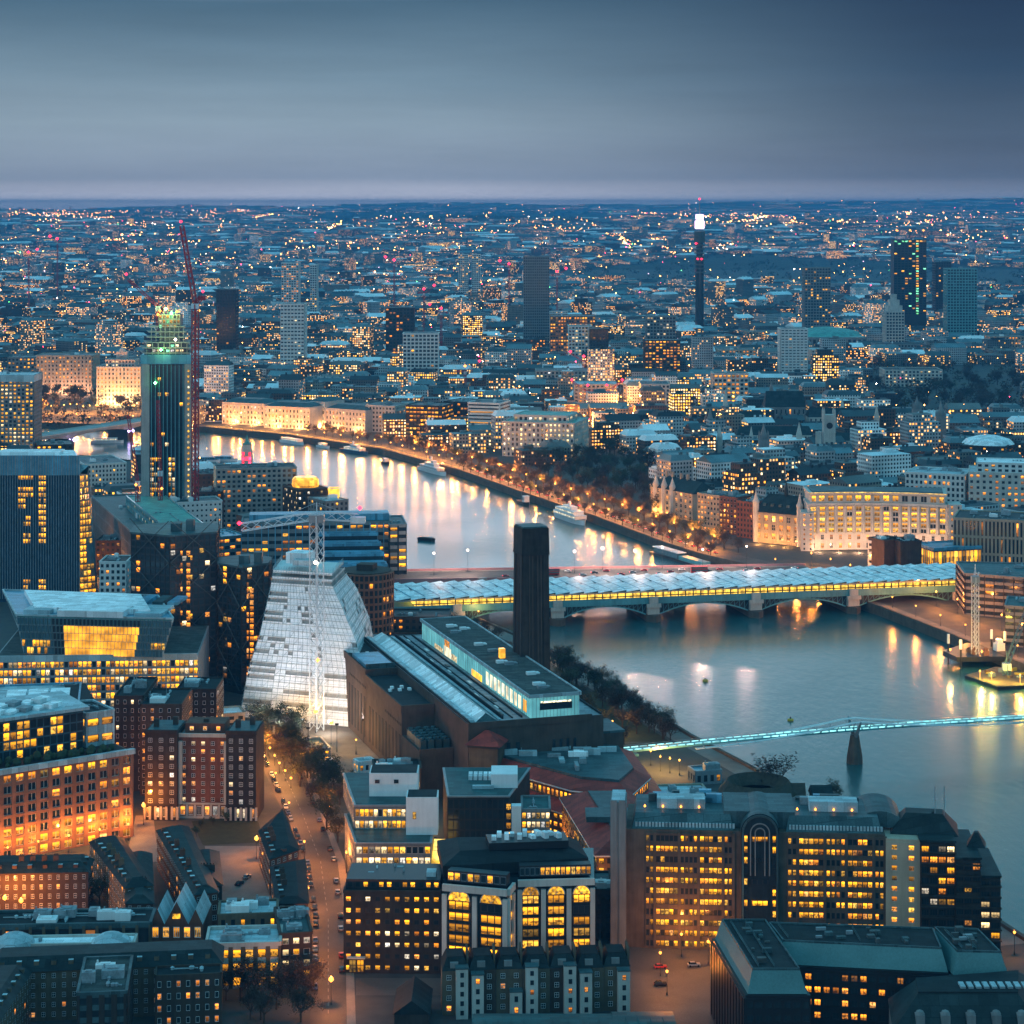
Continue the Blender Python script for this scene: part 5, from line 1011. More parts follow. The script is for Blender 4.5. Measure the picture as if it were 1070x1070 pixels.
# --- riverside office, long with arch in its middle
RH = 39; fr = Fr(G(648, 866, RH), G(925, 872, RH))
T = Thing('office_building', 'long brown riverside office with many gold windows and dark arched centre bay', 'office', fr(60, 15)); HEROES.append([fr(-6, -2), fr(fr.L + 40, -10), fr(fr.L + 40, 40), fr(-6, 40)])
mb = MB(); fr.box(mb, 2, fr.L, 0, 30, 0, RH); c0, c1 = fr.at(776), fr.at(812)
lit_ = lambda i, j: (.9 if i % 3 == 1 else (.45 if i % 3 == 2 else .62)) if not (j in (4, 7) and i % 5 == 4) else .1
for (sa, sb_) in ((8, c0 - 3), (c1 + 3, fr.L)):
    wd_ = [.9, 2.1, 1.7, 2.1, .9]; tot = sum(wd_); x_ = sa
    for gi, wv in enumerate(wd_):
        x2 = x_ + (sb_ - sa) * wv / tot; nn = (2, 5, 4, 5, 2)[gi]; row = {j: R.random() for j in range(11)}
        fac(T, mb, fr(x_ + .35, 0), fr(x2 - .35, 0), 0, RH - 1, nn, 11, .88 if nn == 5 else .7, .56, lambda i, j, n_=nn: (.93 if row[j] > .16 else .12) if n_ == 5 else (.72 if row[j] > .3 else .2), 'yyyo', 'b', '3' if nn == 5 else '1', proud=.35)
        fr.box(mb, x2 - .45, x2 + .45, -.75, 0, 0, RH - .6, 0); x_ = x2
T.part('wall', mb, ['granite'])
mb = MB(); fr.box(mb, -3.2, 2.0, -1.5, 12, 0, RH + 9, 0)
for k in range(2): fr.box(mb, -3.1 + k * 2.8, -1.1 + k * 2.8, -1.9, -1.5, 0, RH + 9.8, 0)
py_ = T.part('stair_pylon', mb, ['stone_grey']); mb = MB(); fr.box(mb, -2.8, 1.6, -1, 11.5, RH + 9.02, RH + 9.8); T.part('pylon_cap', mb, ['roof_pale'], py_)
mb = MB(); ac = (c0 + c1) / 2; hw = (c1 - c0) / 2; fr.box(mb, c0 - .5, c1 + .5, -1.2, 3, 0, RH, 0)
pa = [(hw * 1.12 * math.cos(t), hw * 1.12 * math.sin(t)) for t in [math.pi * k / 14 for k in range(15)]]
for (x0, z0), (x1, z1) in zip(pa, pa[1:]): mb.face([fr(ac + x0, -1.2, RH + z0), fr(ac + x1, -1.2, RH + z1), fr(ac + x1, 26, RH + z1), fr(ac + x0, 26, RH + z0)], 1)
mb.face([fr(ac + x, -1.2, RH + z) for x, z in pa[::-1]], 0); cb_ = T.part('centre_bay', mb, ['glass_dark', 'roof_lead'])
for k_, rr_ in ((0, 1.0), (1, .55), (2, .28)):
    mb = MB(); q = [fr(ac - hw * rr_, -1.5, RH - 14 if k_ else 0)] + [fr(ac + hw * rr_ * math.cos(t), -1.5, RH + hw * rr_ * math.sin(t)) for t in [math.pi - math.pi * k / 12 for k in range(13)]] + [fr(ac + hw * rr_, -1.5, RH - 14 if k_ else 0)]
    for a, b in zip(q, q[1:]): mb.bar(a, b, .45 if k_ == 0 else .25)
    T.part('arch_rib', mb, ['stone_grey' if k_ != 0 else 'roof_lead'], cb_)
for j in range(11):
    for s in (c0 + 1, c1 - 1) if j > 0 else (): T.win.append((fr(s, -1.35, 2 + j * 3.5), 0.0, 1.1, 2.2, ('y' if R.random() < .75 else 'd') + 'b1'))
    if j % 2 == 0: T.win.append((fr(ac, -1.35, 2 + j * 3.5), 0.0, 5.5, 1.6, ('y' if j in (0, 4, 10) else 'd') + 'b3'))
for s0, s1, g0 in ((4, c0 - 3, 0), (c1 + 3, fr.L - 1, 1)):     # roof: sloped glazing, long plant boxes
    mb = MB(); q = [fr(s0, .8), fr(s1, .8), fr(s1, 28), fr(s0, 28)]; mb.frus(q, RH + .02, [fr(s0 + 1, 4), fr(s1 - 1, 4), fr(s1 - 1, 26), fr(s0 + 1, 26)], RH + 4.5); r = T.part('roof', mb, ['roof_lead'])
    mb = MB(); fr.box(mb, s0 + 8, s0 + 24, 9, 16, RH + 4.52, RH + 7.8, 0); T.part('plant_room', mb, ['roof_pale'], r)
    mb = MB()
    for k in range(int((s1 - s0) / 1.1)): fr.box(mb, s0 + 1 + k * 1.1, s0 + 1.7 + k * 1.1, 1.2, 1.9, RH + .5, RH + 2.0)
    T.part('roof_rail', mb, ['roof_pale'], r)
    for k in range(10):
        mb = MB(); s = R.uniform(s0 + 3, s1 - 8); fr.box(mb, s, s + R.uniform(2, 7), 17 + (k % 3) * 2.6, 19 + (k % 3) * 2.6, RH + 4.52, RH + 5.4 + R.random() * 2); T.part('roof_plant', mb, [R.choice(['roof_lead', 'plant_grey', 'plant_dark', 'roof_blue'])], r)
    for k in range(4):
        mb = MB(); p = fr(s0 + 4 + k * 6, 8.3, RH + 5); mb.lathe(p, [(.1, 0), (.4, .3), (.1, .9)], 5); T.part('roof_light', mb, ['lamp_amber'], r)
mb = MB(); fr.box(mb, c0 - 6, c1 + 6, 4, 27, RH + .05, RH + 5.5); T.part('roof_storey', mb, ['roof_lead'])
e0 = fr.L; q = [fr(e0 + .1, -1), fr(e0 + 11, -2), fr(e0 + 11, 28), fr(e0 + .1, 28)]; mb = MB(); mb.prism(q, 0, RH - 1); fac(T, mb, q[0], q[1], 0, RH - 2, 2, 11, .34, .5, .95, 'yo', 's', proud=.3); T.part('wall', mb, ['stone_warm']); 
for k, (s0, s1, v0, h) in enumerate(((11, 22, -4, 38), (22, 30, -5, 33), (30, 36.5, -4, 27))):
    q = [fr(e0 + s0 + .1, v0), fr(e0 + s1, v0), fr(e0 + s1, 26), fr(e0 + s0 + .1, 26)]; mb = MB(); mb.prism(q, 0, h); fac(T, mb, q[0], q[1], 0, h - .5, max(2, round((s1 - s0) / 3)), round(h / 3.5), .9, .6, lambda i, j: .22 if j < 9 else (.7 if k == 0 else .1), 'ooyw', 'b', '3', proud=.7)
    for j in range(int(h / 3.5)): fr.box(mb, e0 + s0, e0 + s1 + .3, v0 - 1.4, v0 - .1, j * 3.5 + 3.1, j * 3.5 + 3.5)
    w = T.part('stepped_wing', mb, ['brick_dark']); mb = MB(); mb.prism(inset(q, -.4), h + .02, h + .7); T.part('roof', mb, ['roof_slate'], w)
mb = MB(); q = rectp(fr(e0 + 2, 4), fr(e0 + 24, 2), 16); mb.frus(q, RH - .9, inset(q, 5), RH + 5); T.part('slate_roof', mb, ['roof_slate']); mb = MB(); n = 12
q = [(fr(e0 - 8, 6)), fr(e0 + 8, 6)]; 
for k in range(n):
    t0, t1 = math.pi * k / n, math.pi * (k + 1) / n; mb.face([fr(e0 - 9 + 8 - 8 * math.cos(t0), 8, RH + 5.4 * math.sin(t0)), fr(e0 - 9 + 8 - 8 * math.cos(t1), 8, RH + 5.4 * math.sin(t1)), fr(e0 - 9 + 8 - 8 * math.cos(t1), 30, RH + 5.4 * math.sin(t1)), fr(e0 - 9 + 8 - 8 * math.cos(t0), 30, RH + 5.4 * math.sin(t0))][::-1])
mb.face([fr(e0 - 1 - 8 * math.cos(math.pi * k / n), 8, RH + 5.4 * math.sin(math.pi * k / n)) for k in range(n + 1)]); T.part('barrel_roof', mb, ['roof_lead'])
for s in (17, 20): antenna(T, fr(e0 + s, 8), RH, 14)
for s0 in (13, 27): 
    mb = MB(); p = rectp(fr(e0 + s0, 6), fr(e0 + s0 + 6, 5), 7); mb.frus(p, 38 if s0 == 13 else 33.7, inset(p, 2.4), 44 if s0 == 13 else 38); T.part('pointed_roof', mb, ['roof_slate'])
T.done()
# --- black block with teal mansard, bottom right
T = Thing('office_building', 'black block with teal sloping roof walls around a sunken court, bottom right', 'office', (90, 610, 0)); TZ = 30
def slab(name, top, k, z0, z1):
    mb = MB(); bot = inset(top, -k); mb.frus(bot, z0, top, z1); w = T.part(name, mb, ['cladding_teal']); mb = MB(); mb.prism(inset(top, .4), z1 + .01, z1 + .12, 0)
    for i in range(len(top)): a, b = top[i], top[(i + 1) % len(top)]; u, L = unit(a, b); mb.box2((a[0], a[1]), u, L, .4, z1 + .01, z1 + .6, 1)
    T.part('roof', mb, ['roof_dark', 'roof_lead'], w); return w
gg = lambda x, y, z=TZ: q2(G(x, y, z))
lw = [gg(786, 1014), gg(836, 1014), gg(800, 962), gg(754, 962)]; br = [gg(818, 984), gg(984, 992), gg(975, 971), gg(803, 965)]; rw = [gg(1000, 995), gg(1046, 996), gg(1022, 972), gg(976, 970)]
for po in (lw, br, rw):
    slab('mansard', po, 1.6, 24, TZ); w = T.part('wall', (lambda m, q: (m.prism(q, 0, 23.9), fac(T, m, q[0], q[1], 1, 23, max(3, round(math.dist(q[0], q[1]) / 2.6)), 6, .7, .5, .5 if po is br else (.06 if po is rw else 0), 'o', 'b', '2', proud=.3), fac(T, m, q[3], q[0], 1, 23, 12, 1, .5, .96, 0, proud=.5) if po is lw else None, m)[-1])(MB(), inset(po, -2.4)), ['paint_black']); HEROES.append(inset(po, -3))
    fo_ = inset(po, 2.2)
    for a_, b_ in ((fo_[0], fo_[3]), (lerp(fo_[0], fo_[1], .5), lerp(fo_[3], fo_[2], .5))):
        mb = MB(); mb.bar((*a_, TZ + .5), (*b_, TZ + .5), .14); mb.bar((*a_, TZ + 1.1), (*b_, TZ + 1.1), .07)
        for k_ in range(9): q = lerp(a_, b_, k_ / 8); mb.bar((*q, TZ + .1), (*q, TZ + 1.1), .07)
        T.part('roof_rail', mb, ['roof_lead'], w)
    for i in range(12):
        c = lerp(lerp(po[0], po[1], R.uniform(.15, .85)), lerp(po[3], po[2], R.uniform(.15, .85)), R.uniform(.1, .9)); mb = MB(); mb.cbox(c, R.uniform(.8, 3), R.uniform(.6, 2), TZ + .14, TZ + .6 + R.random(), .1); T.part('roof_plant', mb, [R.choice(['metal_grey', 'plant_dark', 'roof_lead'])], w)
T.done()
po = [gg(935, 1062, 22), gg(1090, 1062, 22), gg(1090, 1018, 22), gg(930, 1030, 22)]; T = Thing('stone_building', 'grey stone building with slate roof and arched dormer at the bottom right corner', 'building', mid(po)); mb = MB(); mb.prism(po, 0, 18); fac(T, mb, po[0], po[1], 0, 18, 12, 5, .4, .6, .08, 'o', 's', proud=.3); fac(T, mb, po[3], po[0], 0, 18, 4, 5, .4, .6, .08, 'o', 's', proud=.3); T.part('wall', mb, ['stone_grey'])
mb = MB(); mb.frus(inset(po, -.6), 18.02, inset(po, 7), 26); r = T.part('roof', mb, ['roof_slate']); mb = MB(); mb.prism(inset(po, 6.8), 25.9, 26.3); T.part('roof_flat', mb, ['roof_dark'], r)
fq = Fr(po[0], po[1])
for k in range(5):
    mb = MB(); fq.box(mb, 6 + k * 7, 8.4 + k * 7, .5, 4, 18.5, 22); mb.lathe(fq(7.2 + k * 7, 1.8, 22), [(1.4, 0), (1.0, .8), (.1, 1.2)], 8); T.part('dormer', mb, ['stone_grey'], r)
for k in range(9):
    mb = MB(); fq.box(mb, 20 + k * 2.2, 21.4 + k * 2.2, 9, 13, 26.31, 26.9); T.part('rooflight', mb, ['roof_pale'], r)
T.done(); HEROES.append(po)
# --- round thatched playhouse
c = G(792, 829, 8); T = Thing('playhouse', 'round timber playhouse with dark thatched ring roof by the river path', 'theatre', (c.x, c.y, 0)); mb = MB(); n = 20
mb.lathe((c.x, c.y, 0), [(15, 0), (15, 9)], n); T.part('wall', mb, ['stone_pale']); mb = MB(); mb.lathe((c.x, c.y, 9.02), [(16, 0), (12.4, 4.4), (9, 0)], n); T.part('thatched_roof', mb, ['thatch'])
mb = MB(); mb.cbox((c.x + 15.5, c.y - 3), 5, 6, 0, 9); g_ = T.part('stair_tower', mb, ['stone_pale']); p = rectp((c.x + 13, c.y - 6), (c.x + 18, c.y - 6), 6); pitched(T, p, 9.02, 4, 'thatch', parent=g_); T.done(); HEROES.append([(c.x - 20, c.y - 18), (c.x + 22, c.y - 18), (c.x + 22, c.y + 18), (c.x - 20, c.y + 18)])
block('pavilion', 'low curved white roofed foyer with amber lights beside the round playhouse', 'pavilion', pr(683, 838, 745, 836, 7, 22), 7, wall='stone_warm', lit=.8, bay=3, pane='o', roof='roof_pale', plant=3)
block('pavilion', 'small blue grey riverside kiosk below the footbridge', 'pavilion', pr(727, 808, 754, 806, 5, 9), 5, wall='metal_grey', lit=.2, bay=3, roof='roof_blue', plant=1)
p = pr(850, 835, 870, 835, 9, 12); T = Thing('house', 'narrow old pink fronted house with dark roof beside the playhouse', 'house', mid(p)); mb = MB(); mb.prism(p, 0, 9); fac(T, mb, p[0], p[1], 0, 9, 2, 3, .4, .5, .3, 'o', 'w', proud=0); T.part('wall', mb, ['brick_red']); pitched(T, p, 9.02, 4, 'roof_slate'); T.done()
# --- bottom left: courts and terraces
def court(label, poly, h, rise, wall='brick_brown', lit=.2, bay=3, roofm='roof_slate', pane='o', fw='w', ww=.36, name='apartment_block', cat='apartments', k=3.2, chim=4):
    T = Thing(name, label, cat, mid(poly)); mb = MB(); mb.prism(poly, 0, h); n = len(poly)
    for i in range(n):
        a, b = poly[i], poly[(i + 1) % n]
        if facing(a, b) > .05 and math.dist(a, b) > 3: fac(T, mb, a, b, .5, h, max(1, round(math.dist(a, b) / bay)), max(1, round(h / 3.2)), ww, .5, lit, pane, fw, '4', proud=0)
    T.part('wall', mb, [wall]); mb = MB(); mb.frus(inset(poly, -.5), h + .01, inset(poly, k), h + rise); r = T.part('roof', mb, [roofm])
    for c in range(chim):
        p = lerp(poly[0] if chim < 5 else lerp(poly[0], poly[3], .5), poly[1] if chim < 5 else lerp(poly[1], poly[2], .5), (c + .5) / chim); q = lerp(p, mid(poly), .55 if chim < 5 else 0); mb = MB(); mb.cbox(q, 1.8, 1.0, h + rise * .4, h + rise + 1.9, .2); mb.lathe((q[0] - .4, q[1], h + rise + 1.9), [(.2, 0), (.16, .6)], 6); mb.lathe((q[0] + .4, q[1], h + rise + 1.9), [(.2, 0), (.16, .6)], 6); T.part('chimney_stack', mb, [wall], r)
    ip_ = inset(poly, k * .55); zz_ = h + rise * .55
    for q_ in range(n):
        a, b = ip_[q_], ip_[(q_ + 1) % n]
        if facing(a, b) < .05 or math.dist(a, b) < 8: continue
        for c in range(int(math.dist(a, b) / 5)):
            p = lerp(a, b, (c + .5) / int(math.dist(a, b) / 5)); u_, _ = unit(a, b); mb = MB(); mb.cbox(p, 1.5, 1.6, zz_ - .8, zz_ + .7, math.atan2(u_[1], u_[0]), 0, 1); T.part('dormer', mb, [wall, 'roof_pale' if c % 3 else roofm], r)
    HEROES.append(poly); return T.done()
court('long brown brick terrace with green slate roof and orange lamps before it, far left', pr(-15, 913, 92, 911, 13.5, 14), 13.5, 3, lit=.12)
court('brown brick block with slanting window wall beside the starburst court lamp', [gg(94, 880, 14), gg(131, 928, 14), gg(160, 925, 14), gg(128, 876, 14)], 14, 2.4, 'brick_stock', lit=.15, ww=.4)
court('slate roofed block running toward the red gables', [gg(131, 944, 12), gg(160, 944, 12), gg(158, 892, 12), gg(135, 892, 12)], 12, 2, 'brick_brown', lit=.02)
court('brick terrace with slanting front of many white windows above two court lamps', [gg(164, 868, 14), gg(204, 935, 14), gg(228, 932, 14), gg(196, 864, 14)], 14, 2, 'brick_red', lit=.1, ww=.55, bay=2.6, chim=3)
court('short slate roofed block behind the slanting white window terrace', [gg(202, 925, 11), gg(232, 925, 11), gg(228, 890, 11), gg(204, 890, 11)], 11, 2, 'brick_brown', lit=.05)
court('brick tenement with white chimneys right of the court, nearer the lawn', [gg(271, 868, 13), gg(282, 898, 13), gg(312, 888, 13), gg(296, 845, 13)], 13, 1.5, 'brick_red', lit=.12, ww=.5, chim=3, roofm='roof_dark')
court('brick tenement with white framed roof lights right of the court, nearer the camera', [gg(283, 906, 12), gg(290, 944, 12), gg(322, 944, 12), gg(318, 898, 12)], 12, 1.5, 'brick_brown', lit=.1, ww=.5, chim=3, roofm='roof_dark')
block('school_building', 'long low building with row of brick columns and dark glass, lower left', 'school', pr(-10, 969, 157, 966, 12, 14), 12, wall='brick_stock', span='roof_lead', bay=4.3, fh=9, ww=.78, wh=.86, lit=.05, pane='o', roof='roof_dark', plant=9, proud=.5)
p = pr(157, 966, 212, 966, 11, 22); fj = Fr(p[0], p[1]); T = Thing('school_building', 'red brick hall with steep twin gables and yellow lit windows', 'hall', mid(p)); HEROES.append(p); mb = MB(); mb.prism(p, 0, 11); fac(T, mb, p[0], p[1], 1, 11, 5, 2, .6, .7, .95, 'y', 'w', '3', proud=.2); T.part('wall', mb, ['brick_red'])
for s0, s1, rs in ((.2, 4.6, 5), (4.7, 12.4, 7.5), (12.5, fj.L - .1, 5)):
    q = [fj(s1, -.2), fj(s1, 20), fj(s0, 20), fj(s0, -.2)]; pitched(T, q, 11.02, rs, 'roof_pale', 'brick_red', .1)
mb = MB(); fj.box(mb, 7.3, 9.8, -.45, -.35, 13, 14.6); T.part('gable_window', mb, ['lit_yellow']); T.done()
T = block('workshop_building', 'flat pale roofed brick workshop with white parapet and yellow windows', 'building', pr(215, 990, 293, 988, 13, 16), 13, wall='brick_stock', bay=4, fh=3.9, ww=.66, wh=.6, lit=.85, roof='roof_pale', span='stone_pale', plant=4, parapet=1.3)
block('workshop_building', 'flat pale roofed annexe behind the yellow windowed workshop', 'building', pr(228, 958, 290, 956, 13, 14), 13, wall='brick_stock', bay=3, fh=4, ww=.4, lit=.2, roof='roof_pale', plant=5)
block('workshop_building', 'narrow white fronted building with two lit floors beside the main street', 'building', pr(293, 978, 326, 976, 14, 26), 14, wall='brick_brown', bay=3, fh=3.5, ww=.6, lit=.5, pane='yw', frame='w', roof='roof_lead', plant=5)
fc = Fr(G(-14, 1010, 17), G(232, 1000, 17))
court('wide slate roofed courtyard range with small orange windows, bottom left', [fc(0, 0), fc(fc.L, 0), fc(fc.L, 15), fc(0, 15)], 15, 3.5, 'brick_stock', lit=.1, chim=0, name='courtyard_building', cat='building')
court('slate roofed courtyard wing running to the bottom left corner', [fc(-4, -40), fc(8, -40), fc(13, -.5), fc(-4, -.5)], 15, 3.5, 'brick_stock', lit=.05, chim=0, name='courtyard_building', cat='building')
T = block('courtyard_building', 'dark flat roofed block with gravel roof and white vents, bottom left', 'building', [fc(29, -30), fc(43, -30), fc(43, -.5), fc(29, -.5)], 18, wall='brick_dark', lit=.02, roof='roof_gravel', plant=3, span='roof_lead')
block('courtyard_building', 'brick block with white first floor band and few lit windows, bottom left', 'building', [fc(50, -9), fc(fc.L, -9), fc(fc.L, -.5), fc(50, -.5)], 14.5, wall='brick_brown', bay=3, fh=3.6, ww=.4, wh=.5, lit=.3, pane='o', frame='w', roof='roof_dark', proud=0)
T = block('round_roofed_annexe', 'long pale roofed annexe with domed white ends, lower left', 'building', pr(-10, 990, 140, 987, 10, 8), 10, wall='stone_pale', bay=4, lit=.1, roof='roof_white', plant=0, done=False)
for x in (15, 116):
    c = G(x, 985, 10.5); mb = MB(); mb.lathe((c.x, c.y, 10.3), [(6.5, 0), (5.8, 1.4), (3, 3), (.1, 3.6)], 14); T.part('dome', mb, ['roof_pale'], smooth=True)
T.done()
block('office_building', 'low office with gold windows behind the stepped white box office', 'office', pr(390, 806, 440, 805, 15, 16), 15, wall='brick_brown', bay=2.4, fh=3.6, ww=.6, lit=.8, roof='roof_dark', plant=6)
block('site_cabin', 'two storey white site cabins glowing yellow at the wrapped tower', 'cabins', pr(375, 798, 392, 796, 8, 6), 8, wall='roof_white', bay=2.5, fh=3.2, lit=.8, roof='roof_pale')
block('site_cabin', 'low green roofed site cabin beside the bare garden trees', 'cabins', pr(318, 785, 345, 783, 5, 20), 5, wall='metal_grey', bay=3, fh=3, lit=.3, roof='roof_teal')
block('apartment_block', 'low dark brick block with single slate roof beside the small street wall, lower centre', 'apartments', pr(622, 932, 640, 932, 16, 20), 16, wall='brick_dark', bay=3, fh=3.4, lit=.2, pane='o', roof='roof_lead', plant=2)
block('canopy_building', 'pale low canopy roof between brick flats and braced glass tower', 'building', pr(228, 748, 256, 746, 6, 14), 6, wall='stone_warm', bay=4, lit=.2, roof='roof_white')
# ------------------------------------------------------------------ north bank and the far towers
# --- long curved floodlit palace with columns beside the bridge
T = Thing('office_building', 'long curved floodlit white palace with columns and gold windows by the bridge end', 'office', (230, 1545, 0)); n = 15
fu = Fr(q2(G(845, 575)), q2(G(990, 577))); arc = [fu(fu.L * i / n, 7 * (1 - (2 * i / n - 1) ** 2)) for i in range(n + 1)]
mb = MB(); body = arc + [fu(fu.L + 3, 36), fu(-3, 36)]; mb.prism(body, 0, 31.5); mb.prism([fu(-1, -1.5)] + [(p[0] - fu.n[0] * 1.2, p[1] - fu.n[1] * 1.2) for p in arc] + [fu(fu.L + 3, 36), fu(-3, 36)], 31.5, 33.2); up = inset(body, 1.6); mb.prism(up, 33.2, 39); mb.prism(inset(body, .6), 39, 40.6)
for i in range(n):
    a, b = arc[i], arc[i + 1]; fac(T, mb, a, b, 12, 31, 1, 5, .62, .8, .9, 'y', 's', '2', proud=.3); fac(T, mb, a, b, 0, 12, 1, 2, .34, .62, .55, 'o', 's', '4', proud=.2)
    u, L = unit(up[i], up[i + 1]); fac(T, mb, up[i], up[i + 1], 33.4, 39, 1, 1, .66, .8, .85, 'y', 's', '2', proud=.2)
T.part('wall', mb, ['stone_pale']); HEROES.append([fu(-14, -16), fu(fu.L + 6, -10), fu(fu.L + 6, 40), fu(-14, 40)])
for i in range(n + 1):
    p = arc[i]; mb = MB(); mb.lathe((p[0] - fu.n[0] * .8, p[1] - fu.n[1] * .8, 12), [(1.1, 0), (.95, 1), (.8, 18), (1.15, 19.4)], 8); T.part('column', mb, ['stone_pale'])
mb = MB(); mb.prism(inset(body, 3), 40.62, 41.2); T.part('roof', mb, ['roof_lead'])
for s in (-5.5, fu.L + .5):
    q = [fu(s, -4), fu(s + 9, -4), fu(s + 9, 14), fu(s, 14)]; mb = MB(); mb.prism(q, 0, 34 if s > 0 else 27); fac(T, mb, q[0], q[1], 0, 34 if s > 0 else 27, 2, 8, .3, .5, .4, 'o', 's', proud=.1); fac(T, mb, q[3], q[0], 0, 27, 3, 7, .3, .5, .2, 'o', 's', proud=.1); T.part('end_pavilion', mb, ['stone_pale'])
mb = MB(); q = [(p[0] - fu.n[0] * 1.3, p[1] - fu.n[1] * 1.3, 40.7) for p in arc]
for a, b in zip(q, q[1:]): mb.bar(a, b, .28)
T.part('cornice_light', mb, ['glow_strip'])
flood(T, [(*fu(fu.L * (i + .5) / 7, -8), .5) for i in range(7)], (1, .52, .28), 5500); T.done()
# --- gothic hall with gold lit front and steep roof
f1 = Fr(q2(G(789, 566)), q2(G(836, 571))); T = Thing('gothic_hall', 'gothic hall with corner turrets, steep roof and amber floodlit front', 'hall', f1(16, 8)); p = [f1(0, 0), f1(f1.L, 0), f1(f1.L, 26), f1(0, 26)]; HEROES.append(inset(p, -5))
mb = MB(); mb.prism(p, 0, 22); fac(T, mb, p[0], p[1], 2, 21, 6, 3, .5, .72, .8, 'o', 's', '4', proud=.5); T.part('wall', mb, ['stone_warm']); pitched(T, p, 22.02, 12, 'roof_slate', hip=.12)
for s in (.5, f1.L - .5):
    mb = MB(); c = f1(s, .5); mb.lathe((*c, 0), [(2.2, 0), (2.2, 28), (2.5, 28.2), (2.5, 29.5), (1.6, 31), (.1, 38)], 8); T.part('turret', mb, ['stone_pale'])
mb = MB(); mb.lathe((*f1(f1.L * .5, 13), 33), [(1.4, 0), (1.4, 4), (.1, 11)], 6); T.part('fleche', mb, ['roof_slate'])
for i in range(4): mb = MB(); f1.box(mb, 4 + i * 6.5, 6.6 + i * 6.5, 4, 7, 24, 28); T.part('dormer', mb, ['roof_lead'])
flood(T, [(*f1(f1.L * k, -8), .5) for k in (.2, .5, .8)], (1, .42, .1), 4500); T.done()
T = block('office_building', 'brick and stone embankment office with lit ground floor left of the gothic hall', 'office', pr(729, 516, 752, 519, 27, 24), 27, wall='stone_warm', bay=3.2, fh=3.8, lit=.5, pane='o', frame='s', roof='roof_lead', plant=3)
block('office_building', 'yellow windowed embankment office with white attic, between two brick offices', 'office', pr(752, 519, 770, 521, 27, 24), 27, wall='brick_red', bay=3, fh=3.8, lit=.5, pane='yo', frame='s', roof='roof_lead', plant=2)
block('office_building', 'dark red brick office hard against the left of the gothic hall', 'office', pr(770, 524, 787, 526, 26, 24), 26, wall='brick_red', bay=3, lit=.04, roof='roof_slate', plant=2)
f2 = Fr(q2(G(681, 536)), q2(G(724, 545))); T = Thing('mansion', 'ornate gabled stone mansion with amber floodlit left end by the embankment', 'building', f2(16, 10)); p = [f2(0, 0), f2(f2.L, 0), f2(f2.L, 26), f2(0, 26)]; HEROES.append(inset(p, -4)); mb = MB(); mb.prism(p, 0, 21); fac(T, mb, p[0], p[1], 0, 21, 9, 5, .45, .62, .35, 'o', 's', '4', proud=.4); T.part('wall', mb, ['stone_warm']); pitched(T, p, 21.02, 8, 'roof_slate', hip=.1)
for s in (5, 16, 27): mb = MB(); c = f2(s, .6); mb.lathe((*c, 0), [(2.4, 0), (2.4, 23), (2.7, 23.4), (.1, 31)], 8); T.part('turret', mb, ['stone_pale'])
for s in (2, 10, 21, 30): mb = MB(); f2.box(mb, s, s + 1.4, 12, 14, 24, 33); T.part('chimney_stack', mb, ['stone_warm'])
flood(T, [(*f2(6, -4), .5), (*f2(14, -4), .5)], (1, .42, .08), 7000); T.done()
# --- offices by the bridge end, right edge
T = block('office_building', 'small white framed block beside dark brick block at the bridge end', 'office', pr(907, 566, 930, 568, 22, 16), 22, wall='concrete_white', bay=4.5, fh=4, ww=.7, wh=.5, lit=.05, roof='roof_slate', plant=1)
block('office_building', 'plain brown brick block between white framed block and dark cube at the bridge end', 'office', pr(924, 566, 944, 564, 24, 16), 24, wall='brick_brown', bay=0, roof='roof_dark', plant=1)
block('office_building', 'dark windowless cube block at the bridge end', 'office', pr(941, 567, 963, 566, 24, 18), 24, wall='brick_dark', bay=0, roof='roof_dark', plant=2)
T = block('station_hall', 'glass station entrance hall glowing gold under a blue roof', 'station', pr(976, 574, 1034, 571, 16, 26), 16, wall='metal_grey', bay=3, fh=11, ww=.88, wh=.86, lit=1, pane='y', roof='roof_blue', span='roof_blue', plant=0)
T = block('office_building', 'dark horizontally banded office above the orange riverside road, right edge', 'office', [q2(G(1009, 600, 24)), q2(G(1090, 606, 24)), q2(G(1090, 590, 24)), q2(G(1000, 588, 24))], 24, wall='brick_dark', span='stone_grey', bay=6, fh=4, ww=.92, wh=.55, lit=.1, pane='o', roof='roof_lead', plant=3, proud=.9)
block('office_building', 'dark stepped block at the right edge behind the barge cranes', 'office', pr(1050, 634, 1090, 636, 22, 30), 22, wall='brick_dark', span='stone_grey', bay=5, fh=4, ww=.9, wh=.5, lit=.08, pane='o', roof='roof_teal', plant=2)
block('office_building', 'stone office with many slim columns behind the station hall, right edge', 'office', pr(996, 542, 1090, 546, 34, 40), 34, wall='stone_warm', bay=2.6, fh=12, ww=.5, wh=.86, lit=.1, pane='o', roof='roof_slate', plant=4)
T = block('office_building', 'beige stone office with big lit windows and dark slot, right edge', 'office', pr(1012, 494, 1085, 496, 36, 44), 36, wall='stone_pale', bay=4.6, fh=4.6, ww=.5, wh=.5, lit=.4, pane='o', frame='s', roof='roof_pale', plant=3, done=False)
tier(T, inset(pr(1012, 494, 1085, 496, 36, 44), 6), 36, 43, 'concrete_white', 'roof_white', bay=5, lit=.3); T.done()
block('office_building', 'pale office with white framed windows above the curved palace roof', 'office', pr(946, 494, 1008, 497, 32, 40), 32, wall='concrete_white', bay=3.6, fh=4.6, ww=.6, wh=.66, lit=.12, pane='o', frame='w', roof='roof_pale', plant=4)
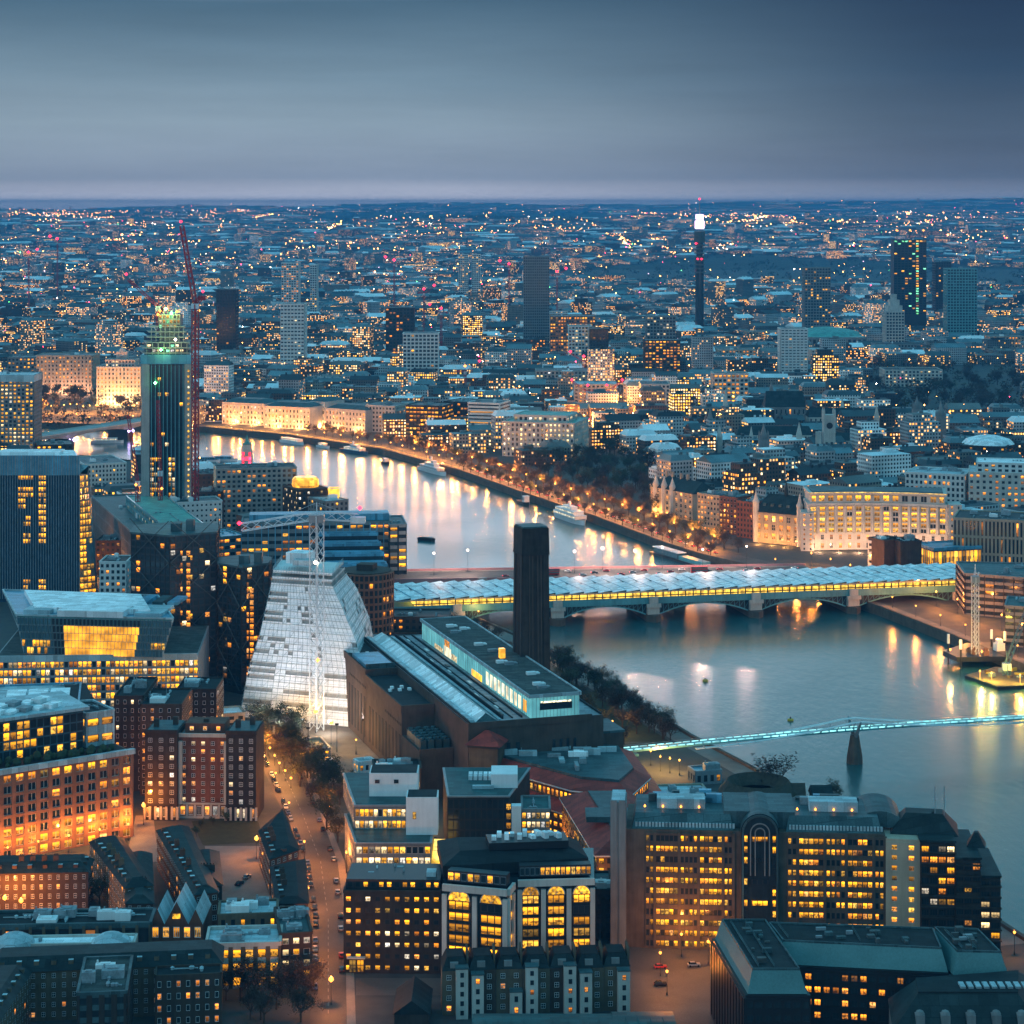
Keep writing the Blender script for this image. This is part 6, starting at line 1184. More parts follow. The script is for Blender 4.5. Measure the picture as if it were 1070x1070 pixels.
T = block('depot', 'broad dark office with pale domed roof at the right edge', 'building', pr(1003, 466, 1050, 468, 24, 60), 24, wall='brick_dark', bay=4, lit=.2, roof='roof_lead', plant=0, done=False)
c = mid(pr(1003, 466, 1050, 468, 24, 60)); mb = MB(); mb.lathe((c[0], c[1], 24.3), [(24, 0), (20, 4), (10, 7), (.1, 8)], 18); T.part('dome', mb, ['roof_white'], smooth=True); T.done()
# --- river front offices in the middle distance
T = block('office_building', 'white floodlit classical office with bright turquoise roof garden', 'office', pr(525, 441, 600, 443, 33, 60), 33, wall='stone_pale', bay=4.2, fh=4.6, ww=.5, wh=.66, lit=.55, pane='w', frame='s', roof='roof_copper', plant=5, proud=.7, done=False)
tier(T, inset(pr(525, 441, 600, 443, 33, 60), 9), 33.2, 39, 'stone_pale', 'roof_copper', bay=5, fh=5, lit=.6, pane='w'); flood(T, [(*lerp(G(525, 466), G(600, 468), k), .5) for k in (.12, .4, .7)], (1, .7, .45), 16000); T.done()
block('office_building', 'white striped modern office with long window bands', 'office', pr(489, 421, 522, 422, 40, 34), 40, wall='concrete_white', bay=30, fh=3.8, ww=.97, wh=.42, lit=.03, roof='roof_lead', plant=2, proud=.6)
block('office_building', 'dark glass embankment office with gold lit floors, right of a sister block', 'office', pr(424, 424, 462, 425, 34, 40), 34, wall='brick_dark', span='brick_dark', bay=4, fh=4, ww=.85, wh=.5, lit=.6, pane='yo', roof='roof_lead', plant=3)
block('office_building', 'dark glass office with gold windows, between sister block and white striped office', 'office', pr(464, 420, 488, 421, 34, 40), 34, wall='brick_dark', bay=4, fh=4, ww=.8, wh=.55, lit=.4, pane='o', roof='roof_lead', plant=3)
block('office_building', 'pale stone embankment block with one floodlit bay', 'office', pr(382, 424, 413, 425, 28, 40), 28, wall='stone_pale', bay=4, fh=4.4, lit=.3, pane='o', frame='s', roof='roof_lead', plant=2)
T = Thing('palace', 'very long low classical palace glowing amber along the far embankment', 'palace', (-160, 2430, 0))
for i, (x0, x1, y0, y1, h) in enumerate(((276, 324, 424, 426, 24), (324, 340, 419, 420, 28), (340, 382, 426, 429, 24), (232, 276, 420, 422, 24))):
    p = pr(x0, y0, x1, y1, h, 34); p[0] = lerp(p[0], p[1], .005); mb = MB(); mb.prism(p, 0, h); fac(T, mb, p[0], p[1], 0, h - 2, max(4, round((x1 - x0) / 3.6)), 4, .42, .6, .5, 'ow', 's', proud=.5); T.part('wing', mb, ['stone_pale']); mb = MB(); mb.frus(inset(p, .3), h + .02, inset(p, 9), h + 4); T.part('roof', mb, ['roof_lead']); HEROES.append(p)
    flood(T, [(*lerp(p[0], p[1], k), 1) for k in (.25, .75)], (1, .42, .12), 15000)
for o in [c for c in T.o.children if c.name.startswith('floodlight')]: o.location.y -= 7
T.done()
for i, (x0, x1, y, h, lab, w, c_) in enumerate(((38, 96, 372, 50, 'rosy floodlit riverside hotel block with tall vertical bays, far left', 'stone_warm', (1, .5, .3)), (101, 147, 384, 46, 'brightly floodlit stepped stone block with clock, left of the glass tower', 'stone_pale', (1, .62, .25)))):
    T = block('hotel', lab, 'hotel', pr(x0, y, x1, y, h, 50), h, wall=w, bay=4.6, fh=5, ww=.42, wh=.6, lit=.5, pane='o', frame='s', roof='roof_lead', plant=2, proud=1.0, done=False)
    if i: 
        tier(T, inset(pr(x0, y, x1, y, h, 50), 9), h, h + 8, w, 'roof_lead', bay=4, fh=4, lit=.4, pane='w'); q = inset(pr(x0, y, x1, y, h, 50), 20); mb = MB(); mb.prism(q, h + 8.3, h + 18); mb.lathe((*mid(q)[:2], h + 18), [(5, 0), (3.4, 3), (.1, 5)], 8); mb.lathe((mid(q)[0], q[0][1] - .2, h + 11), [(.1, 0), (2.2, 1.4), (.1, 3)], 8); T.part('clock_tower', mb, [w])
    a, b = G(x0, 418), G(x1, 418); flood(T, [(*lerp(pr(x0, y, x1, y, h, 50)[0], pr(x0, y, x1, y, h, 50)[1], k), 3) for k in (.12, .38, .62, .88)], c_, 20000)
    for o in [c for c in T.o.children if c.name.startswith('floodlight')]: o.location.y -= 12
    T.done()
block('hotel', 'grey slab block between the rosy hotel and the far left edge', 'hotel', pr(8, 374, 36, 374, 44, 40), 44, wall='stone_grey', bay=5, fh=5, lit=.4, pane='oy', roof='roof_lead', plant=2)
# --- law courts: gothic pile of roofs, spires and a clock tower
LC = lambda x, y: q2(G(x, y))
T = Thing('law_courts', 'great pale gothic law courts with clock tower, gables and many small spires', 'courts', G(810, 470))
for (x0, x1, y, h, d, rs) in ((800, 842, 455, 30, 26, 16), (845, 905, 458, 22, 24, 9), (738, 800, 462, 22, 24, 9), (770, 850, 474, 18, 20, 8), (850, 920, 478, 16, 22, 7)):
    a, b = G(x0, y), G(x1, y); p = rectp(a, b, d); HEROES.append(inset(p, -4)); mb = MB(); mb.prism(p, 0, h); fac(T, mb, p[0], p[1], 1, h, max(5, round((b.x - a.x) / 5)), 3, .34, .6, .12, 'o', 's', proud=.6); T.part('wing', mb, ['stone_grey' if h > 24 else 'stone_pale']); pitched(T, p, h + .02, rs, 'roof_slate', hip=.05)
for (x, y, h, w) in ((742, 465, 34, 6), (758, 455, 44, 5), (806, 448, 46, 7), (766, 462, 36, 5), (880, 452, 34, 5), (916, 462, 34, 5), (835, 478, 30, 5), (785, 480, 28, 4), (905, 482, 28, 4), (752, 478, 28, 5)):
    c = G(x, y); mb = MB(); mb.cbox(c, w, w, 0, h * .72); mb.lathe((c.x, c.y, h * .72), [(w * .74, 0), (.12, h * .42)], 4, a0=math.pi / 4); T.part('spire', mb, ['stone_pale' if w < 6 else 'stone_grey'])
c = G(866, 484); mb = MB(); mb.cbox(c, 11, 11, 0, 46); mb.cbox((c.x - 10, c.y - 2), 5, 5, 0, 30); 
for sx in (-5, 5):
    for sy in (-5, 5): mb.lathe((c.x + sx, c.y + sy, 40), [(1, 0), (1, 9), (.1, 13)], 6)
tw = T.part('clock_tower', mb, ['stone_pale']); mb = MB(); mb.bar((c.x, c.y - 5.6, 36), (c.x, c.y - 6, 36), 3, 0, 14); T.part('clock_face', mb, ['paint_black'], tw); T.done()
for x, y, h, lab in ((798, 500, 50, 'dark pinnacled stone church tower among roofs above the curved palace'), (983, 474, 52, 'slim dark church spire right of the law courts'), (958, 458, 44, 'stubby stone church tower beside the dark garden trees')):
    c = G(x, y); T = Thing('church', lab, 'church', c); mb = MB(); mb.cbox(c, 9, 9, 0, h * .7); tw = T.part('tower', mb, ['stone_grey']); mb = MB()
    for sx in (-3.8, 3.8):
        for sy in (-3.8, 3.8): mb.lathe((c.x + sx, c.y + sy, h * .7), [(.9, 0), (.9, 3), (.1, 8)], 5)
    mb.lathe((c.x, c.y, h * .7), [(3, 0), (3, 4), (.1, h * .3)], 8); T.part('pinnacles' if False else 'spire', mb, ['stone_grey'], tw); p = rectp((c.x + 5, c.y - 5), (c.x + 30, c.y - 5), 12); mb = MB(); mb.prism(p, 0, 13); T.part('nave', mb, ['stone_grey']); pitched(T, p, 13.02, 7); T.done(); HEROES.append(p)
# --- named towers of the skyline
T = block('office_tower', 'dark slab tower standing alone in the middle distance, centre of the skyline', 'tower', pr(547, 268.5, 574, 268.5, 157, 26), 157, wall='stone_grey', bay=3.6, fh=4.6, ww=.7, wh=.66, lit=.004, pane='w', roof='roof_dark', plant=2, proud=.8, done=False, clear=False); T.done()
Y = 3900; x = X_ = (731 - CX) / F * Y; T = Thing('telecom_tower', 'slender telecom tower with glowing white and pink crown', 'tower', (x, Y, 0)); mb = MB(); mb.lathe((x, Y, 0), [(8, 0), (7.5, 150), (6, 152), (6, 175)], 14); T.part('shaft', mb, ['glass_dark'])
mb = MB()
for k in range(8): mb.lathe((x, Y, 120 + k * 7), [(6, 0), (9.5, .4), (9.5, 2.6), (6, 3)], 14)
T.part('aerial_gallery', mb, ['plant_dark']); mb = MB(); mb.lathe((x, Y, 196), [(7, 4), (8.5, 5), (8.5, 18), (6, 19)], 16); mb.lathe((x, Y, 217), [(7, 0), (7, 9)], 12); T.part('lit_crown', mb, ['lamp_pink']); mb = MB(); mb.lathe((x, Y, 175), [(9, 0), (10, 1), (10, 20), (9, 20.9)], 16); T.part('drum', mb, ['plant_dark'])
mb = MB(); mb.bar((x, Y, 226), (x, Y, 252), 1.2, 0, 6, .4); T.part('mast', mb, ['metal_grey'])
for z, dx in ((252, 0), (172, -7), (144, 3), (144, -4)): mb = MB(); mb.lathe((x + dx, Y - 8 if dx else Y, z), [(.2, 0), (2.2, 1.8), (.2, 3.6)], 6); T.part('beacon', mb, ['lamp_red'])
T.done()
def ftower(label, x0, x1, yt, Y, wall, lit, bay=5, fh=5, d=34, pane='y', roof='roof_lead', ww=.7, wh=.6, **k):
    h = H - (yt - HY) / F * Y; a, b = ((x0 - CX) / F * Y, Y), ((x1 - CX) / F * Y, Y)
    return block('tower_block', label, 'tower', rectp(a, b, d), h, wall=wall, bay=bay, fh=fh, ww=ww, wh=wh, lit=lit, pane=pane, roof=roof, plant=1, proud=.8, **k)
T = ftower('tall dark tower with green and gold lights and three roof beacons, right skyline', 934, 968, 251, 4000, 'metal_dark', lambda: 0, bay=0, done=False); Tx = T
a, b = ((934 - CX) / F * 4000, 3999.5), ((968 - CX) / F * 4000, 3999.5); mb = MB(); fac(T, mb, a, b, 40, 178, 9, 30, .8, .6, lambda i, j: .9 if i == 6 else (.8 if j == 29 else .12), 'yyg', 'b', proud=.5); T.part('facade', mb, ['metal_dark'])
for x in (938, 952, 966): mb = MB(); c = (x - CX) / F * 4000; mb.bar((c, 4010, 178), (c, 4010, 196), .6); k_ = T.part('mast', mb, ['metal_dark']); mb = MB(); mb.lathe((c, 4010, 194), [(.1, 0), (2.4, 2), (.1, 4)], 6); T.part('beacon', mb, ['lamp_amber'], k_)
T.done()
ftower('green glass hospital tower right of the tall dark tower', 990, 1021, 281, 3700, 'glass_teal', .12, pane='c')
ftower('dark slab beside the green glass hospital tower', 978, 994, 274, 4300, 'metal_dark', .05)
ftower('pale slab with one gold lit stair, right of the telecom tower', 841, 868, 280, 3800, 'stone_grey', .12)
ftower('small white tower block in the left middle distance', 293, 318, 318, 3000, 'concrete_white', .05, pane='w', wh=.4)
ftower('pale tower block with orange lit floors, left of two on the left skyline', 294, 312, 275, 4400, 'concrete_white', .4, pane='o')
ftower('slim pale tower block, right twin on the left skyline', 324, 331, 277, 4500, 'concrete_white', .1)
ftower('dark slab tower between the high rise crane and the small white tower', 226, 246, 303, 3300, 'metal_dark', .04)
ftower('pale twin tower block, left one left of the dark centre slab', 479, 489, 266, 5200, 'concrete_white', .12)
ftower('pale twin tower block, right one left of the dark centre slab', 493, 502, 266, 5200, 'concrete_white', .12)
ftower('wide office lit orange and red right of the dark centre slab', 575, 622, 331, 3350, 'brick_orange', .6, pane='oyo', d=60, bay=4)
ftower('white lit box office before the orange lit office', 594, 618, 341, 3200, 'concrete_white', .3, pane='w')
ftower('dark low tower right of the white lit box office', 616, 636, 344, 3150, 'metal_dark', .08)
ftower('broad banded office with glowing floors above the law courts', 674, 711, 356, 2950, 'brick_brown', .7, pane='oy', fh=4)
ftower('grey block with pale windows behind the banded glowing office', 676, 706, 331, 3300, 'stone_grey', .15, pane='w')
ftower('round dark office with golden top floor left of centre', 403, 432, 322, 3300, 'metal_dark', .2, pane='o')
ftower('pink lit long pavilion roof left of the dark centre slab', 421, 458, 349, 2900, 'concrete_white', .02)
ftower('wide white slab office right of the law courts spire', 816, 844, 344, 3000, 'concrete_white', .06, fh=4, wh=.35)
ftower('circular glowing office beside the law courts left end', 746, 782, 391, 2550, 'stone_pale', .6, pane='oy')
T = ftower('pale stepped university tower, right of the telecom tower', 926, 945, 326, 3500, 'stone_pale', .03, done=False)
for k in range(3):
    a, b = ((928 + k * 2.4 - CX) / F * 3506, 3506 + k * 5), ((943 - k * 2.4 - CX) / F * 3506, 3506 + k * 5); tier(T, rectp(a, b, 24 - k * 6), 70 + k * 9, 79 + k * 9, 'stone_pale', bay=0)
T.done()
T = block('museum', 'vast low museum with turquoise glass dome roof, right middle distance', 'museum', pr(838, 353, 906, 353, 26, 190), 26, wall='stone_grey', bay=8, fh=12, lit=.02, roof='roof_copper', plant=0, done=False); c = mid(pr(838, 353, 906, 353, 26, 190)); mb = MB(); mb.lathe((c[0], c[1], 26.3), [(60, 0), (50, 6), (25, 11), (.1, 13)], 20); T.part('glass_dome', mb, ['roof_copper'], smooth=True); T.done()
for x0, x1, y, h, w, lt, pn, lab in ((780, 815, 347, 26, 'stone_warm', .6, 'o', 'amber floodlit classical block with small flag turret'), (751, 790, 366, 24, 'stone_warm', .6, 'o', 'low amber glowing theatre front left of the white slab office'), (848, 876, 366, 30, 'stone_pale', .35, 'o', 'cream block with dark end by the garden square'), (915, 968, 360, 24, 'stone_grey', .2, 'o', 'long grey block with pitched lit corner, right skyline middle'), (1035, 1070, 352, 30, 'stone_warm', .4, 'o', 'stepped warm lit block at the right edge above the dark garden'), (925, 985, 387, 22, 'stone_pale', .15, 'w', 'long pale terrace edging the dark garden trees'), (575, 650, 326, 24, 'stone_pale', .5, 'o', 'pale lit flats right behind the dark centre slab'), (525, 570, 355, 26, 'brick_brown', .4, 'o', 'brown lit block at the foot of the dark centre slab'), (440, 500, 352, 24, 'brick_brown', .4, 'o', 'long brown block with orange window rows left of the centre slab'), (560, 620, 388, 30, 'concrete', .15, 'w', 'pale concrete block stack above the turquoise roofed office'), (600, 645, 402, 30, 'concrete', .12, 'o', 'grey concrete block right of the turquoise roofed office'), (670, 700, 402, 28, 'stone_pale', .3, 'w', 'pale lit terrace along the amber glowing avenue')):
    block('office_building', lab, 'office', pr(x0, y, x1, y, h, 46), h, wall=w, bay=5, fh=4.6, lit=lt, pane=pn, roof=R.choice(['roof_lead', 'roof_pale', 'roof_slate']), plant=2)
# ------------------------------------------------------------------ the rest of the city: ~300 buildings one by one, the others as one mass
def inpoly(p, poly):
    x, y = p; c = False; n = len(poly)
    for i in range(n):
        x1, y1 = poly[i][0], poly[i][1]; x2, y2 = poly[i - 1][0], poly[i - 1][1]
        if (y1 > y) != (y2 > y) and x < (x2 - x1) * (y - y1) / (y2 - y1) + x1: c = not c
    return c
PARKS = [[q2(G(x, y)) for x, y in poly] for poly in (
    ((465, 452), (545, 500), (620, 528), (700, 556), (698, 528), (690, 505), (675, 478), (640, 470), (560, 488), (520, 470)),
    ((900, 385), (1070, 380), (1070, 440), (960, 450), (900, 425)), ((575, 284), (760, 272), (1090, 282), (1090, 306), (1000, 302), (760, 300), (590, 296)), ((330, 240), (480, 236), (640, 240), (640, 250), (500, 254), (340, 252)), ((30, 449), (150, 449), (150, 508), (30, 508)), ((838, 556), (1100, 556), (1100, 660), (838, 640)), ((770, 322), (830, 316), (835, 330), (780, 336)), ((30, 392), (150, 392), (190, 400), (190, 446), (30, 450)))]
RIV = [q2(p) for p in (SB[::-1] + NB[::-1])]
ROADS = [[q2(G(x, y)) for x, y in poly] for poly in (((606, 470), (630, 470), (626, 395), (612, 395)), ((640, 452), (668, 452), (660, 400), (645, 400)), ((745, 580), (905, 596), (905, 574), (750, 560)))]
nbs = offs(NB, -46); RIVN = [q2(p) for p in (SB[::-1] + nbs[::-1])]
sbs = offs(SB, -14); RIVS = [q2(p) for p in (sbs[::-1] + NB[::-1])]
HB = [(min(p[0] for p in h), min(p[1] for p in h), max(p[0] for p in h), max(p[1] for p in h), h) for h in HEROES]
def free(p, r, tall=False):
    if inpoly(p, RIVN) or inpoly(p, RIVS): return False
    for q in PARKS + ROADS:
        if inpoly(p, q): return False
    for x0, y0, x1, y1, h in HB:
        if x0 - r < p[0] < x1 + r and y0 - r < p[1] < y1 + r: return False
    return True
cand = []; rc = random.Random(5)
Yc = 1330.0
while Yc < 33000:
    s = 32 + max(0, Yc - 1700) * .0068 if Yc < 9000 else 82 + (Yc - 9000) * .013
    half = Yc * .262 + 60; x = -half
    while x < half:
        sx = s * rc.uniform(.8, 1.5); c = (x + sx * .5 + rc.uniform(-.1, .1) * s, Yc + rc.uniform(-.28, .28) * s)
        d1 = math.sin(c[0] * .0021 + 1) + math.sin(c[1] * .0016 + c[0] * .0007)
        ang = .42 * d1
        if rc.random() < .90 and (c[1] > 1450 or c[0] > 60) and free(c, s * .3):
            near = c[1] < 4000; wk = rc.choices(range(6), (26, 20, 22, 18, 8, 6))[0]
            h = rc.uniform(11, 22) if rc.random() < .8 else rc.uniform(20, 34)
            if rc.random() < (.018 if c[1] > 2400 else .004): h = rc.uniform(36, 64)
            if c[1] > 7000: h = rc.uniform(8, 15) if rc.random() < .94 else rc.uniform(20, 50)
            w, d = sx * rc.uniform(.62, .86), s * rc.uniform(.5, .74)
            if h > 36: w, d = min(w, 34), min(d, 26)
            cand.append((c, w, d, h, ang, wk, rc.choices(('flat', 'gable', 'mansard', 'step'), (40, 24, 22, 14))[0], rc.choices(range(6), (26, 30, 12, 10, 20, 4))[0], rc.random()))
        x += sx
    Yc += s * .98
def inview(c, h): return -10 < PX(c) < 1080 and PY((c[0], c[1], h)) < 1075
def shape(wb, rb, c, w, d, h, a, kind, seed, wi=0, ri=0):
    r = random.Random(seed); ca, sa = math.cos(a), math.sin(a)
    L = lambda x, y: (c[0] + x * ca - y * sa, c[1] + x * sa + y * ca)
    P = lambda x0, x1, y0, y1: [L(x0, y0), L(x1, y0), L(x1, y1), L(x0, y1)]
    p = P(-w / 2, w / 2, -d / 2, d / 2); wb.prism(p, 0, h, wi, wi, top=True)
    if kind == 'flat':
        rb.prism(inset(p, .5), h + .02, h + .4, ri); 
        for k in range(r.randint(1, 4)):
            x, y = r.uniform(-.35, .35) * w, r.uniform(-.3, .3) * d; rb.prism(P(x - r.uniform(1, w * .16), x + r.uniform(1, w * .16), y - r.uniform(1, d * .14), y + r.uniform(1, d * .14)), h + .42, h + r.uniform(1.5, 4), ri)
    elif kind == 'gable':
        o = inset(p, -.4); e, f = lerp(o[0], o[3], .5), lerp(o[1], o[2], .5); z, t = h + .02, h + min(7, d * .22)
        A, B, C, D = [(*q, z) for q in o]; E, Q = (*e, t), (*f, t); rb.face([A, B, Q, E], ri); rb.face([C, D, E, Q], ri); rb.face([B, C, Q], ri); rb.face([D, A, E], ri)
        for k in range(r.randint(1, 3)): x = r.uniform(-.45, .45) * w; rb.prism(P(x - .9, x + .9, -.8, .8), t - 2, t + 2.2, ri)
    elif kind == 'mansard':
        rb.frus(p, h + .02, inset(p, min(w, d) * .16), h + 4.5, ri)
        for k in range(r.randint(2, 5)): x = r.uniform(-.4, .4) * w; rb.prism(P(x - .7, x + .7, -.5 - d * .3, 1 - d * .3), h + 2, h + 6.5, ri)
    else:
        q = P(-w * .32, w * .3, -d * .3, d * .34); wb.prism(q, h + .02, h + 7, wi, wi); rb.prism(inset(q, .4), h + 7.02, h + 7.4, ri); rb.prism(P(-w * .46, -w * .33, -d * .4, d * .4), h + .02, h + 1.4, ri); rb.prism(P(0, w * .1, 0, d * .12), h + 7.42, h + 10, ri)
def vis(c): return (c[1] * c[2]) and math.hypot(c[1], c[2]) 
vis_c = [b for b in cand if inview(b[0], b[3])]
vis_c.sort(key=lambda b: -(b[1] * b[3]) / b[0][1] ** 2)
indiv = vis_c[:300]; ids = set(map(id, indiv)); rest = [b for b in cand if id(b) not in ids and -60 < PX(b[0]) < 1130]
LM = [(250, 470, 'the red art deco tower'), (185, 440, 'the green glass high rise'), (562, 455, 'the turquoise roofed office'), (445, 435, 'the gold lit embankment offices'), (330, 425, 'the amber lit palace'), (815, 440, 'the law courts'), (866, 460, 'the clock tower'), (915, 535, 'the curved floodlit palace'), (812, 535, 'the gothic hall'), (700, 515, 'the ornate gabled mansion'), (1040, 505, 'the beige stone office'), (560, 320, 'the dark centre slab tower'), (600, 350, 'the orange lit office'), (692, 370, 'the banded glowing office'), (872, 370, 'the turquoise museum dome'), (305, 335, 'the small white tower block'), (950, 300, 'the tall dark beacon tower'), (731, 290, 'the telecom tower'), (124, 395, 'the floodlit stepped block'), (66, 385, 'the rosy hotel'), (764, 405, 'the circular glowing office'), (505, 435, 'the white striped office'), (760, 350, 'the amber glowing theatre'), (960, 405, 'the dark garden trees'), (620, 420, 'the amber avenue'), (985, 480, 'the slim church spire')]
KW = dict(flat='flat roofed', gable='pitched roofed', mansard='mansard roofed', step='step topped')
seen = {}; todo = []
for b in indiv:
    c, w, d, h, a, wk, kind, rk, rv = b; px, py = PX(c), PY((c[0], c[1], h * .5))
    lm = min(LM, key=lambda l: (l[0] - px) ** 2 + 1.6 * (l[1] - py) ** 2); side = ('left' if px < lm[0] - 14 else 'right' if px > lm[0] + 14 else 'just') ; ver = 'behind' if py < lm[1] else 'before'
    sz = 'tall' if h > 24 else ('long' if w > 1.9 * d else ('low' if h < 14 else 'small'))
    key = (sz, wk, kind, lm[2], ver); todo.append((b, key, math.hypot(px - lm[0], py - lm[1])))
from collections import defaultdict
grp = defaultdict(list)
for t in todo: grp[t[1]].append(t)
CN = {0: 'city_building', 1: 'city_building', 2: 'brick_building', 3: 'office_building', 4: 'office_building', 5: 'city_building'}
for key, lst in grp.items():
    lst.sort(key=lambda t: t[2])
    for i, (b, k, _) in enumerate(lst):
        c, w, d, h, a, wk, kind, rk, rv = b; sz, _, _, lm, ver = key
        lab = f"{sz} {CWORD[wk]} {KW[kind]} building {ver} {lm}" + (f", {nth(i + 1)} nearest to it" if len(lst) > 1 else '')
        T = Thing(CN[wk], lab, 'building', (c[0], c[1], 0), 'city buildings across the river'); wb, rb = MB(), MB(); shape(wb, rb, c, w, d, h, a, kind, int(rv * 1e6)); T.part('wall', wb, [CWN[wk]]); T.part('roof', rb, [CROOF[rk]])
def lift(mb, i0, z):
    if z: mb.v[i0:] = [(p[0], p[1], p[2] + z) for p in mb.v[i0:]]
wb = MB()
for b in rest:
    c, w, d, h, a, wk, kind, rk, rv = b; i0 = len(wb.v); shape(wb, wb, c, w, d, h, a, kind if c[1] < 9000 else ('gable' if rv < .5 else 'flat'), int(rv * 1e6), wk, 6 + rk); lift(wb, i0, land_z(*c))
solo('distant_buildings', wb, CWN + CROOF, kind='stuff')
# dark woods and garden trees far off, and the far street lights
def clump(mb, x, y, r, h, n, rr):
    for k in range(n):
        a, t = rr.uniform(0, 6.28), rr.random(); q = r * math.sqrt(rr.random()); z = h * (.25 + .75 * t); rad = q * math.sqrt(max(.05, 1 - (t - .3) ** 2 * 1.4)); s = r * rr.uniform(.12, .34)
        c = Vector((x + rad * math.cos(a), y + rad * math.sin(a), z)); n_ = Vector((rr.uniform(-1, 1), rr.uniform(-1, 1), rr.uniform(-.2, 1))).normalized(); u = n_.orthogonal().normalized(); v = n_.cross(u)
        mb.face([c + u * s, c - u * s * .4 + v * s * .8, c - u * s * .5 - v * s * .8], 0 if rr.random() < .6 else 1)
wd = MB(); rr = random.Random(3); cnt = 0
while cnt < 5600:
    Y = 1700 * (24000 / 1700) ** rr.random(); x = rr.uniform(-.26, .26) * Y
    f = math.sin(x * .004 + 2) * math.sin(Y * .0013 + 1) + math.sin(x * .0011 + Y * .0005)
    ip_ = any(inpoly((x, Y), q) for q in PARKS[5:] + PARKS[3:3])
    if ip_ or (rr.random() < (.9 if f > .7 else .14 if Y < 4500 else .3)) and not inpoly((x, Y), RIVN) and Y > 2350 - x * 1.2:
        k = max(1, Y / 3200); i0 = len(wd.v); clump(wd, x, Y, rr.uniform(5, 9) * k, rr.uniform(9, 15) * (k ** .35), 26 if Y < 5000 else 14, rr); lift(wd, i0, land_z(x, Y)); cnt += 1
solo('distant_woods', wd, ['twigs', 'twigs_olive'], kind='stuff')
lt = MB(); rl_ = random.Random(8); cl = [(rl_.uniform(-.24, .24), 1900 * (28000 / 1900) ** (rl_.random() ** .75)) for _ in range(70)]
LM_ = ['spark_amber', 'spark_white', 'spark_red', 'lamp_pink', 'lamp_green']
def spark(x, Y, w=(60, 16, 12, 9, 3), big=1.0):
    if inpoly((x, Y), RIVN) or Y < 1500 - x or abs(x) > .25 * Y: return
    if any(inpoly((x, Y), q) for q in PARKS) and rl_.random() < .9: return
    r = .36 * (Y / 1900) ** .9 * rl_.choice((.5, .7, .9, 1, 1.5)) * big; z = (rl_.uniform(7, 12) if rl_.random() < .8 else rl_.uniform(16, 30)) + land_z(x, Y)
    lt.lathe((x, Y, z), [(.02, 0), (r, r), (.02, 2 * r)], 4, rl_.choices(range(5), w)[0])
for k in range(240):                                            # lights strung along streets
    Y = 1750 * (22000 / 1750) ** (rl_.random() ** .9); x = rl_.uniform(-.24, .24) * Y; a = .42 * (math.sin(x * .0021 + 1) + math.sin(Y * .0016 + x * .0007)) + rl_.choice((0, 1.571, 1.571)); L = rl_.uniform(250, 900) * (Y / 2500) ** .5; n = int(L / rl_.uniform(22, 40)); b_ = rl_.choice((.7, 1, 1, 1.6))
    for i in range(n): t = (i / n - .5) * L; spark(x + t * math.cos(a) + rl_.gauss(0, 4), Y + t * math.sin(a) + rl_.gauss(0, 4), (82, 10, 4, 3, 1), b_)
for k in range(2600):
    if k % 2: f, Y = rl_.uniform(-.25, .25), 1700 * (32000 / 1700) ** (rl_.random() ** .7)
    else: f, Y = rl_.choice(cl); Y *= math.exp(rl_.gauss(0, .035)); f += rl_.gauss(0, .008)
    spark(f * Y, Y)
solo('distant_street_lights', lt, LM_, kind='stuff')
# ------------------------------------------------------------------ trees, lamps, boats, cranes, vehicles, people
def make_tree(seed, foli, dense):
    r = random.Random(seed); o = bpy.data.objects.new('tree', None); COL.objects.link(o); tb_ = MB(); cb_ = MB()
    tb_.bar((0, 0, 0), (0, 0, 4), .34, 0, 7, .26); tips = []
    for k in range(7):
        a = 6.28 * k / 7 + r.uniform(-.3, .3); e = Vector((math.cos(a) * r.uniform(1.0, 2.9), math.sin(a) * r.uniform(1.0, 2.9), r.uniform(4.4, 8.6))); tb_.bar((0, 0, r.uniform(2.8, 4)), e, .17, 0, 5, .08)
        for j in range(4):
            t = e + Vector((r.gauss(0, 1.2), r.gauss(0, 1.2), r.uniform(-.4, 3.2))); tb_.bar(e, t, .07, 0, 3, .03); tips.append(t)
    for k in range(dense):
        t = r.choice(tips); c = t + Vector((r.gauss(0, .85), r.gauss(0, .85), r.gauss(.2, .8))); d = Vector((r.gauss(0, 1), r.gauss(0, 1), r.uniform(-.1, 1.4))).normalized(); L = r.uniform(.5, 1.3) if foli != 'leaves' else r.uniform(.3, .6); w = d.orthogonal().normalized() * (.16 if foli != 'leaves' else .32)
        cb_.face([c - w, c + w, c + d * L], 0)
    for nm, m_, mm in (('trunk', tb_, ['bark']), ('crown', cb_, [foli])):
        q = bpy.data.objects.new(nm, m_.mesh(nm, mm)); COL.objects.link(q); q.parent = o
    o['category'] = 'tree'; return o
PROTO = [make_tree(1, 'twigs', 1000), make_tree(2, 'twigs_olive', 1100), make_tree(3, 'twigs', 1200), make_tree(4, 'leaves', 1300)]
used_p = set()
def tree(p, sc, k, label, group):
    o = PROTO[k]
    if k in used_p: o = copy_tree(o)
    used_p.add(k); o.location = (p[0], p[1], 0); o.rotation_euler = (0, 0, R.uniform(0, 6.28)); o.scale = (sc * R.uniform(.9, 1.15), sc * R.uniform(.9, 1.15), sc); setp(o, label, 'tree', group)
KT = ['bare brown', 'bare olive tinted', 'wide bare brown', 'leafy dark green']
def rowtrees(pts, sc, desc, group, kinds=(0, 1, 2), start=''):
    for i, p in enumerate(pts):
        k = R.choice(kinds); tree(p, sc * R.uniform(.8, 1.2), k, f'{KT[k]} tree {desc}, {nth(i + 1)} {start}', group)
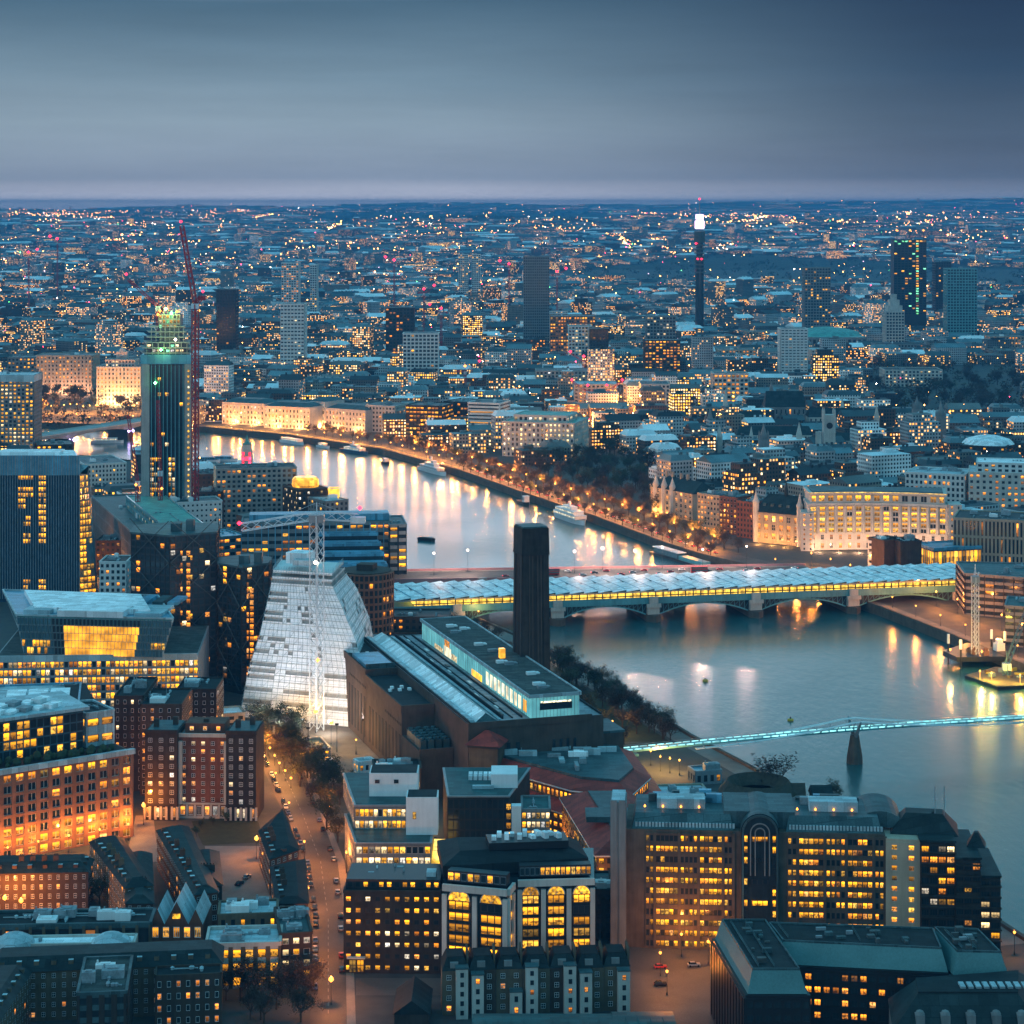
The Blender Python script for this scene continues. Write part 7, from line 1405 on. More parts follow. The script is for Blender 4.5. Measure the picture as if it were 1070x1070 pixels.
emb = offs(NB, -28); emb2 = offs(NB, -4.2)
def along(line, step, i0, i1, jit=0):
    out = []; d = 0
    for a, b in zip(line[i0:i1], line[i0 + 1:i1 + 1]):
        L = math.dist(a, b)
        while d < L: p = lerp(a, b, d / L); out.append((p[0] + R.uniform(-jit, jit), p[1] + R.uniform(-jit, jit))); d += step
        d -= L
    return out
rowtrees([p for p in along(offs(NB, -29), 16, 4, 10, 2)], 1.1, 'inside the lit embankment road', 'inner embankment trees', start='from the palace end')
rowtrees([p for p in along(offs(NB, -5.0), 19, 6, 10, 1)], .9, 'along the lit embankment wall', 'riverside embankment trees', start='from upstream')
rp = random.Random(21); gp = []
while len(gp) < 74:
    p = q2(G(rp.uniform(560, 700), rp.uniform(470, 556)))
    if inpoly(p, PARKS[0]) and not inpoly(p, RIVN): gp.append(p)
gp.sort(); rowtrees(gp, 1.35, 'in the dark embankment gardens', 'embankment garden trees', (0, 1, 2), 'from the left')
gp = sorted(q2(G(rp.uniform(40, 148), rp.uniform(404, 427))) for _ in range(44)); rowtrees(gp, 1.4, 'below the far floodlit hotels', 'far hotel garden trees', start='from the left')
gp = sorted(q2(G(rp.uniform(905, 1070), rp.uniform(390, 436))) for _ in range(40)); rowtrees(gp, 1.6, 'in the dark square past the law courts', 'dark square trees', start='from the left')
gp = [q2(G(x + rp.uniform(-5, 5), y + rp.uniform(-4, 4))) for x, y in ((600, 706), (612, 716), (624, 724), (596, 722), (612, 735), (630, 742), (642, 748), (618, 752), (634, 760), (652, 762), (664, 752), (646, 736), (602, 742), (668, 770), (680, 764), (586, 700), (655, 776), (692, 776), (626, 772))] + [q2(G(x_ + rp.uniform(-9, 9), y_ + rp.uniform(-5, 5))) for x_, y_ in [(582 + 122 * t_ / 26, 700 + 76 * t_ / 26) for t_ in range(27)]]
gp.sort(); rowtrees(gp, .95, 'on the museum riverside lawn', 'museum riverside trees', start='from the chimney')
gp = [q2(G(x, y)) for x, y in ((478, 668), (492, 672), (505, 676), (518, 674), (530, 684), (508, 664), (496, 660), (590, 695), (470, 655))]; gp.sort(); rowtrees(gp, .85, 'near the station bridge end', 'trees by the bridge end', start='from the left')
gp = [q2(G(x + rp.uniform(-4, 4), y + rp.uniform(-4, 4))) for x, y in ((272, 768), (282, 778), (292, 770), (300, 784), (286, 792), (308, 796), (318, 806), (298, 806), (326, 820), (312, 822), (336, 835), (322, 842), (340, 850), (276, 786), (264, 760), (306, 772), (330, 800), (344, 868), (352, 882))] + [q2(G(266 + 74 * t_ / 24 + rp.uniform(0, 24), 758 + 80 * t_ / 24 + rp.uniform(-5, 5))) for t_ in range(25)]; gp.sort(); rowtrees(gp, 1.0, 'in the main street garden strip', 'street garden trees', (0, 1, 1), 'from the left')
for i, (x, y, s, k, lab) in enumerate(((809, 840, 1.9, 0, 'round bare brown tree standing alone by the river above the arched office'), (872, 840, .8, 1, 'small bare tree behind the narrow pink fronted house'), (742, 862, .8, 3, 'dark evergreen tree at the edge of the round playhouse'), (104, 945, .8, 1, 'small bare tree beside the court lamp, lower left'))): tree(q2(G(x, y)), s, k, lab, None)
gp = sorted(q2(G(rp.uniform(236, 328), rp.uniform(1030, 1075))) for _ in range(17)); rowtrees(gp, .85, 'in the dark yard at the bottom left', 'bottom yard trees', (0, 2), 'from the left')
gp = [q2(G(x, y)) for x, y in ((210, 866), (222, 862), (236, 860), (250, 857), (264, 856), (205, 874))]; rowtrees(gp, .35, 'low bush on the lawn before the mansion block'.replace('low bush ', ''), 'lawn shrubs', (3,), 'from the left')
gp = [q2(G(x, y)) for x, y in ((312, 800), (345, 930), (346, 950), (344, 970), (345, 905))]

# street lamps, one built, the rest copied
def make_lamp(h, m, glob=.42):
    o = bpy.data.objects.new('street_lamp', None); COL.objects.link(o); a, b, c = MB(), MB(), MB()
    a.lathe((0, 0, 0), [(.22, 0), (.2, .8), (.1, 1), (.07, h)], 7); a.bar((0, 0, h * .93), (.55, 0, h * .99), .05); b.lathe((0, 0, h), [(.05, -.1), (glob, glob * .7), (glob * .9, glob * 1.5), (.05, glob * 2)], 8); c.lathe((0, 0, h + glob * 2), [(glob * .7, -.05), (.1, .25), (.02, .5)], 8)
    for nm, mb, mm in (('post', a, 'metal_dark'), ('lamp_head', b, m), ('cap', c, 'metal_dark')):
        q = bpy.data.objects.new(nm, mb.mesh(nm, [mm])); COL.objects.link(q); q.parent = o
    o['category'] = 'street lamp'; return o
LAMPS = {}
def lamp(p, h, m, col, w, label, group=None, z0=0, glob=.42):
    key = (h, m, glob)
    if key in LAMPS: o = copy_tree(LAMPS[key])
    else: o = LAMPS[key] = make_lamp(h, m, glob)
    for c in list(o.children):
        if c.type == 'LIGHT': bpy.data.objects.remove(c)
    o.location = (p[0], p[1], z0); setp(o, label, 'street lamp', group)
    return o, (p, h + 2 * glob - .3, z0, col, w)
PL = []
AMBL = (1, .33, .055)
for i, p in enumerate(along(offs(NB, -6.5), 30, 2, 10)): PL.append(lamp(p, 7, 'lamp_amber', AMBL, 11000, f'amber lamp on the river side of the lit embankment, {nth(i + 1)} from upstream', 'river side embankment lamps', glob=.62))
for i, p in enumerate(along(offs(NB, -24), 34, 2, 10)): PL.append(lamp(p, 8, 'lamp_amber', AMBL, 24000, f'amber lamp on the inner side of the embankment road, {nth(i + 1)} from upstream', 'inner embankment lamps', glob=.55))
for i, p in enumerate(along(offs(NB, -36), 26, 11, 16)): PL.append(lamp(p, 8, 'lamp_amber', (1, .31, .05), 14000, f'amber lamp on the riverside road beyond the bridge, {nth(i + 1)} from the bridge', 'riverside road lamps', glob=.5))
for i, p in enumerate(along(offs(NB, -7.5), 30, 11, 16)): PL.append(lamp(p, 6, 'lamp_amber', AMBL, 5000, f'amber lamp on the river wall beyond the bridge, {nth(i + 1)} from the bridge', 'river wall lamps', glob=.45))
for i, x in enumerate((455, 492, 604, 636, 668, 700, 740, 790)): s = fr2.at(x); PL.append(lamp(fr2(s, 31 if i % 2 else 20), 13, 'lamp_white', (1, .62, .48), 24000, f'tall white globe lamp on the road bridge, {nth(i + 1)} from the left', 'road bridge lamps', 10.17, .55))
for i, (x, y) in enumerate(((6, 942), (60, 950), (5, 962), (22, 965), (108, 928), (124, 944), (172, 918), (187, 938), (268, 898), (276, 914), (346, 1050), (126, 855), (150, 862))):
    PL.append(lamp(q2(G(x, y)), 7, 'lamp_amber', (1, .28, .035), 10000, ['amber starburst court lamp at the far left edge', 'bright amber court lamp before the long green roofed terrace', 'small amber lamp at the left edge above the columned building', 'small amber lamp beside the roof hut above the columned building', 'bright amber court lamp by the slanting window wall', 'dim amber lamp at the corner of the brown brick block', 'amber lamp high on the court before the white windowed terrace', 'amber lamp low on the court before the white windowed terrace', 'amber court lamp beside the brick tenement, farther one', 'amber court lamp beside the brick tenement, nearer one', 'bright amber lamp on the side street corner by the dark shed', 'amber lamp in the passage between grid office and mansion block', 'amber lamp at the passage mouth beside the mansion block'][i], 'court lamps', glob=.8))
for i, (x, y) in enumerate(((272, 798), (288, 826), (302, 858), (318, 900), (322, 950), (324, 1000), (318, 812), (345, 862), (362, 912), (280, 790))): PL.append(lamp(q2(G(x, y)), 7, 'lamp_amber', (1, .29, .045), 11000, f'amber lamp beside the main street, {nth(i + 1)} from its far end' if i < 6 else f'amber lamp at the garden side of the main street, {nth(i - 5)} from its far end', 'main street lamps', glob=.4))
for i, x in enumerate((8, 40, 72, 104, 134)): PL.append(lamp(q2(G(x, 905 - x * .2)), 6, 'lamp_amber', (1, .36, .06), 4500, f'amber lamp at the foot of the orange brick grid office, {nth(i + 1)} from the left', 'grid office lamps', glob=.4))
for i, x in enumerate((267, 272, 277, 282, 287, 292, 298, 304)): PL.append(lamp(q2(G(x, 768 + i * 8)), 4, 'lamp_amber', (1, .42, .08), 3000, f'small gold lamp along the garden wall of the main street, {nth(i + 1)} from its far end', 'garden wall lamps', glob=.5))
for i, (x, y) in enumerate(((697, 1040), (712, 1000), (690, 1020), (740, 1008), (655, 985), (1060, 998), (635, 960), (600, 905), (575, 895))): PL.append(lamp(q2(G(x, y)), 7, 'lamp_amber', (1, .30, .04), 4000, f'amber lamp in the street between arched office and riverside office, {nth(i + 1)} from the bottom' if i < 5 else f'amber lamp near the riverside office, {nth(i - 4)} from its right end', 'office street lamps', glob=.45))
for i, (x, y) in enumerate(((346, 778), (330, 766), (372, 788), (384, 812), (396, 760), (300, 760), (438, 868), (444, 905), (480, 692), (565, 690), (705, 850), (700, 845), (500, 650), (476, 640), (610, 770), (640, 768), (680, 800), (690, 806), (700, 808), (710, 810))): PL.append(lamp(q2(G(x, y)), 9 if i < 2 else 6, 'lamp_amber', (1, .5, .12), (9000, 5000, 2500)[min(i, 2)] if i < 5 else 5000, f'bright amber lamp on the building site, {nth(i + 1)} brightest' if i < 5 else f'small amber lamp around the brick museum and playhouse, {nth(i - 4)} along the walk', 'site and museum lamps', glob=.95 if i < 2 else .4))
for i in range(26):
    x, y = rp.uniform(608, 632), rp.uniform(400, 462); 
    if i > 15: x, y = rp.uniform(640, 668), rp.uniform(415, 450)
    PL.append(lamp(q2(G(x, y)), 10, 'lamp_amber', AMBL, 45000, f'amber lamp crowding the glowing avenue behind the embankment, {nth(i + 1)} of the cluster', 'avenue lamps', glob=.8))
for i in range(16): x = 40 + i * 6.7; PL.append(lamp(q2(G(x, 431 + rp.uniform(-2, 2))), 8, 'lamp_amber', AMBL, 26000, f'amber lamp on the far embankment below the floodlit hotels, {nth(i + 1)} from the left', 'far hotel embankment lamps', glob=.7))
for i, (x, y) in enumerate(((420, 690), (405, 735), (112, 600), (96, 596), (104, 606), (208, 700), (214, 712), (205, 718), (172, 716), (222, 560))): PL.append(lamp(q2(G(x, y)), 7, 'lamp_amber', AMBL, 14000, f'amber lamp in the lanes around the braced glass towers, {nth(i + 1)} along', 'glass tower lane lamps', glob=.45))
for o, (p, h, z0, col, w) in PL: light(o, (0, 0, h + 1.3), col, w, .5)
# long gold rail of light on the embankment
mb = MB(); ln = offs(NB, -1.9)
for a, b in zip(ln[3:6], ln[4:7]): mb.bar((*a, 2.2), (*b, 2.2), .22)
for a, b in zip(ln[3:6], ln[4:7]):
    for k in range(8): p = lerp(a, b, k / 8); mb.bar((*p, 0), (*p, 2.2), .08)
solo('light_rail', mb, ['glow_strip'], 'continuous gold light rail along the far embankment wall', 'light rail')

# boats
def moor(px, k):
    ln = offs(NB, k)
    for a, b in zip(ln, ln[1:]):
        if (PX(a) - px) * (PX(b) - px) <= 0 and a[1] > 900:
            lo = min(range(101), key=lambda i: abs(PX(lerp(a, b, i / 100)) - px)); u = unit(a, b)[0]; p = lerp(a, b, lo / 100); return Vector((p[0], p[1], WATER_Z)), math.atan2(u[1], u[0])
def boat(label, px, py, L, W, ang, hull, decks, cat='boat', lit=0, mast=0, name='boat', fun=0):
    c = G(px, py, WATER_Z)
    if py == 0: c, ang = moor(px, W / 2 + ang)
    T = Thing(name, label, cat, (c.x, c.y, WATER_Z)); T.o.rotation_euler = (0, 0, ang); T.L = (0, 0, 0); sec = []
    for t, w, z in ((-.5, .62, 0), (-.42, .85, 0), (-.1, 1, 0), (.25, .95, .1), (.42, .5, .45), (.5, .03, .8)): sec.append((t * L, w * W / 2, 1.5 * W / 6 + .6 + z))
    mb = MB(); rg = [[(x, -w, z), (x, -w * .78, -.6), (x, w * .78, -.6), (x, w, z)] for x, w, z in sec]
    for a, b in zip(rg, rg[1:]):
        for k in range(3): mb.face([a[k], b[k], b[k + 1], a[k + 1]][::-1], 0)
        mb.face([a[3], b[3], b[0], a[0]][::-1], 1)
    mb.face(rg[0], 0); T.part('hull', mb, [hull, 'timber']); z = sec[2][2]
    for k, (x0, x1, wf, hh, m) in enumerate(decks):
        mb = MB(); q = [(x0 * L, -wf * W / 2), (x1 * L, -wf * W / 2), (x1 * L, wf * W / 2), (x0 * L, wf * W / 2)]; mb.prism(q, z, z + hh); mb.prism(inset(q, -.25), z + hh + .01, z + hh + .2); d = T.part('deckhouse', mb, [m])
        mb = MB()
        for s in (-1, 1):
            n = max(2, int((x1 - x0) * L / 2.2))
            for i in range(n): xx = x0 * L + (i + .25) * (x1 - x0) * L / n; mb.face([(xx, s * (wf * W / 2 + .04), z + hh * .35), (xx + 1.1, s * (wf * W / 2 + .04), z + hh * .35), (xx + 1.1, s * (wf * W / 2 + .04), z + hh * .8), (xx, s * (wf * W / 2 + .04), z + hh * .8)])
        T.part('cabin_window', mb, ['lit_white' if lit > k else 'glass_dark'], d, kind='stuff'); z += hh + .21
    if fun: mb = MB(); mb.lathe((-.05 * L, 0, z), [(1.1, 0), (1.0, 3.4)], 10); T.part('funnel', mb, ['hull_white' if fun == 1 else 'buoy_yellow'])
    for i in range(mast): mb = MB(); x = (-.2 + .5 * i) * L; mb.bar((x, 0, 1), (x, 0, 14), .16, 0, 5, .07); mb.bar((x, -2, 10), (x, 2, 10), .07); T.part('mast', mb, ['metal_grey'])
    return T
A1 = math.atan2(1984 - 2154, -48 + 129); A2 = math.atan2(1693 - 1833, 64 - 8)
boat('long white moored ship with two decks and funnel, middle of the far bank', 452, 0, 62, 9.5, 6, 'hull_white', [(-.36, .3, .8, 2.8, 'hull_white'), (-.2, .15, .6, 2.6, 'hull_white'), (0, .1, .4, 2.2, 'hull_white')], 'ship', 0, 2, 'ship', 1)
boat('white lit three decked party ship moored by the dark gardens', 597, 0, 54, 11, 6, 'hull_white', [(-.44, .36, .9, 2.8, 'hull_white'), (-.4, .28, .8, 2.6, 'hull_white'), (-.2, .12, .5, 2.4, 'hull_white')], 'ship', 3, 1, 'ship', 1)
boat('blue hulled moored ship upstream of the long white ship', 370, 0, 46, 9, 7, 'hull_blue', [(-.3, .3, .8, 2.6, 'hull_white'), (-.1, .15, .5, 2.4, 'hull_white')], 'ship', 1, 2, 'ship', 1)
boat('white river cruiser moored far upstream of the blue ship', 306, 0, 42, 8, 9, 'hull_white', [(-.4, .34, .85, 2.6, 'hull_white')], lit=1)
boat('small white launch between the river cruiser and the blue ship', 338, 0, 22, 6, 7, 'hull_white', [(-.3, .2, .7, 2.4, 'hull_white')], lit=1)
boat('small dark tug between blue ship and long white ship', 403, 0, 18, 6, 22, 'hull_black', [(-.2, .15, .6, 3, 'hull_white')], mast=1)
boat('white pleasure boat moored mid river, left of a twin', 216, 483, 26, 7, .0, 'hull_white', [(-.4, .3, .85, 2.6, 'roof_blue')]); boat('white pleasure boat moored mid river, right of a twin', 234, 482, 26, 7, -.1, 'hull_white', [(-.4, .3, .85, 2.6, 'roof_blue')])
boat('white boat with orange light at the violet lit bridge pier', 112, 463, 34, 8, .1, 'hull_white', [(-.4, .3, .85, 2.6, 'hull_white')], lit=1)
boat('small boat moored beside the glass high rise, far river', 226, 445, 30, 8, .1, 'hull_white', [(-.4, .3, .85, 2.6, 'hull_white')], lit=1)
boat('small dark boat with raised white stern by the embankment', 547, 0, 24, 6.5, 7, 'hull_black', [(.12, .3, .7, 5, 'hull_white')], mast=1)
c = G(446, 565, WATER_Z); T = Thing('barge', 'empty dark steel barge adrift in mid river', 'barge', (c.x, c.y, WATER_Z)); T.o.rotation_euler = (0, 0, -.5); T.L = (0, 0, 0); mb = MB(); q = [(-7, -2.6), (5, -2.6), (7.5, 0), (5, 2.6), (-7, 2.6)]; mb.frus(inset(q, .5), -.5, q, 2.0); T.part('hull', mb, ['hull_black']); mb = MB(); mb.prism(inset(q, .5), 2.01, 2.3); mb.prism(inset(q, 1.0), 2.31, 2.6); T.part('hatch_cover', mb, ['plant_dark'])
for x, y, lab in ((737, 712, 'yellow mooring buoy in mid river, left one'), (826, 753, 'yellow mooring buoy above the footbridge cables')):
    c = G(x, y, WATER_Z); T = Thing('mooring_buoy', lab, 'buoy', (c.x, c.y, WATER_Z)); mb = MB(); mb.lathe((c.x, c.y, WATER_Z), [(.9, -.5), (1.5, .1), (1.4, .8), (.5, 1.0)], 12); T.part('float', mb, ['buoy_yellow']); mb = MB(); mb.lathe((c.x, c.y, WATER_Z + 1), [(.4, 0), (.3, .9), (.05, 1)], 8); T.part('ring_post', mb, ['metal_dark'])
# pier pontoon by the bridge
m1_, m2_ = moor(678, 16)[0], moor(732, 16)[0]; fpi = Fr((m1_.x, m1_.y), (m2_.x, m2_.y)); T = Thing('river_pier', 'floating pier with glazed roof beside the road bridge', 'pier', fpi(20, 3)); mb = MB(); fpi.box(mb, 0, fpi.L, 0, 9, -6, -3.4); T.part('pontoon', mb, ['hull_black']); mb = MB(); fpi.box(mb, 4, fpi.L * .52, 1.5, 7.5, -3.39, .4); d = T.part('waiting_room', mb, ['glass_cyan']); mb = MB(); fpi.box(mb, 3, fpi.L * .54, .8, 8.2, .41, .9); T.part('roof', mb, ['roof_white'], d); mb = MB(); fpi.box(mb, fpi.L * .56, fpi.L, 1, 8, -3.39, -.8); T.part('shelter', mb, ['steel_teal'])
# construction barges and cranes at the right
T = Thing('jack_up_barge', 'dark jack up barge on steel legs with white leg heads', 'barge', (*q2(G(1005, 690, -2)), WATER_Z)); T.L = (T.L[0], T.L[1], T.L[2]); bq = [q2(G(x, y, -1)) for x, y in ((985, 684), (1000, 691), (1058, 690), (1058, 674), (1010, 676))]; mb = MB(); mb.prism(bq, -1.4, 1.2, bottom=True); T.part('deck', mb, ['hull_black'])
for x, y in ((991, 681), (1004, 687), (1036, 676), (1050, 678)):
    p = G(x, y, 1); mb = MB(); mb.bar((p.x, p.y, -8), (p.x, p.y, 10), .55, 0, 8); mb.bar((p.x, p.y, 5.5), (p.x, p.y, 10.6), .75, 1, 8); T.part('leg', mb, ['metal_dark', 'paint_white'])
for x, y, a, m in ((1044, 680, 5, 'paint_white'), (1018, 684, 3, 'rust'), (1030, 685, 3, 'rust'), (1012, 682, 2, 'timber')): p = G(x, y, 1); mb = MB(); mb.cbox(p, a, a * .8, 1.21, 1.2 + a * .8, .3); mb.cbox(p, a * .6, a * .5, 1.22 + a * .8, 1.4 + a * 1.2, .3); T.part('deck_hut', mb, [m])
for x, y in ((993, 680), (1042, 672), (1026, 682)): p = G(x, y, 5); mb = MB(); mb.lathe(p, [(.1, 0), (.7, .6), (.1, 1.3)], 6); l = T.part('work_light', mb, ['lamp_amber']); light(l, (p.x - T.L[0], p.y - T.L[1], 7.5 - T.L[2]), (1, .55, .15), 4500)
T = Thing('work_barge', 'flat work barge glowing yellow beneath its cranes', 'barge', (*q2(G(1040, 710, -3)), WATER_Z)); bq = [q2(G(x, y, -3.4)) for x, y in ((1008, 706), (1043, 718), (1090, 716), (1090, 700), (1040, 697))]; mb = MB(); mb.prism(bq, -6.5, -3.2, bottom=True); T.part('hull', mb, ['hull_black']); mb = MB(); mb.prism(inset(bq, .8), -3.19, -3.05); T.part('deck', mb, ['timber'])
for i in range(9): t = R.random(); p = lerp(lerp(bq[0], bq[1], t), lerp(bq[4], bq[3], t), R.uniform(.3, .8)); mb = MB(); mb.cbox(p, R.uniform(2, 6), R.uniform(1, 2.5), -3.04, -3 + R.uniform(.6, 2), R.random()); T.part('deck_cargo', mb, [R.choice(['rust', 'timber', 'buoy_yellow', 'plant_grey'])])
for x, y in ((1024, 702), (1036, 704), (1066, 706)): p = G(x, y, 1); mb = MB(); mb.bar((p.x, p.y, -3), (p.x, p.y, 1), .12); mb.lathe(p, [(.1, 0), (.5, .5), (.1, 1)], 6); l = T.part('work_light', mb, ['lamp_amber']); light(l, (p.x - T.L[0], p.y - 1.5 - T.L[1], 2.4 - T.L[2]), (1, .72, .08), 9000)
def crane(label, base, mast_h, jib, w=2.0, m='crane_red', cj=None, lights=(), step=3, z0=0, cabz=None, r=.16, cat='crane', name='tower_crane', glow=None):
    T = Thing(name, label, cat, (base[0], base[1], z0)); b = Vector((base[0], base[1], z0)); t = Vector((base[0], base[1], z0 + mast_h)); mb = MB(); mb.lattice(b, t, w, step, r); T.part('mast', mb, [m])
    mb = MB(); mb.cbox(base, w * 1.5, w * 1.3, t.z - 3, t.z + .5); T.part('cab', mb, ['crane_white' if m != 'crane_white' else 'metal_grey']); j = Vector(jib); mb = MB(); mb.lattice(t, j, w * .75, step, r * .8); T.part('jib', mb, [m])
    if cj: mb = MB(); mb.lattice(t, Vector(cj), w * .75, step, r * .8); k = Vector(cj); mb.cbox(k, w * 1.5, w, k.z - 2.4, k.z + .4); T.part('counter_jib', mb, [m])
    hd = t + Vector((0, 0, 7 if not cj else 6)); mb = MB(); mb.bar(t, hd, .3); mb.bar(hd, t + (j - t) * .7, .07, 0, 3); mb.bar(hd, Vector(cj) if cj else t + Vector((0, 0, .5)), .07, 0, 3); T.part('tie_bar', mb, [m])
    for p, lm in lights: mb = MB(); s = 1.1 * max(1, base[1] / 1500); mb.lathe(p, [(.1, 0), (s, s * .9), (.1, s * 1.8)], 6); T.part('warning_light', mb, [lm])
    return T
def at(px, py, Y): return ((px - CX) / F * Y, Y, H - (py - HY) / F * Y)
b = at(331, 755, 1006); crane('pale tower crane rising through the white wrapped tower with pink end lights', (b[0], b[1]), 100, at(252, 551, 996), 4.6, 'crane_white', at(374, 541, 1012), [(at(250, 549, 996), 'lamp_red'), (at(376, 533, 1012), 'lamp_red'), (at(330, 590, 1003), 'lamp_white'), (at(332, 692, 1003), 'lamp_amber')], 4.6, r=.3)
b = at(204, 500, 1492); crane('tall red luffing crane with steep jib right of the glass high rise', (b[0], b[1]), at(204, 318, 1492)[2], at(190, 236, 1488), 3.4, 'crane_red', at(211, 310, 1496), [(at(189, 233, 1516), 'lamp_red'), (at(212, 306, 1524), 'lamp_red'), (at(208, 326, 1514), 'lamp_amber')], 4, r=.42)
b = at(164, 500, 1506); crane('red luffing crane leaning left on the top of the glass high rise', (b[0], 1512), 18, at(134, 292, 1506), 2.2, 'crane_red', at(168, 322, 1516), [(at(132, 288, 1506), 'lamp_red'), (at(165, 330, 1500), 'lamp_amber')], 3, z0=155, r=.26)
b = at(168, 520, 1480); crane('red crane with upright jib before the face of the glass high rise', (b[0], 1478), 48, at(165, 418, 1478), 2.2, 'crane_red', None, [(at(169, 512, 1474), 'lamp_amber')], 3, z0=14, r=.25)
b = at(144, 515, 1470); crane('red crane with jib leaning left beside the glass high rise foot', (b[0], 1470), 34, at(134, 434, 1470), 2.2, 'crane_red', None, [(at(142, 508, 1466), 'lamp_amber')], 3, z0=22, r=.25)
b = G(1019, 684, 1); crane('pale lattice crane standing on the jack up barge', (b.x, b.y), 42, (b.x + 1, b.y, 46), 2.8, 'crane_white', None, [], 2.8, z0=1, r=.2)
b = G(1052, 706, -3); crane('blue crawler crane with leaning lattice boom on the work barge', (b.x, b.y), 6, at(1076, 630, b.y), 2.8, 'crane_blue', None, [], 2.8, z0=-3, r=.22)
for i, (x, y, Y, lab) in enumerate(((610, 372, 2900, 'distant crane with big red light above the turquoise roofed office'), (594, 371, 3300, 'distant crane with red light behind the white lit box office'), (614, 402, 2500, 'distant crane with red light at the avenue, left of a pair'), (634, 402, 2500, 'distant crane with red light at the avenue, right of a pair'), (532, 276, 4200, 'distant crane with red light left of the dark slab tower top'), (582, 284, 4300, 'distant crane with red light right of the dark slab tower top'), (461, 322, 3400, 'distant crane with red light over white block, left of centre'), (443, 302, 3800, 'distant crane with double red light left of centre'), (412, 272, 4400, 'thin distant crane left of the pale twin towers'), (30, 264, 4600, 'distant crane with stacked red lights at the far left'), (60, 250, 5200, 'distant crane with red light far left, farther one'), (486, 382, 2700, 'distant crane with amber light above the dark embankment offices'))):
    p = at(x, y, Y); crane(lab, (p[0], p[1]), max(20, p[2] - 8), (p[0] + 18 * (1 if i % 2 else -1), p[1], p[2] + 4), 2.4, 'crane_red', (p[0] - 9 * (1 if i % 2 else -1), p[1], p[2] - 6), [((p[0], p[1] - 3, p[2] - 2), 'lamp_red' if i != 11 else 'lamp_amber'), ((p[0] + 18 * (1 if i % 2 else -1), p[1], p[2] + 4), 'lamp_red')], 6, r=.35)

# vehicles
def make_car(m, on=False):
    o = bpy.data.objects.new('parked_car', None); COL.objects.link(o); o['category'] = 'car'; P_ = []
    mb = MB(); q = [(-2.1, -.86), (2.1, -.86), (2.1, .86), (-2.1, .86)]; mb.frus(inset(q, .08), .32, q, .6); mb.frus(q, .6, inset(q, .1), .92); P_.append(('body', mb, m))
    mb = MB(); c = [(-1.7, -.76), (.9, -.76), (.9, .76), (-1.7, .76)]; mb.frus(c, .925, [(-1.2, -.62), (.3, -.62), (.3, .62), (-1.2, .62)], 1.42); P_.append(('cabin', mb, 'glass_dark')); mb = MB(); mb.prism([(-1.2, -.63), (.3, -.63), (.3, .63), (-1.2, .63)], 1.425, 1.47); P_.append(('car_roof', mb, m))
    for x in (-1.3, 1.35):
        for y in (-.8, .8): mb = MB(); mb.bar((x, y - .1, .33), (x, y + .1, .33), .33, 0, 10); P_.append(('wheel', mb, 'tyre'))
    for y in (-.6, .6):
        mb = MB(); mb.cbox((2.1, y), .1, .35, .55, .72); P_.append(('headlight', mb, 'lit_pale' if on else 'metal_grey')); mb = MB(); mb.cbox((-2.1, y), .12, .5, .6, .85); P_.append(('tail_light', mb, 'lit_red' if on else 'tail_off'))
    for nm, mb, mm in P_: q = bpy.data.objects.new(nm, mb.mesh(nm, [mm])); COL.objects.link(q); q.parent = o
    return o
CC = [('silver', make_car('car_silver')), ('black', make_car('car_black')), ('white', make_car('car_white')), ('red', make_car('car_red')), ('blue', make_car('car_blue'))]
for nm_ in ('silver', 'black', 'white', 'red'): CC.append((nm_, make_car('car_' + nm_, True)))
usedc = set()
def car(p, ang, k, label, group, z=.06):
    o = CC[k][1]; o = copy_tree(o) if k in usedc else o; usedc.add(k); o.location = (p[0], p[1], z); o.rotation_euler = (0, 0, ang); setp(o, label, 'car', group)
main = [q2(G(x, y)) for x, y in ((275, 790), (301, 850), (321, 900), (330, 960), (329, 1040))]
for i, p in enumerate(along(main, 8.5, 0, 4)):
    if i % 5 != 3: j = min(3, int(i / 8)); u, _ = unit(main[j], main[j + 1]); k = R.choice((0, 1, 1, 1, 4, 4)); car(p, math.atan2(u[1], u[0]), k, f'{CC[k][0]} car parked at the left kerb of the main street, {nth(i + 1)} from its far end', 'cars parked along the main street')
main2 = [q2(G(x, y)) for x, y in ((303, 790), (331, 850), (349, 900), (356, 960), (357, 1020))]
for i, p in enumerate(along(main2, 13, 0, 4)):
    if i % 3 != 1: k = R.choice((0, 1, 3, 1, 4)); car(p, math.radians(98), k, f'{CC[k][0]} car parked at the right kerb of the main street, {nth(i + 1)} from its far end', 'cars parked on the garden side')
for i, p in enumerate(along(offs(NB, -13), 11, 6, 10)):
    k = R.choice((5, 6, 8, 7, 8)); u = unit(NB[7], NB[8])[0]; car(p, math.atan2(u[1], u[0]) + (math.pi if i % 2 else 0), k, f'{CC[k][0]} car driving on the lit embankment road, {nth(i + 1)} from upstream', 'cars on the embankment road', .06)
for i in range(24): s = fr2.L * (.25 + .031 * i); k = (8, 5, 8, 6, 8, 7, 5, 6, 8)[i % 9]; car(fr2(s, 10 + (i % 3) * 7), math.atan2(fr2.u[1], fr2.u[0]) + (math.pi if i % 3 == 2 else 0), k, f'{CC[k][0]} car queuing on the road bridge, {nth(i + 1)} from the left', 'cars on the road bridge', 10.02)
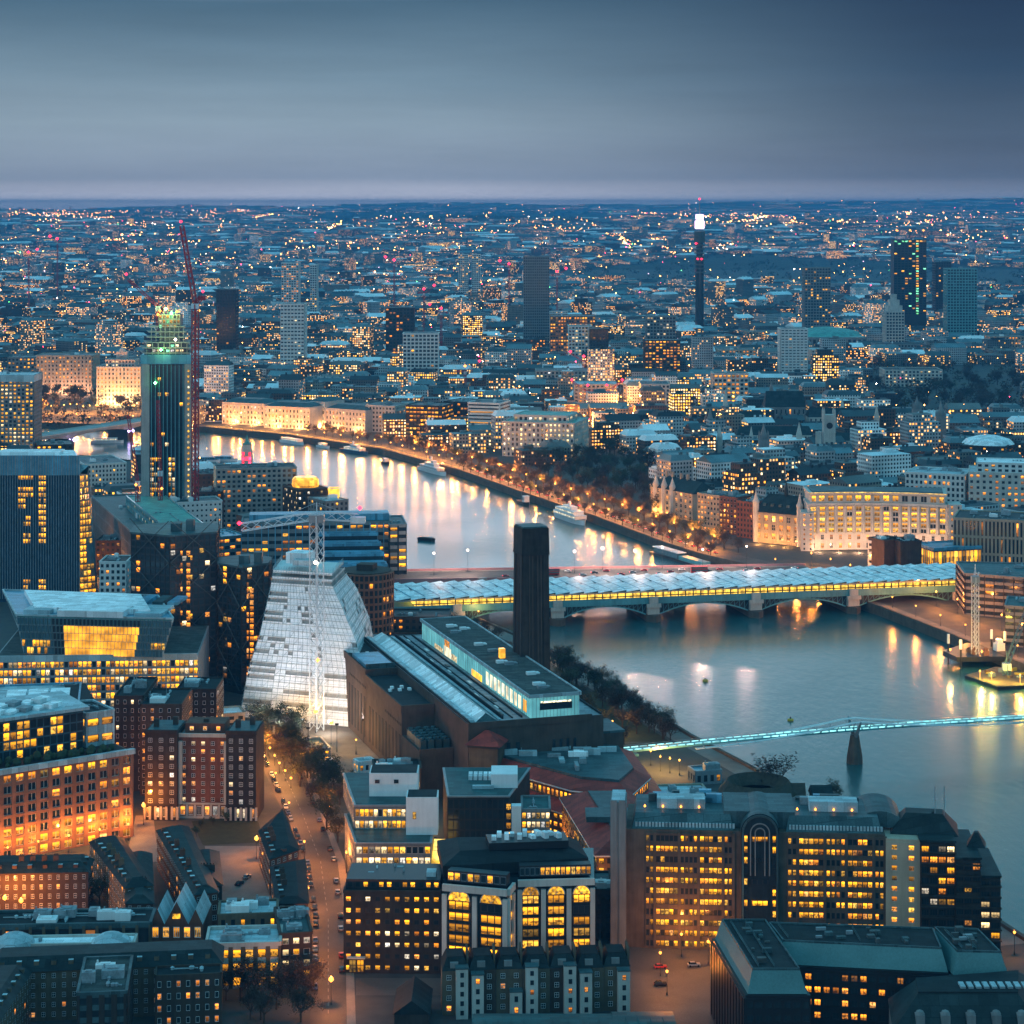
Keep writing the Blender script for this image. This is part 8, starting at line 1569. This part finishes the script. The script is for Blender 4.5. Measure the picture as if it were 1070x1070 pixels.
for i, (x, y, k, a) in enumerate(((118, 938, 2, .5), (690, 1012, 3, .1), (725, 1010, 0, .1), (344, 795, 2, .6), (690, 1030, 1, .1), (250, 925, 1, 1.2), (258, 918, 0, 1.2))): car(q2(G(x, y)), a, k, ['white car parked beside the court lamp, lower left', 'red car in the street before the riverside office', 'silver car in the street before the riverside office', 'white car on the building site yard', 'black car in the street before the riverside office', 'black car parked in the paved court', 'silver car parked in the paved court'][i], 'cars in side streets', .1)
for i, s in enumerate((fr2.L * .36, fr2.L * .72)):
    c = fr2(s, 13); T = Thing('bus', ['red double deck bus on the road bridge, left of the chimney' , 'red double deck bus on the road bridge, near its right end'][i], 'bus', (0, 0, 0)); T.o.location = (*c, 10.02); T.o.rotation_euler = (0, 0, math.atan2(fr2.u[1], fr2.u[0])); mb = MB(); mb.cbox((0, 0), 10.6, 2.5, .4, 4.3); T.part('body', mb, ['car_red'])
    for z in (1.5, 3.0): mb = MB(); mb.cbox((0, 0), 10.2, 2.56, z, z + .9); T.part('window_band', mb, ['glass_cyan'])
    for x in (-3.4, 3.2):
        for y in (-1.1, 1.1): mb = MB(); mb.bar((x, y - .15, .5), (x, y + .15, .5), .5, 0, 10); T.part('wheel', mb, ['tyre'])
# people on the footbridge: one continuous skinned figure each
def person(p, z, ang, label, stride):
    me = bpy.data.meshes.new('person'); V = [(0, 0, .92), (0, 0, 1.2), (0, 0, 1.42), (0, 0, 1.52), (0, .02, 1.64), (0, .02, 1.72), (-.1, 0, .88), (-.11, stride, .48), (-.11, stride * .6, .06), (.1, 0, .88), (.11, -stride, .48), (.11, -stride * 1.5, .08), (-.19, 0, 1.38), (-.25, -stride * .5, 1.1), (-.24, -stride * .2, .85), (.19, 0, 1.38), (.25, stride * .5, 1.1), (.24, stride * .8, .87), (-.11, stride * .6 + .16, .04), (.11, -stride * 1.5 + .16, .05)]
    E = [(0, 1), (1, 2), (2, 3), (3, 4), (4, 5), (0, 6), (6, 7), (7, 8), (0, 9), (9, 10), (10, 11), (2, 12), (12, 13), (13, 14), (2, 15), (15, 16), (16, 17), (8, 18), (11, 19)]; rad = [.16, .15, .17, .06, .1, .09, .1, .07, .05, .1, .07, .05, .07, .05, .04, .07, .05, .04, .035, .035]
    me.from_pydata(V, E, []); o = bpy.data.objects.new('person', me); COL.objects.link(o); sk = o.modifiers.new('skin', 'SKIN'); o.modifiers.new('sub', 'SUBSURF').levels = 1; o.modifiers['sub'].render_levels = 1
    for i, v in enumerate(me.skin_vertices[0].data if me.skin_vertices else []): v.radius = (rad[i], rad[i])
    me.materials.append(MAT['cloth_dark']); o.location = (p[0], p[1], z); o.rotation_euler = (0, 0, ang); return setp(o, label, 'person', 'people on the footbridge')
for i, s in enumerate((sp_ + 5.5, sp_ + 6.4, sp_ + 9)):
    o = person(fm(s, -.4 + .5 * i), zd(s) + .0, -1.3 + i * .3, ['person in dark coat walking on the footbridge nearest the pier', 'person in dark coat between two others on the footbridge', 'person in dark coat walking ahead on the footbridge'][i], .18 + .05 * i)
